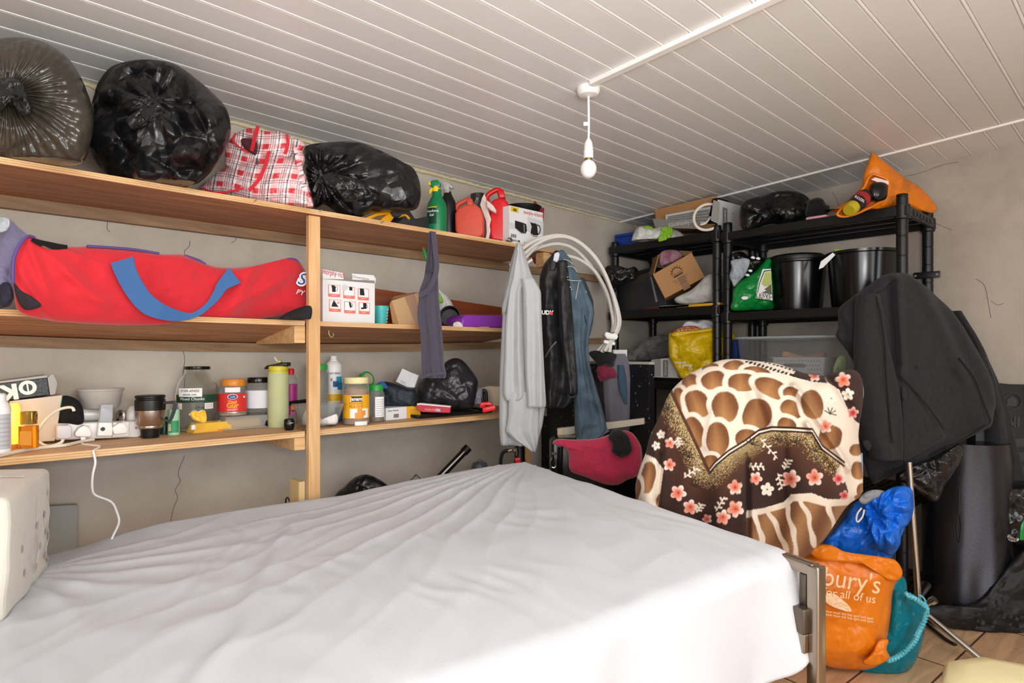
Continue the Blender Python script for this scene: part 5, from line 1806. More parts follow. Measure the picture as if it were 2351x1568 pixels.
for dx, py, r in ((.25, 941, 5.5), (.5, 946, 6), (.1, 951, 6), (.38, 952, 5)):
    wrap_label(818, yk, 30.2, py + r, py - r, mat('orange_fruit_ink', '#e8973f', .5), T, r / 30, name='fruit_print', shift=dx, lift=.0016)
wrap_label(818, yk, 30.2, 920, 908, M_INKB, T, .42, name='name_plate', lift=.0014)
jar_text(818, yk, 30.2, 914, 'Janam', 8, M_PAPER, T, lift=.0022, bold=.0006)
jar_text(818, yk, 30.2, 924, 'POWDER', 5.5, mat('rust_ink', '#b96a1c', .6), T)
jar_text(818, yk, 30.2, 931, 'PILA GUR', 5.5, mat('rust_ink', '#b96a1c', .6), T)
wrap_label(818, yk, 30.2, 977, 965, M_PAPER, T, .5, name='white_sticker', shift=.4)
T = thing('spice_jar', 'small clear jar with bright green lid beside the yellow-label jar', 'jar', base_at(864, 2.27, ZL))
obj('jar', px_lathe(864, 2.27, Z0, [(0, None), (18, None), (19, 966), (19, 908), (16, 897), (14, 897), (17.5, 909), (17.5, 964), (0, 967)], 32), M_CLR, T)
obj('contents', px_lathe(864, 2.27, Z0 + .003, [(0, None), (16.5, None), (17, 962), (17, 955), (0, 952)], 24), mat('seed_mix', '#a78560', .85, bump=('noise', 150, .8), var=('#7a6046', 80, .9)), T)
obj('lid', px_lathe(863, 2.27, Z0, [(0, 897), (16.5, 897), (16.5, 885), (15, 883), (0, 883)], 32), mat('bright_green_plastic', '#15803a', .4), T, 'green lid')
wrap_label(864, 2.27, 19, 956, 910, M_PAPER, T, .6, shift=.45)
for kk in range(8):
    wrap_label(864, 2.27, 19, 952 - kk * 5, 951 - kk * 5, M_INKG, T, .42, name='print_line', shift=.45, lift=.0013)
# jar lying on its side on the pouch
cj = pd(840, 872, tY(845, 2.44))
T = thing('spice_jar', 'green-lidded jar tipped on its side on top of the navy pouch', 'jar', tuple(cj))
ax = facing(cj, (RGT * .75 + UP * .35 - FWD * .55))
bm = B()
add_lathe(bm, [(0, -.08), (.028, -.08), (.031, -.07), (.031, -.01), (.029, 0), (0, 0)], ax, 28)
obj('jar', bm, mat('beige_label_jar', '#b5aa95', .4), T)
bm = B()
add_lathe(bm, [(0, .016), (.029, .016), (.036, .014), (.036, -.004), (.028, -.004)], ax, 32)
obj('lid', bm, mat('bright_green_plastic', '#15803a', .4), T, 'green lid')
bm = B()
add_lathe(bm, [(0, .0165), (.025, .0165), (.025, .018), (0, .018)], ax, 28)
obj('lid_inside', bm, mat('beige_label_jar', '#b5aa95', .4), T)

M_NAVY = mat('navy_nylon', '#1d2733', .55, bump=('noise', 30, .4, .01))
T = thing('pouch', 'navy nylon pouch behind the yellow and white carton', 'pouch', base_at(905, 2.38, ZL))
obj('body', pillow([(870, 882), (885, 876), (912, 882), (940, 892), (954, 896), (956, 930), (950, 936), (890, 940), (866, 938), (868, 905)], tY(908, 2.36), .05, .06, wr=.012, ws=10, pw=4, zmin=Z0, na=90, nr=20), M_NAVY, T, angle=180)
obj('blue_corner', pillow([(864, 884), (875, 876), (885, 880), (890, 892), (875, 894), (866, 900)], tY(875, 2.36) - .045, .012, .012, wr=.006, na=40, nr=8), mat('royal_blue_cloth', '#2f5f9b', .8), T, 'blue corner')
tw = tY(930, 2.41)
T = thing('small_box', 'small white carton tilted on top of the navy pouch', 'box', tuple(pd(930, 890, tw)))
obj('front', slab([(924, 846), (950, 858), (934, 888), (909, 876)], ('t', tw - .02), .004, 0), M_WCARD, T, smooth=False)
obj('body', slab([(925, 847), (961, 862), (951, 890), (934, 889), (910, 876)], ('t', tw - .016), .05, .001), M_WCARD, T, smooth=False)
for i in range(5):
    q = pd(920 + i * 2.2, 878 + i * 1.0, tw - .021)
    obj('barcode_bar', add_tube(B(), [q, q + UP * .010 + RGT * .004], .0006, 4), M_INKG, T)
a, b_ = pZ(886, 966, ZL), pZ(966, 958, ZL)
dv = b_ - a
T = thing('carton', 'flat yellow and white carton at the front of the lower shelf', 'box', tuple((a + b_) / 2))
dn = dv.normalized()
Mx = Matrix((dn, Vector((-dn.y, dn.x, 0)), UP)).transposed().to_4x4()
Mx.translation = a
Lb = dv.length
hb = .052
bm = B()
add_box(bm, (Lb * .585, .09, hb), Mx @ Matrix.Translation((Lb * .2925, .045, hb / 2 + .0005)), .001)
obj('white_end', bm, M_WCARD, T, smooth=False)
bm = B()
add_box(bm, (Lb * .412, .09, hb), Mx @ Matrix.Translation((Lb * .794, .045, hb / 2 + .0005)), .001)
obj('yellow_end', bm, mat('golden_card', '#efb32c', .5), T, 'yellow end', smooth=False)
Mf = Mx @ Matrix.Rotation(radians(90), 4, 'X')
for i in range(8):
    panel('barcode_bar', Mf, .0018, .016, M_INKB, T, x=Lb * (.22 + .018 * i), y=.017)
text('Infant Vitamin', .010, Mf @ Matrix.Translation((Lb * .2, .040, .0003)), M_INKB, T)
for j in range(3):
    panel('print_line', Mf, Lb * .2, .0015, mat('rust_ink', '#b96a1c', .6), T, x=Lb * .78, y=.02 + .008 * j)

o = bag('bin_bag', [(957, 905), (962, 885), (980, 862), (1010, 850), (1022, 832), (1042, 822), (1060, 826), (1076, 842), (1090, 860), (1098, 878), (1094, 905), (1088, 930), (1080, 940), (1030, 942), (985, 940), (962, 934)],
        2.86, .10, .09, mat('grey_black_polythene', '#26252a', .3, spec=.6, bump=('crumple', 14, .8, .015)), seed=31, wr=.03, ws=8, zmin=Z0, na=130, nr=30, center=(1030, 890), ymax=WY - .02)
tag(o, 'dark crumpled bin bag on the lower shelf beneath the hanging vest', 'bin bag')
T = thing('carton', 'slim red and white carton in front of the dark bag', 'box', tuple(pd(995, 946, 2.74)))
obj('carton', slab([(957, 928), (964, 927), (1034, 934), (1033, 948), (970, 946), (958, 940)], ('t', 2.70), .045, .001), mat('crimson_card', '#c3243a', .45), T, smooth=False)
obj('white_edge', slab([(957, 927), (964, 926), (1034, 933), (1034, 935), (964, 929), (958, 930)], ('t', 2.699), .04, 0), M_PAPER, T, 'white edge', smooth=False)
obj('blue_patch', slab([(1001, 938), (1011, 939), (1011, 945), (1001, 944)], ('t', 2.6985), .001, 0), mat('pale_blue_ink', '#9fb4dc', .5), T, smooth=False)
text('NUROFEN', .012, facing(pd(990, 941, 2.698), (-CA, -SA, 0), radians(-4)), mat('pale_pink_ink', '#f3b9b1', .6), T)
T = thing('tray', 'shallow black tray on the lower shelf under the dark bag', 'tray', tuple(pZ(1045, 950, ZL)))
bm = B()
P4 = [pZ(966, 962, ZL), pZ(1128, 948, ZL)]
dn = (P4[1] - P4[0]).normalized()
Mx = Matrix((dn, Vector((-dn.y, dn.x, 0)), UP)).transposed().to_4x4()
Mx.translation = P4[0]
Lt = (P4[1] - P4[0]).length
add_box(bm, (Lt, .2, .004), Mx @ Matrix.Translation((Lt / 2, .12, .0025)), .001)
obj('base', bm, M_BPG, T)
bm = B()
add_tube(bm, [Mx @ Vector(q) for q in ((0, .02, .010), (.02, .0, .010), (Lt - .03, 0, .010), (Lt, .03, .010), (Lt, .2, .010), (0, .2, .010))], .007, 8, 80, True)
obj('rim', bm, M_BP, T)
tr = 2.72
T = thing('clamp', 'bright red plastic clamp at the end of the lower shelf', 'clamp', tuple(pd(1120, 947, tr)))
obj('front_jaw', slab([(1108, 936), (1136, 930), (1139, 934), (1138, 942), (1110, 948), (1107, 944)], ('t', tr - .02), .02, .003), M_RED, T)
obj('back_jaw', slab([(1101, 927), (1106, 924), (1124, 923), (1132, 928), (1128, 932), (1116, 931), (1108, 938), (1102, 936)], ('t', tr), .03, .003), M_RED, T)
o = bag('packet', [(1086, 898), (1090, 890), (1106, 891), (1108, 905), (1106, 924), (1094, 930), (1087, 922)], 2.93, .015, .02, mat('lilac_film', '#a5a3b3', .3, bump=('crumple', 30, .6)), wr=.01, ws=18, zmin=Z0, na=50, nr=12)
tag(o, 'crinkled lilac-grey packet between the dark bag and a black handle', 'packet')
o = obj('handle', add_tube(B(), [pd(1110, 930, 2.93), pd(1107, 905, 2.93), pd(1111, 896, 2.93), pd(1116, 903, 2.93), pd(1117, 932, 2.93)], .008, 10, 30), M_BP)
tag(o, 'upright black plastic handle by the red clamp', 'handle')
o = obj('carton', slab([(1104, 890), (1122, 886), (1150, 888), (1150, 932), (1120, 932), (1118, 905), (1108, 897)], ('t', 3.0), .06, .004), mat('beige_card', '#cfbfa2', .7))
tag(o, 'beige carton partly behind the grey cardigan on the lower shelf', 'box')

# ================================================================== UNDER THE LOWER SHELF
T = thing('timber_block', 'short pale timber block stood against the wooden post', 'timber', tuple(pY(700, 1160, 2.2)[:2]) + (0,))
a, b_ = pY(689, 1100, 2.15), pY(715, 1100, 2.15)
obj('block', bx(B(), a.x, .985, 2.16, 2.24, 0, pY(700, 1105, 2.16).z, .002), mat('fresh_pine', '#e3c690', .6, var=('#d4b178', 3, .7), scale=(8, 8, 1)), T, smooth=False)
tcw = tY(668, 2.3)
o = obj('cable_loop', tubepx([(658, 1170), (656, 1150), (660, 1142), (668, 1156), (674, 1168), (677, 1150), (674, 1140), (672, 1160), (680, 1172), (670, 1200), (660, 1240)], tcw, .003, 60), M_BP)
tag(o, 'small loop of thin black cable beside the timber block', 'cable')
zf = lambda t: HY + CAM_Z * F / t
o = bag('bin_bag', [(760, 1200), (768, 1140), (790, 1118), (815, 1096), (840, 1089), (862, 1096), (885, 1110), (898, 1125), (905, 1180), (905, 1300), (890, 1420), (770, 1425), (755, 1320)], 2.64, .07, .14, M_BLK2, seed=41, wr=.02, ws=8, zmin=.001, na=110, nr=24, ymax=WY - .03)
tag(o, 'black bin bag on the floor behind the bed, right of the post', 'bin bag')
o = bag('clear_bag', [(930, 1150), (936, 1110), (948, 1096), (955, 1088), (966, 1098), (980, 1108), (985, 1150), (985, 1380), (940, 1380)], 2.80, .04, .05, mat('clear_film', '#e9ebec', .15, trans=.9, ior=1.1, bump=('crumple', 20, .8)), seed=42, wr=.02, zmin=.001)
tag(o, 'clear plastic bag peeping over the sheet behind the bed', 'plastic bag')
T = thing('curtain_pole', 'shiny dark metal pole with black cap leaning behind the bed', 'pole', tuple(pd(960, 1150, 2.8)[:2]) + (0,))
a, b_ = pd(1069, 1034, 2.92), pd(900, 1208, 2.72)
d = (b_ - a).normalized()
b2 = a + d * ((a.z - .02) / -d.z)
obj('pole', add_tube(B(), [a, a + (b_ - a) * .9], .017, 20), mat('gunmetal', '#6f7071', .2, 1.0), T)
obj('end_cap', add_tube(B(), [a - d * .018, a + d * .012], .0205, 20), M_BP, T)
T = thing('pump', 'grey round pump top just showing above the sheet', 'pump', tuple(pd(1102, 1075, 2.9)[:2]) + (0,))
p = pd(1101, 1072, 2.9)
obj('body', add_lathe(B(), [(0, 0), (.05, 0), (.05, p.z - .03), (.036, p.z + .01), (.03, p.z + .02), (0, p.z + .02)], Matrix.Translation((p.x, p.y, 0)), 28), mat('slate_plastic', '#54585d', .4), T)
obj('knob', tubepx([(1101, 1066), (1104, 1056)], 2.9, .014, 4, 12), mat('grey_plastic', '#7c8085', .4), T)
obj('ring', tubepx([(1088, 1078), (1090, 1066), (1098, 1060), (1110, 1062), (1117, 1072)], 2.84, .004, 24), M_DGP, T)
T = thing('gas_regulator', 'gas bottle regulator with black hose beside the shelf end post', 'regulator', tuple(pd(1190, 1062, 2.86)[:2]) + (0,))
p = pd(1193, 1062, 2.86)
obj('bottle', add_lathe(B(), [(0, 0), (.06, 0), (.06, p.z - .06), (.03, p.z - .01), (.024, p.z + .02), (.024, p.z + .075), (0, p.z + .08)], Matrix.Translation((p.x, p.y, 0)), 28), M_BP, T)
obj('hose', tubepx([(1149, 1075), (1150, 1055), (1154, 1040), (1162, 1035), (1168, 1035)], 2.84, .008, 24), M_BP, T)
obj('valve', tubepx([(1166, 1036), (1176, 1034), (1186, 1036)], 2.83, [.006, .010, .007], 10), M_STEEL, T, 'brass-steel fitting')
obj('tap', tubepx([(1184, 1028), (1187, 1036), (1186, 1046)], 2.82, .004, 8), M_STEEL, T)
obj('red_collar', slab([(1182, 1052), (1194, 1050), (1195, 1064), (1182, 1066)], ('t', 2.81), .05, .003), M_RED, T, 'red collar')
o = obj('board_offcut', slab([(1219, 958), (1237, 958), (1239, 1286), (1219, 1286)], ('Y', 2.47), .018, .001), mat('white_melamine', '#cfcfcf', .4))
tag(o, 'narrow white board standing between shelf end and black worktop', 'board')
o = obj('foam_board', slab([(100, 1163), (180, 1159), (178, 1262), (176, 1625), (100, 1625)], ('Y', 2.49), .03, .003), mat('grey_foam', '#a3a39e', .85, var=('#94948f', 8, .6)))
tag(o, 'pale grey foam board leaning on the wall behind the floral bundle', 'board')

# floral covered cushion bundle on the head of the bed
M_FLO = mat('cream_cotton', '#dedace', .9, sheen=.2, bump=('noise', 14, .25, .02))
T = thing('cushion_bundle', 'cream floral-covered cushion stack standing at the head of the bed', 'cushion', bp(1.72, .4, .59))
bm = B()
add_box(bm, (.40, .40, .272), BM @ Matrix.Translation((1.742, -.375, .588 + .136)), .018, 4)
bmesh.ops.subdivide_edges(bm, edges=bm.edges[:], cuts=6, use_grid_fill=True)
for v in bm.verts:
    q = v.co.copy()
    v.co += Vector(noise.noise_vector(q * 7)) * .010 + Vector(noise.noise_vector(q * 19)) * .004
obj('cover', bm, M_FLO, T, angle=180)
M_VINE = mat('mauve_print', '#c9beb6', .9)


def face_pt(w, z):
    return bp(1.540, w, z)


random.seed(3)
for pts in ([(.24, .85), (.22, .80), (.25, .75), (.23, .70)], [(.22, .72), (.20, .68), (.24, .64), (.21, .62)], [(.32, .80), (.33, .74), (.30, .68), (.34, .64)], [(.46, .84), (.44, .78), (.47, .72), (.45, .66)]):
    obj('vine_print', add_tube(B(), [face_pt(w, z) for w, z in pts], .0014, 5, 24, flat=.5), M_VINE, T, 'mauve printed vine')
    for w, z in pts[1:]:
        bm = B()
        for a in range(5):
            an = a * 2 * pi / 5
            e = [face_pt(w + .006 * cos(an) + .005 * cos(an + 2 * pi * i / 8), z + .006 * sin(an) + .004 * sin(an + 2 * pi * i / 8)) for i in range(8)]
            bm.faces.new([bm.verts.new(q - BS * .001) for q in e])
        obj('flower_print', bm, M_VINE, T, 'mauve printed flower')
for x0, x1 in ((1.56, 1.92),):
    obj('vine_print', add_tube(B(), [bp(s, .34 + .02 * sin(s * 30), .867) for s in np.linspace(x0, x1, 14)], .0024, 5, 40, flat=.5), M_VINE, T, 'mauve printed vine')

# ================================================================== CORNER: worktop, clothes, suitcase
M_SPK = mat('black_speckled_laminate', '#15161a', .35, spec=.5)
N, L = M_SPK.node_tree.nodes, M_SPK.node_tree.links
tc = N.new('ShaderNodeTexCoord')
v = N.new('ShaderNodeTexVoronoi')
v.inputs['Scale'].default_value = 34
L.new(tc.outputs['Object'], v.inputs['Vector'])
r = N.new('ShaderNodeValToRGB')
e = r.color_ramp.elements
e[0].position, e[1].position = .10, .19
e[0].color, e[1].color = (*lin('#7d8085'), 1), (*lin('#15161a'), 1)
L.new(v.outputs['Distance'], r.inputs['Fac'])
L.new(r.outputs[0], N['Principled BSDF'].inputs['Base Color'])
A0, A1 = Vector((2.553, 2.49, 0)), Vector((2.42, 1.664, 0))
dn = (A1 - A0).normalized()
nn = Vector((dn.y, -dn.x, 0))          # toward the far wall
if nn.x < 0:
    nn = -nn
Mw = Matrix((dn, nn, UP)).transposed().to_4x4()
Mw.translation = A0
Lw = (A1 - A0).length
T = thing('worktop', 'black speckled kitchen worktop slab standing on end in the corner', 'worktop', tuple(A0 + dn * Lw / 2))
bm = B()
add_box(bm, (Lw, .036, 1.118), Mw @ Matrix.Translation((Lw / 2, .018, .5595)), .001)
obj('slab', bm, M_SPK, T, smooth=False)
bm = B()
add_box(bm, (Lw, .036, .012), Mw @ Matrix.Translation((Lw / 2, .018, 1.1255)), .001)
obj('edge_strip', bm, mat('pale_edge', '#b5b2ab', .5), T, 'pale cut edge', smooth=False)
c = Mw @ Vector((.03, -.001, 0))
o_ = pd(1240, 956, 3.28)
bm = B()
add_box(bm, (.045, .0006, .045), Mw @ Matrix.Translation((.03, -.0006, o_.z)))
obj('sticker', bm, mat('grey_sticker', '#a9abae', .5), T, 'grey sticker', smooth=False)

tw = 2.98
M_GRYT = mat('grey_marl', '#6a6770', .95, sheen=.3, bump=('noise', 150, .2, .002))
T = thing('trousers', 'grey trousers hanging down over the black worktop', 'trousers', tuple(pd(1415, 900, tw)))
obj('legs', garment([(812, 1386, 1436), (830, 1384, 1444), (870, 1384, 1449), (920, 1386, 1448), (960, 1390, 1446), (985, 1394, 1446), (992, 1400, 1442)], tw, .022, [(1.3, .010, .2, .4)], seed=21), M_GRYT, T, angle=180)
obj('blue_fold', garment([(838, 1418, 1432), (870, 1418, 1438), (900, 1422, 1440), (918, 1430, 1440), (928, 1434, 1440)], tw - .024, .010, [], nu=20, nv=24, seed=3), mat('steel_blue_cloth', '#3a5063', .9), T, 'blue fold', angle=180)
T = bag('cloth', [(1352, 812), (1362, 805), (1385, 806), (1405, 810), (1416, 815), (1412, 830), (1408, 842), (1390, 838), (1376, 842), (1366, 830)], tw - .03, .025, .06, mat('black_jersey', '#141315', .9, sheen=.15), wr=.02, ws=14, seed=4)
tag(T, 'black top draped over the upper edge of the worktop', 'cloth')
T = bag('cloth', [(1372, 842), (1388, 838), (1404, 842), (1413, 850), (1416, 866), (1400, 870), (1378, 876), (1370, 860)], tw - .026, .022, .03, mat('maroon_jersey', '#7c1f3a', .9, sheen=.2), wr=.014, ws=16, seed=5)
tag(T, 'maroon garment bunched below the black top on the worktop', 'cloth')
T = obj('cloth_tail', garment([(850, 1366, 1384), (900, 1370, 1388), (950, 1374, 1392), (985, 1380, 1394)], tw + .01, .014, [], nu=20, nv=24, seed=8), mat('black_jersey', '#141315', .9, sheen=.15), angle=180)
tag(T, 'black sleeve hanging between the jeans and grey trousers', 'cloth')

ts = 2.66
T = thing('suitcase', 'black hard-shell suitcase under the crimson towel', 'suitcase', tuple(pd(1370, 1100, ts)[:2]) + (0,))
obj('shell', slab([(1266, 1018), (1278, 1010), (1440, 1006), (1462, 1022), (1474, 1060), (1474, 1412), (1266, 1412)], ('t', ts), .17, .03, 4), M_BPG, T, angle=60)
for x in (1283, 1290):
    obj('rib', tubepx([(x, 1026), (x - 1, 1060), (x - 1, 1100), (x - 1, 1180)], ts - .002, .006, 10), M_BPG, T)
obj('handle', tubepx([(1268, 1050), (1264, 1060), (1265, 1070), (1272, 1074), (1277, 1068), (1277, 1056)], ts - .012, .0035, 30), M_STEEL, T, 'steel horseshoe handle')
obj('lock', slab([(1266, 1038), (1280, 1040), (1280, 1046), (1266, 1044)], ('t', ts - .01), .012, .002), M_DGP, T)
M_TOW = mat('crimson_towelling', '#b52a4c', .95, sheen=.4, bump=('noise', 90, .3, .004))
T = bag('towel', [(1268, 1019), (1280, 1008), (1318, 1009), (1373, 1006), (1424, 989), (1450, 993), (1468, 1016), (1474, 1035), (1474, 1062), (1466, 1091), (1440, 1102), (1419, 1113), (1390, 1112), (1340, 1094), (1309, 1080), (1304, 1040), (1288, 1022)],
        ts - .03, .045, .10, M_TOW, center=(1385, 1048), wr=.012, ws=9, seed=12, na=150, nr=30, pw=3.5, tilt=.0)
tag(T, 'crimson towel spread over the black suitcase', 'towel')
T = bag('sock', [(1400, 996), (1412, 986), (1428, 988), (1442, 1000), (1449, 1018), (1451, 1034), (1440, 1046), (1424, 1050), (1412, 1044), (1404, 1036), (1405, 1020), (1396, 1006)], ts - .10, .03, .035, mat('black_jersey', '#141315', .9, sheen=.15), wr=.014, ws=16, seed=9)
tag(T, 'bunched black garment lying on the crimson towel', 'clothing')
T = thing('wooden_trestle', 'pale wooden frame showing behind the suitcase', 'frame', tuple(pd(1300, 1000, 2.98)[:2]) + (0,))
tf_ = 2.845
M_PW = mat('pale_wood', '#d6c4a0', .6)
obj('leg', slab([(1280, 984), (1294, 982), (1294, 1400), (1280, 1400)], ('t', tf_), .03, .002), M_PW, T, smooth=False)
obj('rail', slab([(1294, 982), (1480, 960), (1480, 974), (1294, 1000)], ('t', tf_ + .002), .02, .002), mat('pale_wood2', '#c9bfae', .6), T, smooth=False)
T.location.z = 0

# ================================================================== BLACK PLASTIC RACKS
M_RCK = mat('rack_plastic', '#121214', .36, spec=.5)
XF, XR = 3.24, 3.668


def rack(label, y0, y1, zs, ztop, straps=False):
    T = thing('plastic_rack', label, 'rack', ((XF + XR) / 2, (y0 + y1) / 2, 0))
    for y in (y0, y1):
        for x in (XF, XR):
            obj('post', add_lathe(B(), sum([[(.0245, z), (.0245, z + .083), (.0225, z + .085), (.0225, z + .088), (.0245, z + .09)] for z in np.arange(0.0, ztop - .09, .09)], [(0, 0)]) + [(.0245, ztop - .003), (.022, ztop), (0, ztop)],
                                  Matrix.Translation((x, y, 0)), 20), M_RCK, T)
    ya, yb = min(y0, y1), max(y0, y1)
    for z in zs:
        bm = B()
        h = .046
        xa, xb, yc, yd = XF - .028, XR + .028, ya - .03, yb + .03
        bx(bm, xa, xa + .018, yc, yd, z - h, z, .003)
        bx(bm, xb - .018, xb, yc, yd, z - h, z, .003)
        bx(bm, xa + .018, xb - .018, yc, yc + .018, z - h, z, .003)
        bx(bm, xa + .018, xb - .018, yd - .018, yd, z - h, z, .003)
        n = int((yd - yc) / .034)
        for i in range(1, n):
            y = yc + (yd - yc) * i / n
            bx(bm, xa + .018, xb - .018, y - .011, y + .011, z - .012, z - .003)
        for x in (xa + .12, xa + .24, xa + .36):
            bx(bm, x - .012, x + .012, yc + .018, yd - .018, z - .03, z - .0035)
        obj('shelf', bm, M_RCK, T, smooth=False)
        for y in (y0, y1):
            for x in (XF, XR):
                obj('collar', add_lathe(B(), [(.0255, z - .062), (.032, z - .058), (.033, z + .004), (.0255, z + .007)], Matrix.Translation((x, y, 0)), 20, cap=False), M_RCK, T)
    return T


ZR1 = (1.845, 1.398, .951, .504, .057)
ZR2 = (1.862, 1.44, 1.0, .55, .06)
RK1 = rack('black plastic rack with the dark coat hung on its corner post', 0.8547, 1.707, ZR1, 1.90)
RK2 = rack('black plastic rack deepest in the corner, holding the blue crate', 1.772, 2.49, ZR2, 1.895)
for j in range(6):
    y = .8547 - .031
    bm = B()
    x = XF + .06 + j * .055
    bx(bm, x, x + .03, y - .003, y + .002, 1.806 + .008 * (j % 2), 1.832)
    obj('end_emboss', bm, M_RCK, RK1, smooth=False)
bm = B()
add_box(bm, (.006, .115, .034), Matrix.Translation((XR - .026, .853, pX(2140, 632, XR).z)), .002)
obj('wall_strap', bm, M_BP, RK1)
for dy in (-.045, .047):
    obj('screw', add_lathe(B(), [(0, 0), (.006, 0), (.005, .003), (0, .003)], facing((XR - .0292, .853 + dy, pX(2140, 632, XR).z), (-1, 0, 0)), 14), M_STEEL, RK1)

# ---- left rack, top
zc = ZR2[0] + .0005
T = thing('crate', 'small blue plastic crate on the top of the corner rack', 'crate', tuple(pX(1440, 560, 3.36)[:2]) + (zc,))
obj('body', slab([(1411, 545), (1490, 535), (1490, 566), (1411, 570)], ('X', 3.27), .26, .006), mat('blue_plastic', '#0d3fa0', .4), T)
obj('rim', slab([(1411, 539), (1490, 528), (1490, 535), (1411, 545)], ('X', 3.262), .275, .003), mat('blue_plastic', '#0d3fa0', .4), T)
T.location.z = zc
M_WGB = mat('white_green_film', '#d7d8d2', .3, bump=('crumple', 22, .9, .015))
T = bag('carrier_bag', [(1450, 553), (1456, 532), (1466, 520), (1480, 519), (1500, 524), (1516, 520), (1528, 518), (1545, 524), (1562, 532), (1575, 546), (1555, 553), (1520, 556), (1500, 562), (1476, 563), (1460, 560)], 3.80, .08, .08, M_WGB, wr=.03, ws=10, seed=17, na=120, nr=26, zmin=zc)
tag(T, 'white carrier bag with lime print beside the blue crate', 'carrier bag')
bag('lime_print', [(1516, 535), (1522, 522), (1530, 520), (1545, 526), (1540, 545), (1522, 553), (1511, 553)], 3.80 - .085, .006, .02, mat('bright_lime_print', '#86b82a', .35, bump=('crumple', 22, .9, .015)), T, 'lime green print', wr=.01, ws=16, na=60, nr=12)
bag('lime_print', [(1478, 520), (1488, 518), (1500, 523), (1496, 528), (1484, 526)], 3.80 - .055, .006, .02, mat('bright_lime_print', '#86b82a', .35, bump=('crumple', 22, .9, .015)), T, 'lime green print', wr=.004, ws=16, na=40, nr=8)

T = thing('heater_box', 'open heater carton lying between the two racks with its cable looped out', 'box', tuple(pX(1600, 525, 3.4)[:2]) + (zc,))
obj('back_flap', slab([(1496, 483), (1640, 450), (1652, 457), (1640, 470), (1640, 520), (1508, 520), (1504, 486)], ('X', 3.30), .004, 0), M_CARD, T, smooth=False)
obj('front_flap', slab([(1498, 502), (1606, 508), (1608, 526), (1504, 522)], ('X', 3.235), .004, 0), mat('grey_print_card', '#8f8b84', .55), T, 'grey printed flap', smooth=False)
obj('tray_bottom', slab([(1505, 514), (1640, 514), (1640, 524), (1505, 524)], ('X', 3.25), .22, 0), M_CARDIN, T, smooth=False)
obj('left_end', slab([(1502, 483), (1524, 488), (1524, 516), (1506, 516)], ('X', 3.36), .1, 0), M_CARD, T, smooth=False)
ye = pX(1650, 500, 3.25).y
quad = [pX(1652, 458, 3.25), pX(1646, 521, 3.25)]
bm = B()
v4 = [bm.verts.new(p) for p in ((3.25, ye, quad[0].z), (3.55, ye, quad[0].z + .01), (3.55, ye, zc + .002), (3.25, ye, zc + .002))]
w4 = [bm.verts.new(v_.co + Vector((0, .006, 0))) for v_ in v4]
bm.faces.new(v4)
bm.faces.new(w4[::-1])
for i in range(4):
    bm.faces.new((v4[i], v4[(i + 1) % 4], w4[(i + 1) % 4], w4[i]))
obj('end_panel', bm, M_WCARD, T, 'white end panel', smooth=False)
Me = facing((3.32, ye - .0006, (quad[0].z + zc) / 2), (0, -1, 0))
panel('grey_band', Me, .055, .11, mat('grey_print_card', '#8f8b84', .55), T)
text('elements', .030, Me @ Matrix.Translation((0, 0, .001)) @ Matrix.Rotation(radians(90), 4, 'Z'), M_PAPER, T, sx=.8)
obj('handle_slot', add_tube(B(), [Me @ Vector(q) for q in ((.085, .03, .001), (.095, .04, .001), (.105, .03, .001), (.105, -.03, .001), (.095, -.04, .001), (.085, -.03, .001))], .0016, 5, 30, True), M_INKG, T)
for k in range(4):
    panel('print_line', Me, .002, .06, mat('pale_pink_ink', '#f3b9b1', .6), T, x=.15 + .01 * k)
obj('side_flap', slab([(1638, 459), (1653, 464), (1649, 514), (1632, 506)], ('t', tX(1642, 3.2)), .003, 0), mat('grey_print_card', '#8f8b84', .55), T, 'grey side flap', smooth=False)
text('elements', .045, facing(pX(1562, 514, 3.234), (-1, 0, 0), pi), mat('pale_grey_ink', '#d2d2d5', .6), T)
H = thing('heater', 'white slatted convector heater inside the open carton', 'heater', tuple(pX(1580, 515, 3.36)[:2]) + (zc + .02,))
obj('body', slab([(1527, 493), (1634, 473), (1634, 514), (1527, 512)], ('X', 3.27), .02, .004), mat('heater_white', '#d9d8d4', .4), H, smooth=False)
for k in range(4):
    u = k / 3
    pts = [(1533, 497 + 10 * u), (1628, 480 + 22 * u), (1628, 486 + 22 * u), (1533, 499.5 + 10 * u)]
    obj('grille', slab(pts, ('X', 3.267), .003, 0), mat('grille_grey', '#8c8b88', .5, bump=('noise', 200, .6)), H, 'grey vent', smooth=False)
obj('black_end', slab([(1635, 456), (1651, 453), (1642, 522), (1620, 522)], ('X', 3.27), .12, .004), M_BP, H, 'black moulded end')
obj('power_cable', tubepx([(1640, 469), (1618, 470), (1600, 482), (1593, 500), (1598, 518), (1612, 527), (1630, 527), (1646, 520)], tX(1615, 3.18), .008, 50), M_WP2, H, 'white looped cable')
obj('power_cable', tubepx([(1632, 498), (1620, 512), (1608, 516)], tX(1615, 3.20), .006, 16), M_WP2, H, 'white looped cable')

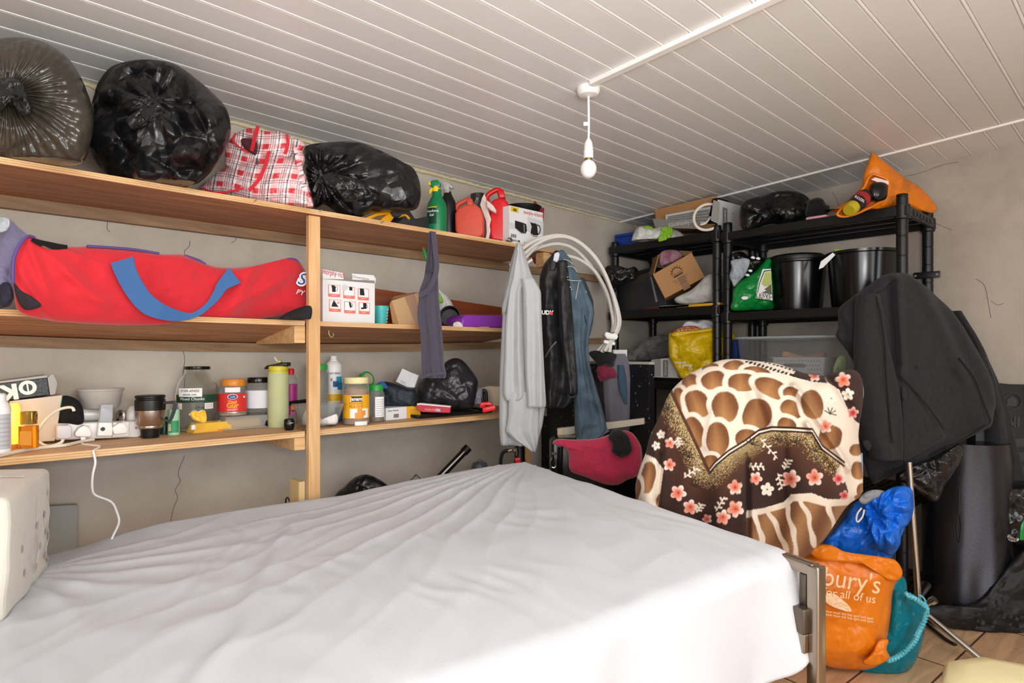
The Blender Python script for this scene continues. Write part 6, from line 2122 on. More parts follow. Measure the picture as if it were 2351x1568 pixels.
# ---- left rack, second level
z2 = ZR2[1] + .0005
T = bag('bin_bag', [(1388, 620), (1396, 610), (1420, 610), (1440, 616), (1456, 612), (1465, 622), (1462, 640), (1440, 650), (1420, 664), (1405, 676), (1396, 660), (1386, 640)], 3.80, .06, .06, M_BLK2, wr=.03, ws=10, seed=23, na=90, nr=20)
tag(T, 'black plastic bag spilling over the dark bin in the corner', 'bin bag')
T = thing('dark_bin', 'dark grey rectangular bin on the middle level of the corner rack', 'bin', tuple(pX(1470, 710, 3.4)[:2]) + (z2,))
obj('bin', slab([(1420, 640), (1500, 618), (1530, 694), (1530, 712), (1420, 718)], ('X', 3.27), .28, .008), mat('scuffed_grey_plastic', '#2c2d30', .4, var=('#3a3b3e', 12, .5)), T)
obj('rim', slab([(1418, 634), (1500, 612), (1502, 620), (1420, 642)], ('X', 3.262), .29, .003), M_BP, T)
obj('corner_highlight', slab([(1489, 621), (1493, 620), (1510, 692), (1505, 694)], ('X', 3.266), .003, .001), mat('edge_highlight', '#8d8f92', .3), T, 'painted pale highlight')  # pale strip paints a highlight along the bin's corner
T.location.z = z2

tb2 = tX(1560, 3.22)
T = thing('cardboard_box', 'tilted brown cardboard box with printed emblem on the corner rack', 'box', tuple(pd(1560, 685, tb2)))
dp = .20
F4 = [(1499, 630), (1588, 580), (1618, 636), (1527, 685)]
bm = B()
a4 = [pd(x, y, tb2) for x, y in F4]
dv = (FWD * .9 + RGT * .25 - UP * .05).normalized() * dp
b4 = [p + dv for p in a4]
va = [bm.verts.new(p) for p in a4]
vb = [bm.verts.new(p) for p in b4]
for q in ((va[0], va[1], va[2], va[3]), (vb[3], vb[2], vb[1], vb[0]), (va[1], vb[1], vb[2], va[2]), (va[2], vb[2], vb[3], va[3]), (va[3], vb[3], vb[0], va[0])):
    bm.faces.new(q)
obj('carton', bm, M_CARD, T, smooth=False)
obj('lid_flap', slab([(1499, 630), (1511, 585), (1515, 583), (1502, 630)], ('t', tb2 + .01), .12, 0), M_CARDIN, T, smooth=False)
obj('lid_flap', slab([(1560, 575), (1590, 577), (1588, 582), (1565, 590)], ('t', tb2 + .1), .01, 0), M_CARDIN, T, smooth=False)
exx = (a4[1] - a4[0]).normalized()
eyy = (a4[0] - a4[3]).normalized()
ezz = exx.cross(eyy)
Mb = Matrix((exx, eyy, ezz)).transposed().to_4x4()
Mb.translation = (a4[0] + a4[1] + a4[2] + a4[3]) / 4
if ezz.dot(FWD) > 0:
    Mb = Mb
wbx, hbx = (a4[1] - a4[0]).length, (a4[0] - a4[3]).length
M_BINK = mat('brown_ink', '#4b3524', .7)
obj('emblem', add_tube(B(), [Mb @ Vector((.0 + .030 * cos(a), .022 + .028 * sin(a), .001)) for a in np.linspace(.1, pi - .1, 14)], .003, 5), M_BINK, T)
for k in range(7):
    a = .2 + (pi - .4) * k / 6
    obj('emblem_ray', add_tube(B(), [Mb @ Vector((.034 * cos(a), .022 + .032 * sin(a), .001)), Mb @ Vector((.042 * cos(a), .022 + .040 * sin(a), .001))], .002, 5), M_BINK, T)
panel('brand_bar', Mb, .06, .010, M_BINK, T, y=.004)
text('HAPPY HOUSE', .012, Mb @ Matrix.Translation((0, .015, .0005)), M_BINK, T)
for k in range(3):
    panel('print_line', Mb, .1 - .02 * k, .002, M_BINK, T, x=.0, y=-.018 - .014 * k)
panel('tape', Mb, .045, .085, mat('brown_tape_print', '#8c6443', .5), T, x=.01, y=-.052)
sd = (b4[1] - a4[1])
Ms = facing(a4[1] + sd * .3 + (a4[2] - a4[1]) * .32 + RGT * .002, (b4[1] - a4[1]).cross(a4[2] - a4[1]))
if Ms.col[2].xyz.dot(FWD) > 0:
    Ms = facing(a4[1] + sd * .3 + (a4[2] - a4[1]) * .32 + RGT * .002, -(b4[1] - a4[1]).cross(a4[2] - a4[1]))
panel('address_label', Ms, .055, .06, M_PAPER, T)
panel('address_code', Ms, .03, .025, M_INKG, T, z=.001)
T2 = bag('sweet_packet', [(1513, 600), (1515, 582), (1526, 575), (1545, 573), (1562, 578), (1568, 588), (1556, 598), (1536, 606), (1518, 612)], tb2 + .06, .03, .04, mat('clear_pink_film', '#c9b4b8', .2, trans=.4, ior=1.1, bump=('crumple', 30, .9, .01), var=('#b01f56', 22, .9)), wr=.02, ws=14, seed=6, na=80, nr=16)
tag(T2, 'clear film packet with pink contents in the tilted cardboard box', 'packet')
T = bag('sack', [(1548, 688), (1556, 680), (1584, 667), (1604, 650), (1622, 632), (1640, 630), (1652, 650), (1652, 688), (1625, 694), (1590, 698), (1558, 697)], tX(1600, 3.24), .06, .10, mat('white_woven_sack', '#b9b7b3', .7, bump=('noise', 30, .4, .01)), wr=.02, ws=9, seed=7, zmin=z2, na=90, nr=20)
tag(T, 'off-white folded sack under the tilted cardboard box', 'sack')
for nm, lab, pts, cc, dz in (('folder', 'dark red folder lying flat at the front of the corner rack', [(1480, 715), (1546, 693), (1552, 697), (1500, 716)], '#5a1c24', .002),
                             ('magazine', 'white magazine lying beside the dark red folder', [(1512, 714), (1555, 699), (1580, 702), (1550, 714)], '#c9c4bc', .004),
                             ('book', 'thin yellow book with a blue strap on the corner rack', [(1549, 709), (1560, 700), (1650, 694), (1650, 705)], '#e3ac2e', .003)):
    pp = [pZ(x, y, z2 + .03) if False else pX(x, y, 3.215) for x, y in pts]
    xs = [p.y for p in pp]
    T = obj(nm, bx(B(), 3.22, 3.44, min(xs), max(xs), z2 + dz, z2 + dz + .014), mat(nm + '_cover', cc, .5), smooth=False)
    tag(T, lab, nm)
y_ = pX(1582, 702, 3.215).y
T = obj('strap', bx(B(), 3.212, 3.44, y_ - .03, y_ + .03, z2 + .018, z2 + .026, .003), mat('teal_blue_web', '#2f5673', .8))
tag(T, 'blue cloth strap across the yellow book', 'strap')

# ---- left rack, third level
z3 = ZR2[2] + .0005
t3 = tX(1600, 3.24)
M_YBAG = mat('yellow_film', '#d8b411', .3, bump=('crumple', 16, .8, .015))
T = bag('carrier_bag', [(1535, 770), (1545, 763), (1590, 758), (1640, 753), (1672, 757), (1690, 775), (1690, 830), (1660, 850), (1637, 851), (1600, 862), (1566, 870), (1553, 852), (1542, 832), (1535, 815)], t3, .09, .10, M_YBAG, wr=.045, ws=8, seed=28, na=150, nr=34, zmin=z3 - .02)
tag(T, 'bright yellow carrier bag standing on the corner rack', 'carrier bag')
for k, (x, y) in enumerate(((1562, 832), (1578, 838), (1585, 846))):
    text(('recycle', 'please', '♻')[k], .022, facing(pd(x, y, t3 - .10), (-CA, -SA, 0)), M_PAPER, T)
bag('rolled_top', [(1540, 768), (1552, 762), (1600, 757), (1642, 752), (1640, 760), (1600, 766), (1548, 774)], t3 - .06, .02, .02, M_YBAG, T, wr=.006, na=60, nr=10)
T = bag('tissue_bag', [(1566, 755), (1570, 742), (1580, 737), (1600, 738), (1612, 734), (1632, 736), (1644, 744), (1644, 756), (1600, 760)], t3 + .02, .05, .05, mat('white_film', '#cfcfd2', .35, bump=('crumple', 24, .7)), wr=.02, ws=12, seed=3, na=80, nr=16)
tag(T, 'white plastic bag bulging from the top of the yellow bag', 'plastic bag')
T = bag('snack_packet', [(1540, 768), (1548, 758), (1560, 752), (1580, 748), (1600, 749), (1607, 756), (1606, 764), (1570, 768)], t3 - .03, .02, .04, mat('brown_wrapper', '#a4552c', .3, bump=('crumple', 30, .7)), wr=.012, ws=14, seed=4, na=70, nr=14)
tag(T, 'brown and clear snack packet tucked in the yellow bag', 'packet')
text('FUN IS TASTY', .02, facing(pd(1580, 759, t3 - .055), (-CA, -SA, 0), radians(4)), mat('cream_ink2', '#e6d8a8', .6), T)
T = bag('clear_bag', [(1438, 824), (1444, 806), (1462, 792), (1480, 778), (1500, 772), (1525, 768), (1538, 776), (1540, 810), (1520, 824), (1480, 828)], tX(1490, 3.26), .07, .10, mat('grey_clear_film', '#e3e3e4', .15, trans=.85, ior=1.15, bump=('crumple', 18, 1.0, .02)), wr=.05, ws=8, seed=33, na=110, nr=24)
tag(T, 'clear grey plastic bag beside the yellow bag above the worktop', 'plastic bag')
bag('dark_contents', [(1460, 822), (1470, 805), (1500, 790), (1535, 782), (1536, 815), (1500, 824)], tX(1490, 3.28), .03, .06, M_BP, T, wr=.02)
T = thing('element_box', 'white and grey carton below the clear bag, beside the worktop', 'box', tuple(pX(1520, 866, 3.26)[:2]) + (z3,))
obj('carton', slab([(1496, 826), (1530, 822), (1552, 824), (1556, 868), (1500, 866)], ('X', 3.23), .1, .002), M_WCARD, T, smooth=False)
obj('grey_flap', slab([(1494, 828), (1516, 824), (1517, 864), (1496, 864)], ('X', 3.226), .004, 0), mat('grey_card', '#b4b1ac', .6), T, smooth=False)
Me = facing(pX(1528, 846, 3.2285), (-1, 0, 0), radians(90))
panel('grey_panel', Me, .10, .035, mat('grey_print_card', '#8f8b84', .55), T)
text('Element', .026, Me @ Matrix.Translation((0, 0, .001)), M_PAPER, T)
T.location.z = z3
T = obj('carton', slab([(1408, 803), (1440, 803), (1440, 826), (1408, 824)], ('t', 3.25), .1, .002), M_WCARD, smooth=False)
tag(T, 'white carton edge showing behind the black top on the worktop', 'box')
T = obj('paper_tag', slab([(1487, 940), (1498, 938), (1500, 960), (1496, 966), (1488, 970)], ('X', 3.2), .004, 0), M_PAPER, smooth=False)
tag(T, 'white paper tag hanging on the corner rack beside the blanket', 'tag')
for nm, lab, pts, cc in (('packet', 'green and white packet wedged between the two racks', [(1652, 770), (1664, 768), (1665, 800), (1652, 802)], '#2f8a3a'), ('packet', 'orange and black packet wedged between the two racks', [(1652, 804), (1665, 802), (1665, 830), (1652, 832)], '#c8551f'),
                         ('packet', 'blue and yellow packet beside the clear storage box', [(1679, 782), (1690, 780), (1692, 822), (1680, 824)], '#233f86')):
    T = obj(nm, slab(pts, ('X', 3.34), .12, .003), mat(nm + cc[1:], cc, .4))
    tag(T, lab, nm)
text('b', .04, facing(pX(1658, 797, 3.338), (-1, 0, 0)), M_PAPER, bpy.data.objects['packet.001'] if 'packet.001' in bpy.data.objects else T)

# ---- right rack, top
q1 = ZR1[0] + .0005
T = bag('bin_bag', [(1697, 500), (1700, 474), (1712, 460), (1745, 450), (1780, 440), (1815, 438), (1845, 446), (1862, 462), (1868, 490), (1850, 505), (1830, 522), (1800, 518), (1770, 514), (1735, 524), (1706, 528)], tX(1780, 3.34), .11, .11, M_BLK, wr=.05, ws=8, seed=37, na=150, nr=34, zmin=q1 - .015)
tag(T, 'black bin bag lying on top of the rack beside the orange bag', 'bin bag')
T = bag('clothes_bundle', [(1850, 480), (1856, 462), (1872, 454), (1888, 456), (1896, 468), (1905, 474), (1900, 492), (1870, 498), (1850, 496)], tX(1875, 3.42), .05, .06, mat('black_jersey', '#141315', .9, sheen=.15), wr=.02, ws=12, seed=3, zmin=q1, na=70, nr=14)
tag(T, 'small black cloth bundle behind the opening of the orange bag', 'cloth')
T = obj('envelope', bx(B(), 3.215, 3.4, pX(1897, 500, 3.215).y, pX(1850, 503, 3.215).y, q1, q1 + .012, .003), mat('pink_paper', '#d9a0ac', .6))
tag(T, 'pale pink folded paper under the orange bag on the rack', 'paper')
M_ORG = mat('orange_film', '#e07a0c', .38, spec=.5, bump=('crumple', 8, .7, .05))
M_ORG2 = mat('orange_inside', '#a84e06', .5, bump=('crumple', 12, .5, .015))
to = tX(2010, 3.26)
T = bag('carrier_bag', [(1892, 494), (1928, 472), (1960, 448), (1979, 426), (1982, 403), (1992, 372), (2001, 349), (2016, 358), (2035, 374), (2072, 404), (2115, 432), (2138, 456), (2153, 478), (2140, 490), (2110, 484), (2086, 476), (2062, 470), (2030, 480), (2000, 492), (1963, 502), (1928, 500)],
        to, .08, .06, M_ORG, center=(2050, 450), wr=.02, ws=7, seed=44, na=180, nr=36, zmin=q1 + .001, straight=True, tf=lambda x, y: .14 * max(0, (x - 2040)) / 110)
tag(T, 'open orange carrier bag with bottles inside on top of the rack', 'carrier bag')
inn = [(1922, 492), (1938, 474), (1962, 456), (1984, 430), (1992, 412), (2003, 400), (2018, 404), (2038, 414), (2040, 436), (2034, 456), (2010, 470), (1985, 482), (1962, 492), (1938, 497)]
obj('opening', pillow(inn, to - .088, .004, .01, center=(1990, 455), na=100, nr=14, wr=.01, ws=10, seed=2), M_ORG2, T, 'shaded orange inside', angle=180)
P_ = [pd(x, y, to - .10) for x, y in inn]
obj('rim', add_tube(B(), P_, .006, 8, 100, True), M_ORG, T)
tb3 = to - .12
T = thing('sauce_bottle', 'dark bottle with a yellow cap poking out of the orange bag', 'bottle', tuple(pd(1960, 478, tb3)))
ax0, ax1 = pd(1950, 482, tb3 - .03), pd(1985, 452, tb3 + .03)
d = (ax1 - ax0).normalized()
obj('bottle', add_tube(B(), [ax0 + d * .03, ax0 + d * .05, ax0 + d * .07, ax1], [.030, .036, .038, .038], 20), mat('dark_brown_bottle', '#1c0f0d', .15, spec=.6), T)
obj('cap', add_tube(B(), [ax0 - d * .005, ax0 + d * .0, ax0 + d * .034], [.026, .029, .031], 20), mat('mustard_plastic', '#b9a320', .4), T, 'mustard cap')
obj('label', add_tube(B(), [ax0 + d * .078, ax0 + d * .115], .0392, 20), mat('red_label2', '#a3242a', .4), T, 'red label')
text('KOZEL', .016, facing(pd(1974, 457, tb3 - .05), (-CA, -SA, 0), radians(-30)), M_PAPER, T)
T = thing('jar', 'glossy black jar in the orange bag', 'jar', tuple(pd(2020, 450, tb3)))
ax0, ax1 = pd(2006, 452, tb3 - .02), pd(2030, 432, tb3 + .02)
obj('jar', pillow([(1996, 440), (2000, 424), (2012, 417), (2030, 418), (2039, 426), (2038, 450), (2030, 460), (2010, 464), (1999, 455)], tb3 + .02, .04, .03, wr=.002, fine=0, na=60, nr=14), M_BPG, T, angle=180)
T = obj('leaflet', slab([(2000, 412), (2010, 407), (2040, 416), (2040, 424), (2020, 420)], ('t', to - .108), .003, 0), mat('pink_white_paper', '#e8cfc6', .6), smooth=False)
tag(T, 'pale paper leaflet tucked above the jar in the orange bag', 'paper')

# ---- right rack, second level
q2 = ZR1[1] + .0005
tg = tX(1725, 3.26)
M_GBAG = mat('green_film', '#0f8a3c', .25, spec=.6, bump=('crumple', 14, .7, .015))
T = bag('carrier_bag', [(1680, 712), (1681, 687), (1684, 664), (1698, 645), (1715, 635), (1734, 622), (1750, 604), (1763, 592), (1773, 594), (1771, 614), (1776, 650), (1776, 690), (1774, 710), (1725, 713)], tg, .08, .10, M_GBAG, wr=.025, ws=8, seed=47, na=140, nr=30, zmin=q2)
tag(T, 'glossy green carrier bag with a white badge beside the lidded bucket', 'carrier bag')
fz = tg - .085
Mfa = lambda x, y, dz=0.0: facing(pd(x, y, fz - dz), (-CA, -SA, 0))
obj('badge', slab([(1751, 618), (1770, 617), (1774, 690), (1735, 684), (1741, 649)], ('t', fz), .003, .0005), M_PAPER, T, 'white badge', smooth=False)
obj('badge_line', slab([(1754, 621), (1770, 620), (1771, 622), (1755.5, 623.5), (1745, 650), (1740, 673), (1738.5, 673), (1743, 650)], ('t', fz - .001), .002, 0), M_INKB, T, smooth=False)
obj('badge_lime', slab([(1757, 625), (1771, 624), (1771, 655), (1756, 658), (1748, 652)], ('t', fz - .0012), .002, 0), mat('pale_lime_ink', '#b9c46a', .5), T, smooth=False)
obj('badge_olive', slab([(1755, 664), (1771, 652), (1772, 675), (1748, 672), (1760, 667)], ('t', fz - .0016), .002, 0), mat('olive_ink2', '#5f6349', .5), T, smooth=False)
text('LESVO', .03, Mfa(1756, 679, .003), M_INKB, T, sx=1.1)
text('LA · OZ', .018, Mfa(1756, 686, .003), M_INKB, T)
obj('oval_mark', prism(B(), ell(0, 0, .018, .009), .001, Mfa(1710, 684, .004)), M_PAPER, T, 'small white oval')
T = bag('grey_bag', [(1678, 599), (1696, 594), (1715, 593), (1722, 602), (1711, 631), (1700, 643), (1686, 658), (1680, 648), (1675, 633), (1679, 615)], tg - .09, .03, .04, mat('blue_grey_film', '#a3aab3', .3, bump=('crumple', 22, .7, .01)), wr=.025, ws=12, seed=5, na=90, nr=20)
tag(T, 'pale blue-grey plastic bag over the green carrier bag', 'plastic bag')
T = bag('patterned_bag', [(1678, 592), (1686, 580), (1705, 578), (1722, 590), (1740, 590), (1758, 594), (1750, 612), (1736, 622), (1720, 638), (1705, 645), (1690, 620)], tg + .02, .05, .06, mat('black_white_film', '#0d0d0f', .25, bump=('crumple', 18, .8), var=('#d8d8d8', 26, .0)), wr=.03, ws=12, seed=8, na=90, nr=20)
tag(T, 'black plastic bag between the grey bag and green carrier', 'plastic bag')
for x, y in ((1728, 592), (1740, 594), (1715, 632), (1722, 622)):
    bag('white_print', [(x - 5, y), (x, y - 4), (x + 6, y - 1), (x + 3, y + 3)], tg - .045, .004, .004, M_PAPER, T, 'white print', wr=.002, na=24, nr=5)


def bucket(label, px, X, prof_px, z0, lid=None):
    t = tX(px, X)
    p = pd(px, HY, t)
    T = thing('bucket', label, 'bucket', (p.x, p.y, z0))
    pr = [(hw * t / F, z0 if py is None else CAM_Z + (HY - py) * t / F) for hw, py in prof_px]
    obj('pail', add_lathe(B(), pr, Matrix.Translation((p.x, p.y, 0)), 56), M_BPG, T)
    if lid:
        pl = [(hw * t / F, CAM_Z + (HY - py) * t / F) for hw, py in lid]
        obj('lid', add_lathe(B(), pl, Matrix.Translation((p.x, p.y, 0)), 56), M_BP, T)
    return T, t


T, t = bucket('black lidded bucket next to the green carrier bag', 1830, 3.44, [(0, None), (52, None), (54, 700), (61, 608), (63, 606), (63, 600), (0, 600)], q2, [(0, 602), (65, 602), (66, 599), (65, 593), (58, 591), (54, 588), (0, 588)])
panel('sticker', facing(pd(1870, 595, t - .14), (-CA, -SA, 0)), .03, .012, M_PAPER, T)
T, t = bucket('wide black tub with papers tucked in its rim', 1980, 3.43, [(0, None), (62, None), (64, 700), (72, 588), (75, 586), (75.5, 580), (72, 580), (70, 588), (62, 698), (0, 700)], q2)
T = obj('leaflet', slab([(1880, 618), (1885, 600), (1912, 580), (1918, 585), (1890, 614)], ('t', tX(1900, 3.26)), .003, 0), M_PAPER, smooth=False)
tag(T, 'folded white leaflet sticking out between bucket and tub', 'paper')
T = obj('leaflet', slab([(1917, 571), (1957, 577), (1957, 582), (1916, 588)], ('t', tX(1935, 3.33)), .004, 0), mat('lime_paper', '#95bb2c', .5), smooth=False)
tag(T, 'lime green leaflet lying on the rim of the black tub', 'paper')

# ---- right rack, third level: clear storage box with a perforated basket in it
q3 = ZR1[2] + .0005
ya_, yb_ = pX(1692, 800, 3.25).y, pX(1908, 800, 3.25).y
zt3 = pX(1692, 777, 3.25).z
T = thing('storage_box', 'large clear plastic storage box on the rack behind the blanket', 'storage box', (3.42, (ya_ + yb_) / 2, q3))
obj('body', tub_mesh(3.42, (ya_ + yb_) / 2, q3, .30, .36, ya_ - yb_ - .05, ya_ - yb_, zt3 - q3, .002), mat('clear_storage_plastic', '#fbfcfd', .12, trans=.95, ior=1.06, spec=.6), T)
bm = B()
cyb = (ya_ + yb_) / 2
add_tube(bm, [(3.24, ya_, zt3), (3.60, ya_, zt3), (3.60, yb_, zt3), (3.24, yb_, zt3)], .007, 8, 120, True)
obj('rim', bm, mat('clear_rim', '#d5dade', .2, trans=.5, ior=1.2), T, 'frosted rim')
yc_, yd_ = pX(1770, 830, 3.32).y, pX(1893, 830, 3.32).y
T = thing('basket', 'white perforated basket inside the clear storage box', 'basket', (3.42, (yc_ + yd_) / 2, q3 + .008))
zb3 = pX(1830, 820, 3.32).z
obj('body', tub_mesh(3.42, (yc_ + yd_) / 2, q3 + .008, .16, .2, yc_ - yd_ - .04, yc_ - yd_, zb3 - q3 - .008), mat('off_white_plastic', '#d3d5d8', .45), T)
for i in range(16):
    for j in range(4):
        if 5 <= i <= 10 and j in (1, 2):
            continue
        yy, zz = yd_ + .02 + (yc_ - yd_ - .04) * (i + .5 * (j % 2)) / 16, zb3 - .02 - .022 * j
        obj('hole', prism(B(), ell(0, 0, .0035, .0035, 8), .001, facing((3.3145 + .0009 * 0 + .0022 * j, yy, zz), (-1, 0, 0))), M_INKG, T, smooth=False)
obj('hand_slot', slab([(1802, 834), (1846, 835), (1850, 839), (1846, 843), (1802, 842), (1798, 838)], ('X', 3.312), .003, .0005), mat('slot_shadow', '#8b8680', .7), T, 'grey hand slot')
T = bag('folded_cloth', [(1795, 812), (1800, 806), (1815, 812), (1850, 818), (1880, 812), (1893, 808), (1895, 822), (1840, 824), (1800, 822)], tX(1845, 3.42), .03, .04, mat('peach_cloth', '#c9a58c', .9), wr=.012, na=70, nr=12)
tag(T, 'peach and grey cloth lying in the basket in the storage box', 'cloth')
T = bag('green_pouch', [(1912, 850), (1918, 830), (1928, 816), (1942, 820), (1942, 850), (1920, 858)], tX(1925, 3.22), .02, .03, mat('sage_film', '#9fb08a', .4), wr=.01, na=50, nr=10)
tag(T, 'pale green pouch beside the clear storage box, behind the coat', 'pouch')

# ================================================================== PATTERNED BLANKET
BX0, BY0, BK = 1440.0, 800.0, 3.136
CELLS = [(600, 140, 72, 40, -.2), (765, 122, 90, 42, -.1), (930, 165, 120, 40, .15), (455, 245, 80, 72, -.3), (622, 228, 108, 82, -.2), (825, 245, 125, 80, -.05), (1045, 285, 160, 80, .4), (1190, 330, 90, 60, .5),
         (385, 360, 52, 100, -.35), (505, 400, 100, 125, -.35), (705, 420, 115, 132, -.1), (935, 480, 128, 142, .15), (1185, 440, 105, 74, .5), (1330, 400, 95, 128, -.25), (480, 610, 88, 142, -.25), (652, 655, 98, 150, -.05), (868, 655, 104, 90, .1),
         (1150, 555, 84, 66, .35), (600, 815, 66, 62, 0), (1465, 640, 100, 108, .4), (150, 930, 66, 140, .15), (50, 1040, 50, 130, .2), (245, 1090, 48, 66, .2), (1650, 730, 66, 52, 0), (1665, 880, 62, 76, 0), (1700, 1020, 62, 62, 0)]
FLOW = [(368, 1040, 62, 0), (455, 1142, 58, 0), (575, 1228, 38, 0), (303, 838, 48, 0), (208, 700, 34, 1), (243, 620, 34, 1), (308, 680, 42, 0), (777, 1000, 58, 0), (926, 935, 50, 0), (1008, 1015, 52, 1), (780, 1155, 66, 0),
        (690, 1215, 58, 0), (1180, 938, 70, 0), (1350, 930, 66, 0), (1525, 938, 48, 2), (1566, 1060, 42, 2), (1428, 562, 52, 0), (1555, 225, 60, 3), (1590, 330, 48, 1), (1625, 462, 44, 2), (1470, 360, 40, 1), (1350, 195, 46, 3), (160, 590, 26, 1)]
SPRIG = [(960, 650, 1080, 790), (870, 850, 985, 850), (1130, 870, 1165, 800), (410, 930, 510, 860), (640, 1170, 700, 1070), (1480, 400, 1600, 520), (500, 1180, 540, 1120), (1085, 900, 1115, 1010), (360, 640, 380, 700)]


def seg_d(x, y, x0, y0, x1, y1):
    dx, dy = x1 - x0, y1 - y0
    u = np.clip(((x - x0) * dx + (y - y0) * dy) / (dx * dx + dy * dy), 0, 1)
    return np.hypot(x - x0 - u * dx, y - y0 - u * dy), u


def pl_d(x, y, pts):
    d = np.full(len(x), 1e9)
    for (a, b_), (c, e_) in zip(pts, pts[1:]):
        d = np.minimum(d, seg_d(x, y, a, b_, c, e_)[0])
    return d


def inside(x, y, poly):
    r = np.zeros(len(x), bool)
    n = len(poly)
    for i in range(n):
        x0, y0 = poly[i]
        x1, y1 = poly[(i + 1) % n]
        if y0 == y1:
            continue
        c = ((y0 > y) != (y1 > y)) & (x < (x1 - x0) * (y - y0) / (y1 - y0) + x0)
        r ^= c
    return r


def blanket_col(px, py):
    x, y = (px - BX0) * BK, (py - BY0) * BK
    rng = np.random.default_rng(5)
    g = rng.random(len(x))
    w = 6 * np.sin(x / 31.0 + y / 47.0) + 5 * np.sin(y / 23.0 - x / 60.0)
    cream, tan, brn, dark = [np.array(lin(h)) for h in ('#e2d4c3', '#a97848', '#6f4424', '#2e150e')]
    col = np.tile(cream, (len(x), 1))

    def blend(m_, c):
        m_ = np.clip(m_, 0, 1)[:, None]
        col[:] = col * (1 - m_) + c * m_

    def cells(mask):
        for cx, cy, rx, ry, a in CELLS:
            dx, dy = x + w * .5 - cx, y + w * .4 - cy
            p_, q_ = dx * cos(a) + dy * sin(a), -dx * sin(a) + dy * cos(a)
            rr = (np.abs(p_ / rx) ** 2.2 + np.abs(q_ / ry) ** 2.2) ** (1 / 2.2)
            ro = (np.abs(p_ / (rx + 19)) ** 2.2 + np.abs(q_ / (ry + 19)) ** 2.2) ** (1 / 2.2)
            blend(np.clip((1.0 - ro) * 16, 0, 1) * mask, cream)
            rr = rr * 1.16
            m_ = np.clip((1.0 + .05 * (g - .5) - rr) * 14, 0, 1) * mask
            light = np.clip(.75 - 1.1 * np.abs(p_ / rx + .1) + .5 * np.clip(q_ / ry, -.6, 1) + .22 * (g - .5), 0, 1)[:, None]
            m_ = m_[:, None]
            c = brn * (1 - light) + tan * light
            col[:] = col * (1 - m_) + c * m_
    # regions
    chev = [(315, 305), (395, 480), (480, 655), (585, 882), (640, 815), (735, 735), (850, 665), (950, 590), (1040, 568), (1180, 572), (1330, 582), (1400, 700), (1520, 790), (1560, 820)]
    lower = chev + [(1500, 880), (1570, 960), (1600, 1060), (1560, 1085), (1440, 1085), (1330, 1040), (1180, 1050), (1130, 1105), (980, 1150), (860, 1170), (860, 2600), (0, 2600), (230, 1100), (262, 870), (200, 790), (110, 750), (160, 560), (250, 380)]
    cells(np.ones(len(x)))
    inl = inside(x, y, lower)
    dch = pl_d(x, y, chev)
    cd = np.clip((dch - 20) / 150, 0, 1)
    spk = (g < .62 - .75 * cd)
    lc = np.tile(dark, (len(x), 1))
    fade = np.clip(1 - (dch - 60) / 260, 0, 1)[:, None]
    lc = lc * (1 - .5 * fade) + np.array(lin('#6b4028')) * .5 * fade
    lc[spk] = np.array(lin('#c9b480')) * (0.75 + .35 * rng.random(spk.sum()))[:, None]
    lc[(g > .93) & (cd < .8)] = np.array(lin('#6a5a2c'))
    col[inl] = lc[inl]
    # dark ground with blossoms in the upper right corner
    dk = inside(x, y, [(1420, 190), (1500, 120), (1700, 90), (1700, 560), (1640, 520), (1580, 420), (1530, 300), (1440, 240)]) | inside(x, y, [(1230, 140), (1420, 190), (1440, 250), (1300, 230), (1180, 200)])
    blend(dk.astype(float), dark * 1.2)
    sp2 = inside(x, y, [(830, 90), (1000, 95), (1200, 150), (1420, 250), (1330, 240), (1150, 190), (980, 150), (850, 120)]) & (np.sin(x / 9.) * np.sin(y / 7. + x / 15.) > .25)
    col[sp2] = np.array(lin('#241512'))
    # chevron lines
    for off, wd_, c in ((0, 11, dark), (15, 8, cream), (30, 8, dark)):
        m_ = pl_d(x, y - off * .85 * (x > 585) + 0 * x, [p for p in chev if p[0] >= 585])
        blend(np.clip((wd_ - m_) / 3, 0, 1) * (x > 560), c)
    m_ = pl_d(x, y, [p for p in chev if p[0] <= 585])
    blend(np.clip((13 - m_) / 3, 0, 1), np.array(lin('#54301d')))
    # cream hem with brown tongues
    hem = [(855, 1180), (980, 1150), (1130, 1108), (1180, 1060), (1300, 1062), (1440, 1100), (1600, 1088), (1690, 1030), (1690, 1200), (1500, 1400), (1240, 1530), (860, 1400)]
    ih = inside(x, y, hem)
    dh = pl_d(x, y, hem[:7])
    lt = np.clip(.5 + .5 * np.sin(x / 40 + y / 90), 0, 1)[:, None]
    hc = np.array(lin('#6e452a')) * (1 - lt) + np.array(lin('#9c7148')) * lt
    hc = hc * (0.9 + .2 * g)[:, None]
    col[ih] = hc[ih]
    blend(np.clip((42 - dh) / 5, 0, 1) * ih, cream)
    for pts in ([(900, 1190), (950, 1270), (975, 1420)], [(1020, 1185), (1100, 1330), (1160, 1510)], [(1145, 1130), (1190, 1300), (1225, 1520)], [(1250, 1090), (1310, 1230), (1345, 1420)], [(1450, 1110), (1465, 1200), (1490, 1300)]):
        blend(np.clip((20 - pl_d(x + w, y, pts)) / 5, 0, 1) * ih, cream)
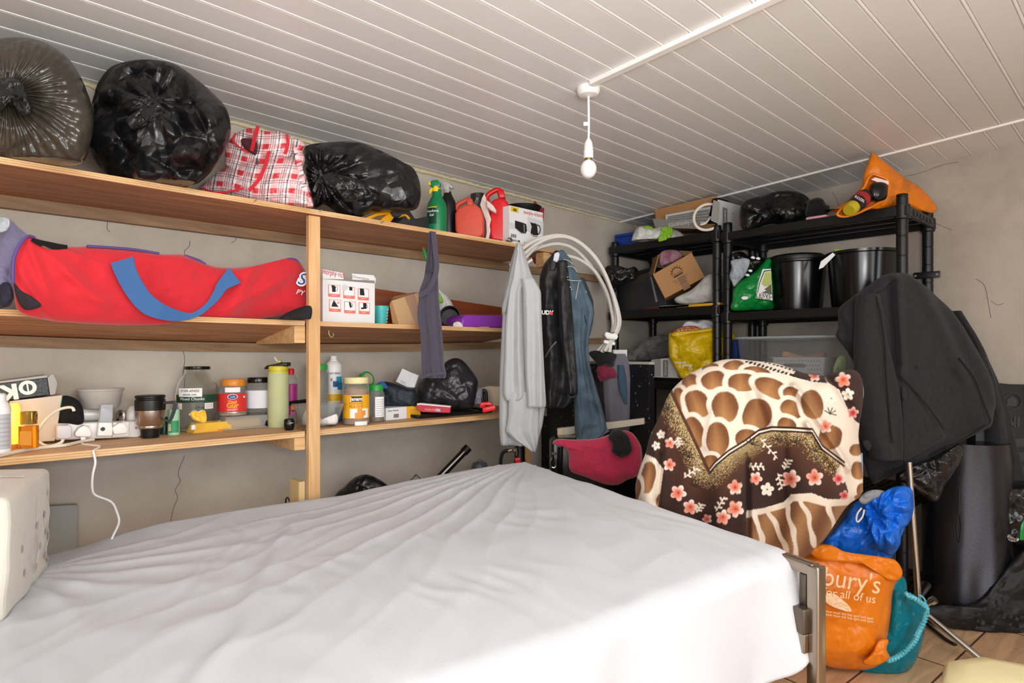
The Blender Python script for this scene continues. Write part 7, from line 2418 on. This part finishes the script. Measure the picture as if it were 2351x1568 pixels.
    # blossoms and sprigs
    for cx, cy, r, k in FLOW:
        dx, dy = x - cx, y - cy
        q = np.hypot(dx, dy) / r
        th = np.arctan2(dy, dx) + cx
        edge = .62 + .38 * np.abs(np.cos(2.5 * th))
        m_ = np.clip((edge - q) * 12, 0, 1)
        c0 = {0: '#d9694b', 1: '#e9dccd', 2: '#c9202b', 3: '#dd5b34'}[k]
        mix = np.clip((q - .25) / .6, 0, 1)[:, None]
        side = np.clip(.5 + .6 * np.cos(th + cy), 0, 1)[:, None]
        pc = np.array(lin(c0)) * (1 - mix * (.35 + .65 * side)) + np.array(lin('#f3e6da')) * mix * (.35 + .65 * side)
        mm = m_[:, None]
        col[:] = col * (1 - mm) + pc * mm
        blend(np.clip((.16 - q) * 12, 0, 1), np.array(lin('#8c2f22' if k != 1 else '#3b3a36')))
        blend(np.clip((.06 - np.abs(np.sin(2.5 * th)) * q) * 9, 0, .6) * (q < .75) * (q > .1), np.array(lin('#6d2a1d')))
    for x0, y0, x1, y1 in SPRIG:
        d, u = seg_d(x, y, x0, y0, x1, y1)
        blend(np.clip((4 - d) / 2, 0, 1), cream)
        L_ = np.hypot(x1 - x0, y1 - y0)
        for k in range(6):
            f = .1 + .8 * k / 5
            bx_, by_ = x0 + (x1 - x0) * f, y0 + (y1 - y0) * f
            s_ = 1 if k % 2 else -1
            nx, ny = -(y1 - y0) / L_ * s_, (x1 - x0) / L_ * s_
            d2, _ = seg_d(x, y, bx_, by_, bx_ + nx * 22 + (x1 - x0) / L_ * 10, by_ + ny * 22 + (y1 - y0) / L_ * 10)
            blend(np.clip((8 - d2) / 3, 0, 1), cream)
    for cx, cy in ((440, 780), (290, 440), (900, 690), (1080, 660), (1210, 680), (480, 990), (1350, 740), (1460, 470)):
        for a in range(5):
            an = a * .7 - 2.6
            d2, _ = seg_d(x, y, cx, cy, cx + 45 * cos(an), cy + 45 * sin(an))
            blend(np.clip((6 - d2) / 3, 0, 1) * .85, np.array(lin('#231a12')))
    return col


def blanket_extra(x, y, r):
    X, Y = (x - BX0) * BK, (y - BY0) * BK
    low = 1 / (1 + exp(-(Y - 760) / 120))
    d = low * .030 * sin(X / 88 + .9 * sin(Y / 260)) + low * .014 * sin(X / 41 + Y / 300)
    for x0, y0, x1, y1, am, wd_ in ((900, 330, 980, 560, -.03, 40), (1180, 300, 1560, 860, .035, 26), (1260, 560, 1470, 860, .03, 22), (860, 800, 870, 1400, -.03, 20), (640, 480, 600, 700, .015, 40), (1110, 640, 1130, 1050, -.018, 24), (330, 560, 300, 1100, .02, 30), (1420, 200, 1640, 520, -.03, 30), (270, 760, 250, 1080, -.02, 18)):
        dx, dy = x1 - x0, y1 - y0
        u = min(1, max(0, ((X - x0) * dx + (Y - y0) * dy) / (dx * dx + dy * dy)))
        d += am * exp(-(math.hypot(X - x0 - u * dx, Y - y0 - u * dy) / wd_) ** 2)
    return d


out = [(1690, 825), (1730, 829), (1775, 834), (1812, 845), (1850, 858), (1886, 862), (1910, 857), (1935, 851), (1960, 850), (1976, 866), (1982, 900), (1976, 955), (1970, 1000), (1976, 1050), (1979, 1130), (1952, 1160), (1915, 1205), (1880, 1245), (1841, 1282),
       (1800, 1300), (1790, 1400), (1780, 1560), (1600, 1560), (1520, 1400), (1470, 1200), (1458, 1125), (1470, 1078), (1484, 1040), (1494, 1000), (1515, 955), (1535, 908), (1560, 878), (1600, 850), (1650, 829)]
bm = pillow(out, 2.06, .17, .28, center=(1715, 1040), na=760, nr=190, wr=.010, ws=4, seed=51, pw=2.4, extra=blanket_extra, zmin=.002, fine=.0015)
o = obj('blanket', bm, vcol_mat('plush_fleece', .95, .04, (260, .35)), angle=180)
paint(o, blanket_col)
tag(o, 'brown and cream plush blanket with scale and flower pattern, heaped over a pile', 'blanket')

# ================================================================== DARK COAT ON THE RACK POST
M_COAT = mat('charcoal_wool', '#2a2a2c', .95, spec=.1, sheen=.08, bump=('noise', 230, .4, .003), var=('#323234', 60, .8))
tk = 2.66
K = 2.613
cp = lambda pts: [(1880 + x / K, 600 + y / K) for x, y in pts]
T = thing('coat', 'dark charcoal wool coat hung over the corner post of the rack', 'coat', tuple(pd(2090, 900, tk)))


def coat_fold(x, y, r):
    X, Y = (x - 1880) * K, (y - 600) * K
    v_ = min(1, max(0, (Y - 80) / 500))
    d = .025 * v_ * sin(X / 75 + .6 * sin(Y / 300))
    for x0, y0, x1, y1, am, wd_ in ((430, 160, 470, 620, -.035, 26), (480, 120, 500, 660, .03, 30), (700, 220, 1040, 900, -.02, 34), (620, 150, 860, 700, .02, 40), (330, 190, 480, 110, .012, 14), (120, 300, 210, 560, -.02, 20)):
        dx, dy = x1 - x0, y1 - y0
        u = min(1, max(0, ((X - x0) * dx + (Y - y0) * dy) / (dx * dx + dy * dy)))
        d += am * exp(-(math.hypot(X - x0 - u * dx, Y - y0 - u * dy) / wd_) ** 2)
    return d


obj('body', pillow(cp([(380, 85), (440, 70), (500, 68), (545, 78), (600, 120), (690, 192), (760, 255), (805, 300), (870, 395), (950, 535), (1010, 650), (1045, 745), (1060, 860), (1040, 960), (1030, 990), (850, 1090), (700, 1165), (560, 1230), (330, 1345), (300, 1300), (255, 1170), (235, 960),
                       (215, 620), (170, 540), (100, 445), (118, 400), (112, 300), (130, 268), (225, 195)]), tk, .12, .12, center=cp([(580, 640)])[0], na=280, nr=60, wr=.008, ws=6, seed=61, extra=coat_fold, straight=True, pw=3), M_COAT, T, angle=180)
Kr = lambda rows: [(600 + y / K, 1880 + l / K, 1880 + r_ / K) for y, l, r_ in rows]
obj('sleeve', garment(Kr([(200, 230, 350), (300, 222, 380), (480, 215, 400), (620, 215, 440), (800, 222, 480), (960, 238, 495), (1080, 262, 498), (1130, 300, 498), (1185, 310, 495)]), tk - .105, .045, [(.8, .012, .6, .8)], seed=62, wr=.008), M_COAT, T, angle=180)
obj('cuff_tab', pillow(cp([(262, 1085), (285, 1072), (308, 1090), (312, 1120), (296, 1138), (275, 1120)]), tk - .15, .010, .012, wr=.002, na=40, nr=8), M_COAT, T, angle=180)
obj('sleeve', garment(Kr([(300, 780, 830), (480, 880, 940), (700, 960, 1050), (900, 985, 1120), (1040, 995, 1150), (1180, 995, 1190), (1290, 988, 1222), (1305, 988, 1226)]), tk + .06, .05, [(1.0, .012, .2, .8)], seed=63, wr=.008), M_COAT, T, angle=180)
obj('pocket_flap', pillow(cp([(490, 680), (505, 672), (620, 830), (760, 1050), (752, 1068), (505, 1205), (498, 900)]), tk - .105, .014, .02, center=cp([(560, 960)])[0], wr=.003, na=110, nr=18, straight=True, pw=6), M_COAT, T, angle=180)
for pts, tt_ in (([(345, 210), (370, 320), (395, 500), (405, 700), (425, 950), (440, 1090)], tk - .155), ([(490, 690), (560, 760), (660, 880), (755, 1010)], tk - .128), ([(840, 580), (930, 700), (990, 850), (1030, 960)], tk - .085), ([(470, 110), (430, 150), (350, 190)], tk - .13),
                 ([(320, 1330), (560, 1205), (860, 1070), (1030, 960)], tk - .055)):
    obj('seam', add_tube(B(), [pd(x, y, tt_) for x, y in cp(pts)], .003, 6, 40), mat('charcoal_seam', '#17171a', .95), T)
obj('strap_tab', pillow(cp([(498, 765), (512, 760), (526, 800), (522, 825), (506, 832), (498, 800)]), tk - .135, .006, .008, wr=.001, na=30, nr=6), M_COAT, T, angle=180)

# ================================================================== FLOOR CORNER, RIGHT
M_BCR = mat('crinkled_black_film', '#1b1a1b', .22, spec=.7, bump=('crumple', 20, 1.0, .02))
o = bag('bin_bag', [(2060, 1096), (2094, 1070), (2150, 1048), (2200, 1020), (2212, 1044), (2190, 1085), (2171, 1112), (2150, 1153), (2120, 1138), (2094, 1118)], 2.58, .05, .05, M_BCR, wr=.045, ws=12, seed=71, na=120, nr=26)
tag(o, 'shiny crinkled black bag hanging below the hem of the dark coat', 'plastic bag')
M_BLU = mat('blue_film', '#0f6bdc', .28, spec=.6, bump=('crumple', 9, .8, .05))
TB = thing('plastic_bag', 'glossy blue plastic bag tied shut above the orange bag', 'plastic bag', tuple(pd(1990, 1280, 2.36)))
obj('body', pillow([(1890, 1248), (1912, 1222), (1932, 1199), (1948, 1172), (1965, 1152), (1990, 1145), (2040, 1140), (2075, 1160), (2078, 1206), (2066, 1240), (2052, 1274), (2030, 1290), (1955, 1290), (1905, 1284)], 2.40, .09, .09, wr=.03, ws=8, seed=72, na=130, nr=30), M_BLU, TB, angle=180)
obj('tied_neck', pillow([(1982, 1165), (2000, 1146), (2030, 1128), (2060, 1116), (2090, 1120), (2097, 1145), (2096, 1178), (2084, 1205), (2070, 1216), (2066, 1252), (2046, 1276), (2026, 1268), (2008, 1248), (1996, 1212), (1988, 1190)], 2.30, .05, .06, wr=.05, ws=12, seed=73, na=140, nr=30, knot=(2012, 1178), pleat=9, pleat_a=.03), M_BLU, TB, angle=180)
obj('white_tie', tubepx([(1978, 1166), (1968, 1180), (1966, 1194), (1970, 1198), (1980, 1186), (1984, 1170)], 2.26, .003, 40), M_WP2, TB, 'white tie string')
o = bag('film_scrap', [(1971, 1148), (1985, 1131), (2008, 1124), (2032, 1128), (2028, 1138), (2006, 1148), (1984, 1158)], 2.30, .02, .03, mat('silvery_film', '#b9b9bc', .2, trans=.4, ior=1.15, bump=('crumple', 24, .9)), wr=.03, ws=14, seed=74, na=70, nr=14)
tag(o, 'silvery clear film above the blue bag', 'plastic bag')
o = obj('cord', tubepx([(1978, 1040), (1979, 1080), (1979, 1130)], 2.36, .0035, 14), mat('pale_blue_cord', '#8fb4cb', .7))
tag(o, 'pale blue cord hanging beside the blanket edge above the blue bag', 'cord')

M_ORF = mat('orange_carrier_film', '#e27c10', .33, spec=.5, bump=('crumple', 7, .7, .05))
OB = thing('carrier_bag', 'full orange carrier bag with white lettering on the floor beside the bed', 'carrier bag', tuple(pZ(1950, 1530, 0)))
obj('body', pillow([(1815, 1330), (1835, 1290), (1864, 1262), (1906, 1254), (1940, 1270), (2000, 1278), (2049, 1290), (2062, 1320), (2050, 1360), (2046, 1410), (2040, 1455), (2034, 1490), (2040, 1516), (1990, 1538), (1916, 1534), (1870, 1516), (1825, 1500), (1810, 1420)],
                   2.27, .13, .12, center=(1930, 1400), wr=.022, ws=6, seed=75, na=200, nr=44, zmin=.002, pw=3.2), M_ORF, OB, angle=180)
obj('folded_top', pillow([(1856, 1262), (1880, 1250), (1910, 1252), (1940, 1266), (2000, 1275), (2052, 1284), (2072, 1310), (2066, 1330), (2044, 1334), (2030, 1310), (1990, 1296), (1930, 1290), (1880, 1285)], 2.18, .03, .05, wr=.03, ws=10, seed=76, na=120, nr=22), M_ORF, OB, angle=180)
obj('side_crease', pillow([(2018, 1470), (2040, 1468), (2036, 1490), (2042, 1512), (2010, 1528), (1980, 1522), (2000, 1500)], 2.17, .03, .04, wr=.02, ws=14, seed=78, na=60, nr=12), M_ORF, OB, angle=180)
M_PALE = mat('pale_orange_print', '#f0c9a0', .5)
fo = lambda x, y, dz=0.0: facing(pd(x, y, 2.125 - dz), (-CA, -SA, .0), radians(-9))
text("bury's", .092, fo(1889, 1324), M_PALE, OB, align='LEFT', sx=.92)
text('for all of us', .040, fo(1890, 1358), M_PALE, OB, align='LEFT')
text('od', .05, facing(pd(1836, 1322, 2.14), (-CA, -SA, 0), radians(-6)), M_PALE, OB, align='LEFT')
for k in range(2):
    text('please reuse this bag again and again', .012, fo(1890, 1402 + 7 * k), M_PALE, OB, align='LEFT')
obj('faded_print', pillow([(1890, 1368), (1912, 1362), (1940, 1382), (1955, 1400), (1948, 1404), (1920, 1396), (1898, 1384)], 2.128, .003, .006, wr=.004, ws=30, na=50, nr=8), M_PALE, OB, 'pale cracked print')

M_TEA = mat('teal_film', '#0b7c8e', .18, spec=.7, trans=.25, ior=1.2, bump=('crumple', 16, .7, .015))
TE = thing('bin_liner', 'translucent teal drawstring bag on the floor against the orange bag', 'bin liner', tuple(pZ(2060, 1556, 0)))
obj('body', pillow([(2048, 1322), (2066, 1318), (2080, 1332), (2086, 1366), (2108, 1384), (2127, 1394), (2124, 1440), (2114, 1490), (2094, 1532), (2060, 1560), (2015, 1560), (1972, 1542), (1990, 1520), (2020, 1480), (2036, 1400)], 2.30, .10, .10, center=(2068, 1450), wr=.03, ws=8, seed=79, na=150, nr=34, zmin=.002), M_TEA, TE, angle=180)
rp = spline([(2078, 1364), (2098, 1374), (2120, 1386), (2127, 1400), (2120, 1428), (2104, 1462), (2086, 1488), (2062, 1508), (2036, 1516)], 90)
bm = B()
add_tube(bm, [pd(x + 1.6 * sin(i * 1.9), y + 1.6 * cos(i * 2.3), 2.195) for i, (x, y) in enumerate(rp)], [.008 + .003 * sin(i * 2.1) for i in range(90)], 8)
obj('drawstring_hem', bm, mat('light_teal_hem', '#58b6c9', .4), TE, 'pale ruffled hem')
obj('drawstring_loop', tubepx([(2108, 1366), (2120, 1372), (2127, 1390), (2124, 1398)], 2.20, .003, 20), mat('light_teal_hem', '#58b6c9', .4), TE)

# chromed stand
ST = thing('chrome_stand', 'chromed tubular stand with a long foot on the floor by the teal bag', 'stand', tuple(pZ(2200, 1470, 0)))
obj('upright', add_tube(B(), [pd(2086, 1060, 2.52), pd(2094, 1180, 2.52), pd(2108, 1372, 2.52)], .0125, 16), M_STEEL, ST)
fp0, fp1 = pd(2112, 1398, 2.50), pZ(2272, 1530, .014)
obj('foot', add_tube(B(), [fp0, fp1], .012, 16), M_STEEL, ST)
obj('hub', add_tube(B(), [pd(2104, 1372, 2.52), pd(2116, 1402, 2.50)], .016, 16), M_STEEL, ST)
obj('stub', add_tube(B(), [pd(2108, 1400, 2.52), pd(2142, 1378, 2.46)], .012, 16), M_STEEL, ST)
obj('stub_cap', add_tube(B(), [pd(2138, 1381, 2.465), pd(2147, 1376, 2.455)], .0155, 16), M_STEEL, ST)
obj('rear_foot', add_tube(B(), [pd(2112, 1370, 2.54), pd(2126, 1344, 2.66)], [.011, .02], 16), M_STEEL, ST)
o = obj('webbing_strap', add_tube(B(), [pZ(2128, 1432, .01), pZ(2150, 1450, .008), pZ(2176, 1470, .008), pZ(2194, 1480, .006)], .016, 8, 20, flat=.35), mat('black_webbing', '#151516', .8, bump=('weave', 200, .5, .003)))
tag(o, 'black webbing strap lying on the floor under the chromed foot', 'strap')

# insulation rolls and black sacks
M_FOIL = mat('black_woven_foil', '#4a4a50', .26, metal=.9, spec=.7, bump=('weave', 120, .35, .002))
pc = pd(2218, HY, 2.78)
RO = thing('insulation_roll', 'shiny black woven-film roll standing in the dark corner', 'roll', (pc.x, pc.y, 0))
bm = B()
pr = [(0, .03), (.15, .03), (.165, .06), (.168, .3), (.162, .5), (.168, .7), (.16, .78), (0, .79)]
add_lathe(bm, pr, Matrix.Translation((pc.x, pc.y, 0)), 72)
for v_ in bm.verts:
    q = v_.co
    f = .010 * noise.noise(Vector((q.x * 9, q.y * 9, q.z * 5)))
    v_.co += Vector((q.x - pc.x, q.y - pc.y, 0)) * f * 5
obj('roll', bm, M_FOIL, RO)
obj('cord', tubepx([(2202, 1120), (2200, 1180), (2196, 1215), (2202, 1246), (2206, 1210), (2203, 1180)], 2.605, .003, 40), M_BP, RO)
M_SACK = mat('black_patterned_cloth', '#101013', .55, bump=('noise', 60, .3, .004))
SK = bag('cloth_sack', [(2112, 1402), (2150, 1388), (2200, 1392), (2250, 1378), (2290, 1330), (2330, 1280), (2380, 1240), (2440, 1230), (2440, 1470), (2351, 1468), (2290, 1464), (2230, 1452), (2180, 1440), (2130, 1428)], 2.62, .06, .10, M_SACK, wr=.03, ws=8, seed=81, na=160, nr=30, zmin=.002, center=(2300, 1400))
tag(SK, 'black cloth sack with small pale motifs around the foot of the roll', 'sack')
M_MOT = mat('grey_motif', '#4c4d55', .7)
random.seed(11)
for i in range(34):
    x, y = random.uniform(2160, 2350), random.uniform(1395, 1450)
    if y < 1400 + max(0, 2240 - x) * .1 and x < 2240:
        y += 14
    t_ = 2.548 + .0006 * abs(x - 2300)
    c = pd(x, y, t_)
    bm = B()
    if x < 2230:
        add_tube(bm, [c, c + RGT * .006 + UP * .003, c + RGT * .012 - UP * .001, c + RGT * .018 + UP * .002], .0010, 4)
    else:
        for a in range(4):
            an = a * pi / 2 + .4
            add_tube(bm, [c + RGT * .002 * cos(an) + UP * .002 * sin(an), c + RGT * .008 * cos(an) + UP * .008 * sin(an)], .0014, 4)
    obj('motif', bm, M_MOT, SK, 'pale printed motif')
T = thing('insulation_board', 'tall black printed insulation panel behind the coat sleeve', 'panel', tuple(pd(2330, 1390, 2.86)[:2]) + (0,))
obj('panel', slab([(2240, 880), (2300, 880), (2330, 883), (2400, 884), (2400, 1424), (2240, 1424)], ('t', 2.72), .06, .006), mat('black_foam_panel', '#17181a', .5, bump=('noise', 50, .3, .004)), T)
M_EMB = mat('dark_grey_print', '#2d2e31', .45)
Mp = facing(pd(2323, 921, 2.718), (-CA, -SA, 0))
bm = B()
add_tube(bm, [Mp @ Vector((.040 * cos(a), .034 * sin(a), .001)) for a in np.linspace(0, 2 * pi, 25)[:-1]], .0022, 5, None, True)
obj('emblem_ring', bm, M_EMB, T)
obj('emblem_house', prism(B(), [(-.028, .002), (-.022, .002), (-.022, -.020), (.022, -.020), (.022, .002), (.028, .002), (.0, .024)], .001, Mp @ Matrix.Translation((0, 0, .001))), M_EMB, T, smooth=False)
text('NI', .06, facing(pd(2326, 970, 2.718), (-CA, -SA, 0)), M_EMB, T, bold=.003)
for k in range(3):
    panel('print_band', facing(pd(2334, 1016 + 32 * k, 2.718), (-CA, -SA, 0)), .075, .036, M_EMB, T)
T.location.z = 0
o = bag('bin_bag', [(2300, 1130), (2340, 1120), (2440, 1120), (2440, 1300), (2351, 1260), (2310, 1240), (2292, 1200)], 2.66, .05, .08, M_BCR, wr=.03, ws=9, seed=83, na=90, nr=20)
tag(o, 'black shiny bag leaning at the edge of the room above the cloth sack', 'bin bag')
o = obj('green_ribbon', slab([(2341, 1240), (2345, 1205), (2356, 1185), (2360, 1240)], ('t', 2.58), .004, .001), mat('green_film', '#0f8a3c', .25))
tag(o, 'small green strip of plastic at the edge of the black bags', 'strip')
o = bag('foil_wrapper', [(2312, 1232), (2316, 1226), (2328, 1234), (2340, 1236), (2336, 1244), (2318, 1242)], 2.58, .008, .01, mat('crinkled_foil', '#a7a7a9', .25, 1, bump=('crumple', 60, .8)), wr=.01, ws=40, na=40, nr=10)
tag(o, 'small silver scrap caught in the black bags', 'wrapper')

# cream stool cushion at the near corner of the frame
cc = pd(2350, HY, 1.36)
T = thing('stool', 'cream-topped stool at the bottom corner nearest the viewer', 'stool', (cc.x, cc.y, 0))
ang = [(r_, z_) for r_, z_ in ((0, .385), (.12, .385), (.148, .395), (.156, .415), (.144, .434), (.10, .444), (0, .448))]
bm = B()
add_lathe(bm, ang, Matrix.Translation((cc.x, cc.y, 0)), 9)
obj('cushion', bm, mat('cream_cushion', '#e9dfae', .8, var=('#ddd09a', 5, .5)), T, angle=60)
for k in range(3):
    a = 2.2 + k * 2 * pi / 3
    obj('leg', add_tube(B(), [(cc.x + .09 * cos(a), cc.y + .09 * sin(a), .39), (cc.x + .13 * cos(a), cc.y + .13 * sin(a), 0)], .013, 12), M_PW, T)
